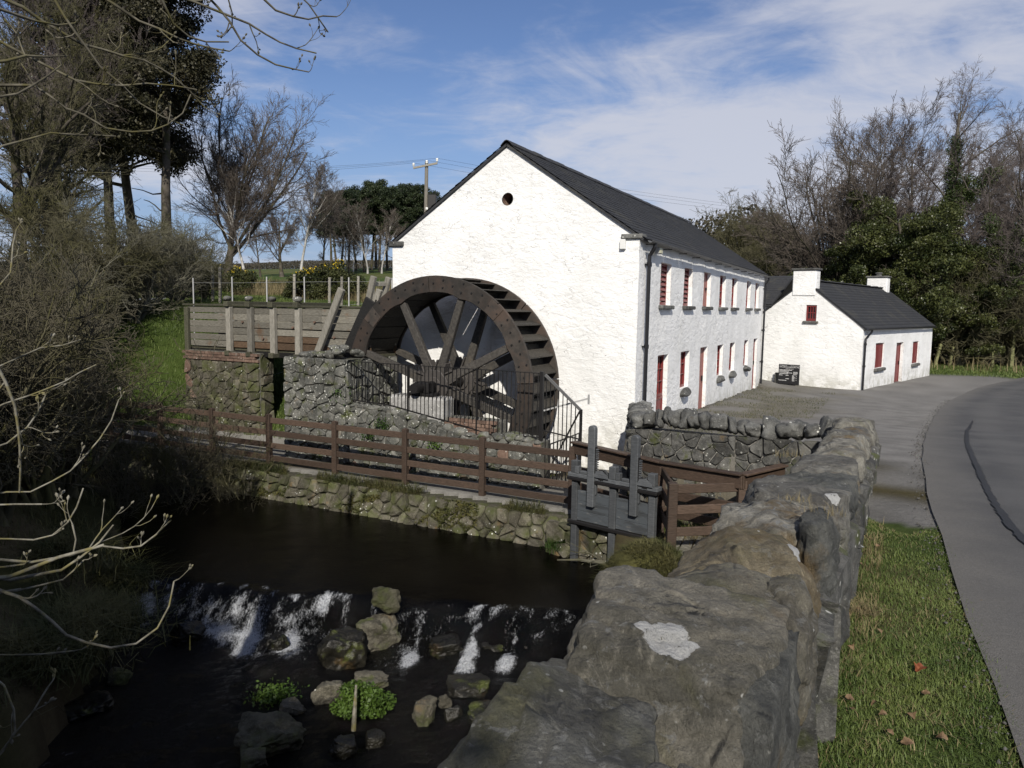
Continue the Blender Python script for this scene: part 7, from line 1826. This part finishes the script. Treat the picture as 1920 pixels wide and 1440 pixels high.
# right far verge
g0 = gpix(1760, 690, -0.4); x = rng.uniform(16, 42, 26000); y = rng.uniform(38, 50, 26000); a = x*DV[0] + y*DV[1]; kk = (a > 46); x, y = x[kk], y[kk]
V, F = blades(rng, np.stack([x, y, ground_z(x, y)], 1), 0.10, 0.03, 0.7); s = Soup(); s.add(V, F); link('far_verge_grass', s.mesh('far_verge_grass', M['grass'], False), None, 'stuff')
x = rng.uniform(16, 42, 3000); y = rng.uniform(40, 52, 3000); a = x*DV[0] + y*DV[1]; kk = (a > 49.5) & (a < 51.5); x, y = x[kk], y[kk]
V, F = blades(rng, np.stack([x, y, ground_z(x, y)], 1), 0.7, 0.03, 0.7); s = Soup(); s.add(V, F); link('far_dry_grass', s.mesh('far_dry_grass', M['grass_dry'], False), None, 'stuff')
# hill slope behind the trough
def hill(n, a0, a1, b0, b1, h, w, mat, name, thr=None, seed=3):
    a = rng.uniform(a0, a1, n); b = rng.uniform(b0, b1, n); x = DV[0]*a + NV[0]*b; y = DV[1]*a + NV[1]*b
    kp = ground_z(x, y) > -0.6; x, y = x[kp], y[kp]
    if thr is not None: kk = vnoise(x+70, y+70, 0.5, seed) > thr; x, y = x[kk], y[kk]
    V, F = blades(rng, np.stack([x, y, ground_z(x, y)], 1), h, w, 0.8); s = Soup(); s.add(V, F); link(name, s.mesh(name, M[mat], False), None, 'stuff')
hill(130000, 12.6, 25, 11.6, 30, 0.09, 0.012, 'grass', 'slope_grass')
hill(15000, 23.5, 28, 9, 26, 0.42, 0.012, 'grass_dry', 'fence_dry_grass', 0.35)
hill(9000, 28, 40, 9, 34, 0.5, 0.02, 'grass_dry', 'field_edge_grass', 0.5, 9)
# bank wall: moss and grass hanging over its top and growing in the joints
def bank_pts(n, b0, b1, f0, f1):
    b = rng.uniform(b0, b1, n); f = f0 + (f1-f0)*rng.random(n); a = 11.15 + 0.63*f; z = -2.5 + 1.68*f
    return np.stack([DV[0]*a + NV[0]*b, DV[1]*a + NV[1]*b, z], 1)
P = bank_pts(16000, 4.6, 17, 0.93, 1.06); kk = vnoise(P[:, 0]+30, P[:, 1]+30, 1.1, 3) > 0.35; P = P[kk]
V, F = blades(rng, P, 0.11, 0.006, 1.3, (0, -0.25)); s = Soup(); s.add(V, F); link('bank_top_grass', s.mesh('bank_top_grass', M['grass_bank'], False), None, 'stuff')
P = bank_pts(16000, 4.6, 17, 0.70, 1.0); kk = vnoise(P[:, 0]*1.6+30, P[:, 2]*2+P[:, 1]+30, 1.6, 6) > 0.56; P = P[kk] + np.array([-0.02, -0.05, 0.0])
V, F = leaf_quads(rng, P, 0.026, 0.4); s = Soup(); s.add(V, F); link('bank_moss', s.mesh('bank_moss', M['moss'], False), None, 'stuff')
def tuft(n, c, rx, ry, h, w, mat, name, wind=(0, 0), lean=1.0, drop=0.0):
    p = rng.normal(size=(n, 2))*np.array([rx, ry])*0.5; x = c[0] + p[:, 0]; y = c[1] + p[:, 1]; z = np.full(n, c[2]) - drop*(np.abs(p[:, 0])/rx + np.abs(p[:, 1])/ry)
    V, F = blades(rng, np.stack([x, y, z], 1), h, w, lean, wind); s = Soup(); s.add(V, F); o = link(name, s.mesh(name, M[mat], False)); return o
# grassy knob between sluice and parapet
kme = rock_mesh('grassy_knob', 640, M['ground'], 4, 0.35, 0.12)
at_ = kme.attributes.new('tint', 'FLOAT_COLOR', 'POINT'); at_.data.foreach_set('color', np.tile(np.array([0.075, 0.072, 0.026, 1.0], np.float32), len(kme.vertices)))
kb = link('grassy_knob', kme, None, 'structure', M=Matrix.Translation((1.95, 9.92, -1.10)) @ Matrix.Diagonal((0.62, 0.74, 0.66, 1)))
n = 22000; d = nrm_(rng.normal(size=(n, 3))); d[:, 2] = np.abs(d[:, 2])*0.9 - 0.15; d = nrm_(d)
P = np.array([1.95, 9.92, -1.10]) + d*np.array([0.61, 0.73, 0.65]); V, F = blades(rng, P, 0.10, 0.007, 1.6, (-0.15, -0.45)); s = Soup(); s.add(V, F); link('knob_grass', s.mesh('knob_grass', M['grass_bank'], False), None, 'stuff')
for (px, py, dep, h, nm, lab) in ((1060, 1020, 12.3, 0.16, 'fern_tuft', 'bright green tuft on the bank wall beside the sluice'), (1045, 975, 12.9, 0.0, '', '')):
    if not nm: continue
    c = at_y(px, py, dep); o = tuft(900, c, 0.30, 0.12, h, 0.007, 'plant', nm, (0, -0.3), 1.2, 0.06); tag(o, lab, 'plant')
for (px, py, z, h, r, lab) in ((130, 1205, -1.2, 0.34, 0.55, 'big hanging grass tuft on the left bank'), (95, 1250, -1.3, 0.32, 0.5, 'grass tuft at the water on the near left bank'), (165, 1170, -1.2, 0.3, 0.45, 'grass tuft upstream on the left bank'), (40, 1290, -1.3, 0.3, 0.5, 'grass tuft at the lower left picture edge'), (100, 1070, -0.9, 0.3, 0.6, 'dark grass tuft under the pale ash branches'), (210, 1110, -1.25, 0.28, 0.35, 'small grass tuft beside the left end of the weir')):
    c = at_z(px, py, z); c.z = max(gz(c.x, c.y), z)
    o = tuft(1500, c, r*1.3, r, h, 0.010, 'grass_bank', 'grass_tuft', (0.15, -0.35), 1.6, 0.10); tag(o, lab, 'grass tuft', 'grass tufts on the left bank')
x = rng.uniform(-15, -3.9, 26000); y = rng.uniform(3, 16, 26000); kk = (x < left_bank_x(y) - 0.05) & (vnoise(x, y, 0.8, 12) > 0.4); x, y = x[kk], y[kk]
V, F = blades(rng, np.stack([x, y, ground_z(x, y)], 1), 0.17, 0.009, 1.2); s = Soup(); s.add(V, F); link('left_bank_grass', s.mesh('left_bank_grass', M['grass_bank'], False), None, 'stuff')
# dry stalks by the yard wall and on the landing
for (px, py, dep, h, lab, mt) in ((1416, 880, 10.6, 0.42, 'dry brown grass clump at the foot of the yard wall', 'grass_dry'), (1300, 935, 11.2, 0.14, 'dry grass behind the landing fence rails', 'grass_dry'), (1360, 950, 10.9, 0.14, 'dry grass below the landing fence corner', 'grass_dry'), (1270, 925, 11.6, 0.12, 'green grass clump behind the landing post', 'grass')):
    c = at_y(px, py, dep); c.z = gz(c.x, c.y) if gz(c.x, c.y) > -1.0 else -0.72
    o = tuft(800, c, 0.55, 0.30, h, 0.007, mt, 'grass_clump', (0, 0), 0.9); tag(o, lab, 'grass clump', 'grass clumps round the landing')
for i, (px, py, lab) in enumerate(((1490, 940, 'tuft of dead grass on the speckled coping stone'), (1475, 855, 'dry tuft between two far coping stones'), (1555, 965, 'dry tuft at the right edge of the coping'))):
    c = Vector(on_top(px, py)); o = tuft(60, c, 0.10, 0.07, 0.045, 0.002, 'grass_dry', 'grass_tuft', (0, 0), 1.2); tag(o, lab, 'grass tuft', 'dry tufts on the parapet')
# weeds in the pit wall
for (px, py, lab) in ((718, 795, 'green weed growing in the pit wall below the bearing block'), (695, 815, 'small green weed low in the pit wall'), (817, 833, 'green weed at mid length of the pit wall'), (640, 740, 'weed on top of the pit wall beside the pier')):
    _, b_, z_ = at_a(px, py, 13.0); p = W(12.98, b_, z_); n = 260; P = np.array(p) + rng.normal(size=(n, 3))*np.array([0.09, 0.05, 0.07])
    s = Soup(); s.add(*leaf_quads(rng, P, 0.022, 0.3)); o = link('wall_weed', s.mesh('wall_weed', M['plant'], False)); tag(o, lab, 'weed', 'weeds in the pit wall')
# bright green plant in the stream on its dead stem
c = at_z(672, 1345, ZL); n = 5200; sc = c.y/FPX
cen = np.array([(c.x + (px-672)*sc, c.y + rng.uniform(-.06, .10), ZL + (1345-py)*sc*1.0) for px, py in ((650, 1300), (665, 1285), (690, 1292), (710, 1300), (722, 1318), (640, 1318), (660, 1325), (685, 1322), (705, 1330), (650, 1340), (675, 1340), (665, 1305))])
P = clump_points(rng, cen, np.full(len(cen), 0.13), n, 0.7, 0.0); s = Soup(); s.add(*leaf_quads(rng, P, 0.022, 0.5))
r_ = thing('stream_plant', 'bright green bushy plant growing among the stream boulders', 'plant', c); link('foliage', s.mesh('foliage', M['plant'], False), r_)
m = MB(); q = at_z(663, 1370, ZL); m.tube([q, q + Vector((0.01, 0.02, 0.25)), q + Vector((0.02, 0.05, 0.5))], [0.028, 0.022, 0.012], 7); m.build('stem', M['ash'], r_)
c = at_z(515, 1312, ZL); P = np.array(c) + rng.normal(size=(900, 3))*np.array([0.13, 0.10, 0.05]) + np.array([0, 0, 0.06]); s = Soup(); s.add(*leaf_quads(rng, P, 0.020, 0.5))
o = link('stream_plant', s.mesh('stream_plant', M['plant'], False)); tag(o, 'small low green plant left of the bushy stream plant', 'plant')
# drift sticks caught under the sluice
s = Soup(); base = at_z(1120, 1055, ZP); n = 60; st = np.array(base) + rng.normal(size=(n, 3))*np.array([0.30, 0.15, 0.06]) + np.array([0.25, 0.1, 0.14]); d = nrm_(rng.normal(size=(n, 3))*np.array([1, 0.6, 0.35])); nd, di, ra_ = grow(rng, st, d, rng.uniform(0.2, 0.6, n), np.full(n, 0.008), 3, 0.15, 0.0); s.add(*tubes_np(nd, ra_, 4))
o = link('driftwood', s.mesh('driftwood', M['twig_grey'])); tag(o, 'tangle of brown drift sticks caught under the sluice gate', 'driftwood')
m = MB(); p0 = at_z(1045, 1050, ZP+0.02); p1 = at_z(1135, 1056, ZP+0.10); m.tube([p0, p0.lerp(p1, 0.5) + ZUP*0.03, p1], [0.012, 0.022, 0.026], 7); o = m.build('drift_branch', M['twig_grey']); tag(o, 'single pale branch lying on the water left of the drift sticks', 'branch')
# fallen leaves on the verge: curled blades
M['leaf_brown'] = m_leaf('dead_leaf', (0.10, 0.062, 0.034), (0.19, 0.125, 0.07), 0.7, 30)
M['leaf_red'] = m_leaf('red_dead_leaf', (0.16, 0.045, 0.02), (0.22, 0.075, 0.03), 0.6, 30)
def leaf_mesh(seed, mat):
    r = random.Random(seed); n = 6; v = []; f = []; cur = r.uniform(0.5, 1.3)
    for i in range(n+1):
        t_ = i/n; w_ = 0.42*math.sin(math.pi*(0.08 + 0.88*t_))*(1 + 0.25*math.sin(i*2.4 + seed)); z = 0.25*math.sin(t_*math.pi*cur)
        v += [(t_-0.5, -w_, z + w_*0.35), (t_-0.5, 0, z), (t_-0.5, w_, z + w_*0.5*r.random())]
    for i in range(n):
        k = i*3; f += [(k, k+1, k+4, k+3), (k+1, k+2, k+5, k+4)]
    me = bpy.data.meshes.new('dead_leaf'); me.from_pydata(v, [], f); me.materials.append(M[mat]); me.update(); return me
lm = [leaf_mesh(i, 'leaf_brown') for i in range(4)]; rg = random.Random(66)
lp = [(1608, 1150), (1648, 1192), (1597, 1222), (1592, 1320), (1560, 1345), (1596, 1340), (1640, 1330), (1555, 1390), (1712, 1352), (1668, 1385), (1590, 1160), (1700, 1405), (1765, 1395), (1598, 1085), (1612, 1065), (1645, 1030), (1655, 1350), (1735, 1310)]
for i, (px, py) in enumerate(lp):
    p = gpix(px, py, 1.0); sz = rg.uniform(0.028, 0.05)
    o = link('dead_leaf', lm[i % 4], M=Matrix.Translation(p + ZUP*0.026) @ Matrix.Rotation(rg.uniform(0, 6.2), 4, 'Z') @ Matrix.Rotation(rg.uniform(-.5, .5), 4, 'X') @ Matrix.Diagonal((sz, sz, sz, 1)))
    tag(o, 'small curled brown leaf lying on the grass verge beside the parapet', 'leaf', 'fallen leaves on the verge')
p = gpix(1726, 1268, 1.0); o = link('dead_leaf', leaf_mesh(9, 'leaf_red'), M=Matrix.Translation(p + ZUP*0.03) @ Matrix.Rotation(0.4, 4, 'Z') @ Matrix.Diagonal((0.065, 0.075, 0.085, 1))); tag(o, 'single rust red leaf in the middle of the grass verge', 'leaf')
c = gpix(1612, 1152, 1.0); o = tuft(260, c + ZUP*0.012, 0.16, 0.12, 0.05, 0.004, 'grass_dry', 'grass_patch', (0, 0), 2.2); tag(o, 'flat patch of straw on the verge near the ochre stone', 'straw')

# ------------------------------------------------------------------ electricity pole and wires
pd = 58.0; top = at_y(800, 303, pd); g = gz(top.x, top.y)
ep = thing('electricity_pole', 'wooden electricity pole with crossarm and transformer behind the mill roof', 'utility pole', (top.x, top.y, g))
m = MB(); m.tube([(top.x-0.10, top.y, g-0.5), (top.x, top.y, top.z)], [0.19, 0.13], 10); m.build('pole', M['pole'], ep)
q0 = at_y(775, 315, pd); q1 = at_y(820, 306, pd-0.3); zc = (q0.z + q1.z)/2
m = MB(); m.beam(q0, q1, 0.12, 0.14); m.build('crossarm', M['wood_post'], ep)
ins = []
for f_ in (0.01, 0.56, 0.99):
    q = Vector(q0).lerp(Vector(q1), f_) + ZUP*0.08; m = MB(); m.tube([q, q + ZUP*0.06], 0.03, 6); m.tube([q + ZUP*0.06, q + ZUP*0.10, q + ZUP*0.16, q + ZUP*0.20, q + ZUP*0.27, q + ZUP*0.30], [0.06, 0.10, 0.07, 0.10, 0.08, 0.03], 8); m.build('insulator', M['porcelain'], ep); ins.append(q + ZUP*0.29)
q = at_y(808, 376, pd-0.2); m = MB(); m.frame((q.x, q.y, q.z), (1, 0, 0), (0, 1, 0), (0, 0, 1), (-0.22, 0.42), (-0.3, 0.3), (-0.75, 0.42)); tb = m.build('transformer', M['iron_black'], ep, bevel=0.03)
m = MB()
for dx in (-0.10, 0.10, 0.30): m.tube([(q.x+dx, q.y, q.z+0.42), (q.x+dx*1.3, q.y, q.z+0.62)], [0.05, 0.035], 6)
m.build('bushing', M['iron_black'], tb)
m = MB(); m.frame((q.x-0.24, q.y-0.25, q.z-0.62), (1, 0, 0), (0, 1, 0), (0, 0, 1), (-0.12, 0.10), (-0.04, 0.04), (-0.08, 0.08)); m.build('warning_plate', M['porcelain'], ep)
for i, p in enumerate(ins):
    e0 = Vector((p.x-38, p.y+6, p.z+1.2)); e1 = Vector((p.x+60, p.y+26, p.z-1.0)); s = Soup()
    for a_, b_ in ((e0, p), (p, e1)):
        nodes = np.array([[tuple(Vector(a_).lerp(Vector(b_), t_) - ZUP*(1.1*4*t_*(1-t_))) for t_ in np.linspace(0, 1, 14)]]); s.add(*tubes_np(nodes, np.full((1, 14), 0.007), 4))
    link('wire', s.mesh('wire', M['iron_black']), ep)

# ------------------------------------------------------------------ wire fence on the slope, mossy posts on the right
wf = thing('wire_fence', 'stock wire fence of thin pale and wooden posts on the slope behind the trough', 'fence', W(22, 16, 2.7))
tops = []
for (px, yt, yb, d, kind) in ((435, 519, 566, 20.5, 'g'), (500, 519, 566, 20.5, 'g'), (570.5, 519, 566, 20.5, 'g'), (654, 520, 562, 20.5, 'g'), (735, 521, 560, 20.5, 'g'), (362, 521, 566, 21.0, 'g')):
    p1 = at_y(px, yt, d); g = gz(p1.x, p1.y); m = MB(); m.beam((p1.x, p1.y, g-0.3), (p1.x, p1.y, p1.z), 0.030, 0.030, up=(0, 1, 0)); m.build('steel_post', M['galv'], wf); tops.append((p1.x, p1.y, p1.z, g))
tops.sort()
for f_ in (0.12, 0.4, 0.68, 0.95):
    s = Soup(); nodes = np.array([[(x_, y_, g_ + (z_-g_)*f_) for (x_, y_, z_, g_) in tops]]); s.add(*tubes_np(nodes, np.full((1, len(tops)), 0.004), 3)); link('wire', s.mesh('wire', M['galv']), wf)
wf2 = thing('wooden_post_fence', 'old stock fence of grey wooden posts before the gorse', 'fence', W(25, 16, 3)); tops = []
for (px, yt, d) in ((397, 498, 26.0), (411, 500, 25.5), (551, 514, 25.0), (617, 520, 25.0), (671, 518, 26.0), (640, 519, 26), (330, 500, 26), (700, 524, 27)):
    p1 = at_y(px, yt, d); g = gz(p1.x, p1.y); m = MB(); m.beam((p1.x, p1.y, g-0.3), (p1.x+0.02, p1.y, max(p1.z, g+0.9)), 0.085, 0.085, up=(0, 1, 0)); m.build('post', M['wood_post'], wf2, bevel=0.01); tops.append((p1.x, p1.y, max(p1.z, g+0.9), g))
tops.sort()
for f_ in (0.2, 0.5, 0.75, 0.93):
    s = Soup(); nodes = np.array([[(x_, y_-0.06, g_ + (z_-g_)*f_) for (x_, y_, z_, g_) in tops]]); s.add(*tubes_np(nodes, np.full((1, len(tops)), 0.004), 3)); link('wire', s.mesh('wire', M['iron_black']), wf2)
M['post_moss'] = m_wood('mossy_post_wood', (0.10, 0.105, 0.045), (0.18, 0.18, 0.085), (20, 20, 3), wear=(0.11, 0.12, 0.03), wearamt=0.5)
for (px, yt, yb, w_, ln_, lab) in ((1752, 626, 668, 0.16, 0.35, 'leaning mossy post nearest the cottage end'), (1781, 628, 665, 0.14, 0.16, 'mossy post second from the cottage end'), (1861, 626, 674, 0.16, -0.02, 'thick upright mossy post at the grass edge'), (1896, 606, 668, 0.20, 0.04, 'tallest mossy post near the right edge'), (1899, 642, 668, 0.12, 0.03, 'short mossy post beside the tallest one')):
    p = gpix(px, yb + 6, -0.4)
    if p.y > 48: p = at_y(px, yb, 47.0); p.z = gz(p.x, p.y)
    h_ = (yb - yt)*p.y/FPX; m = MB(); m.beam((p.x, p.y, p.z-0.3), (p.x + ln_, p.y, p.z + h_), w_, w_, up=(0, 1, 0)); o = m.build('fence_post', M['post_moss'], None, bevel=0.02); tag(o, lab, 'post', 'mossy posts right of the cottage')
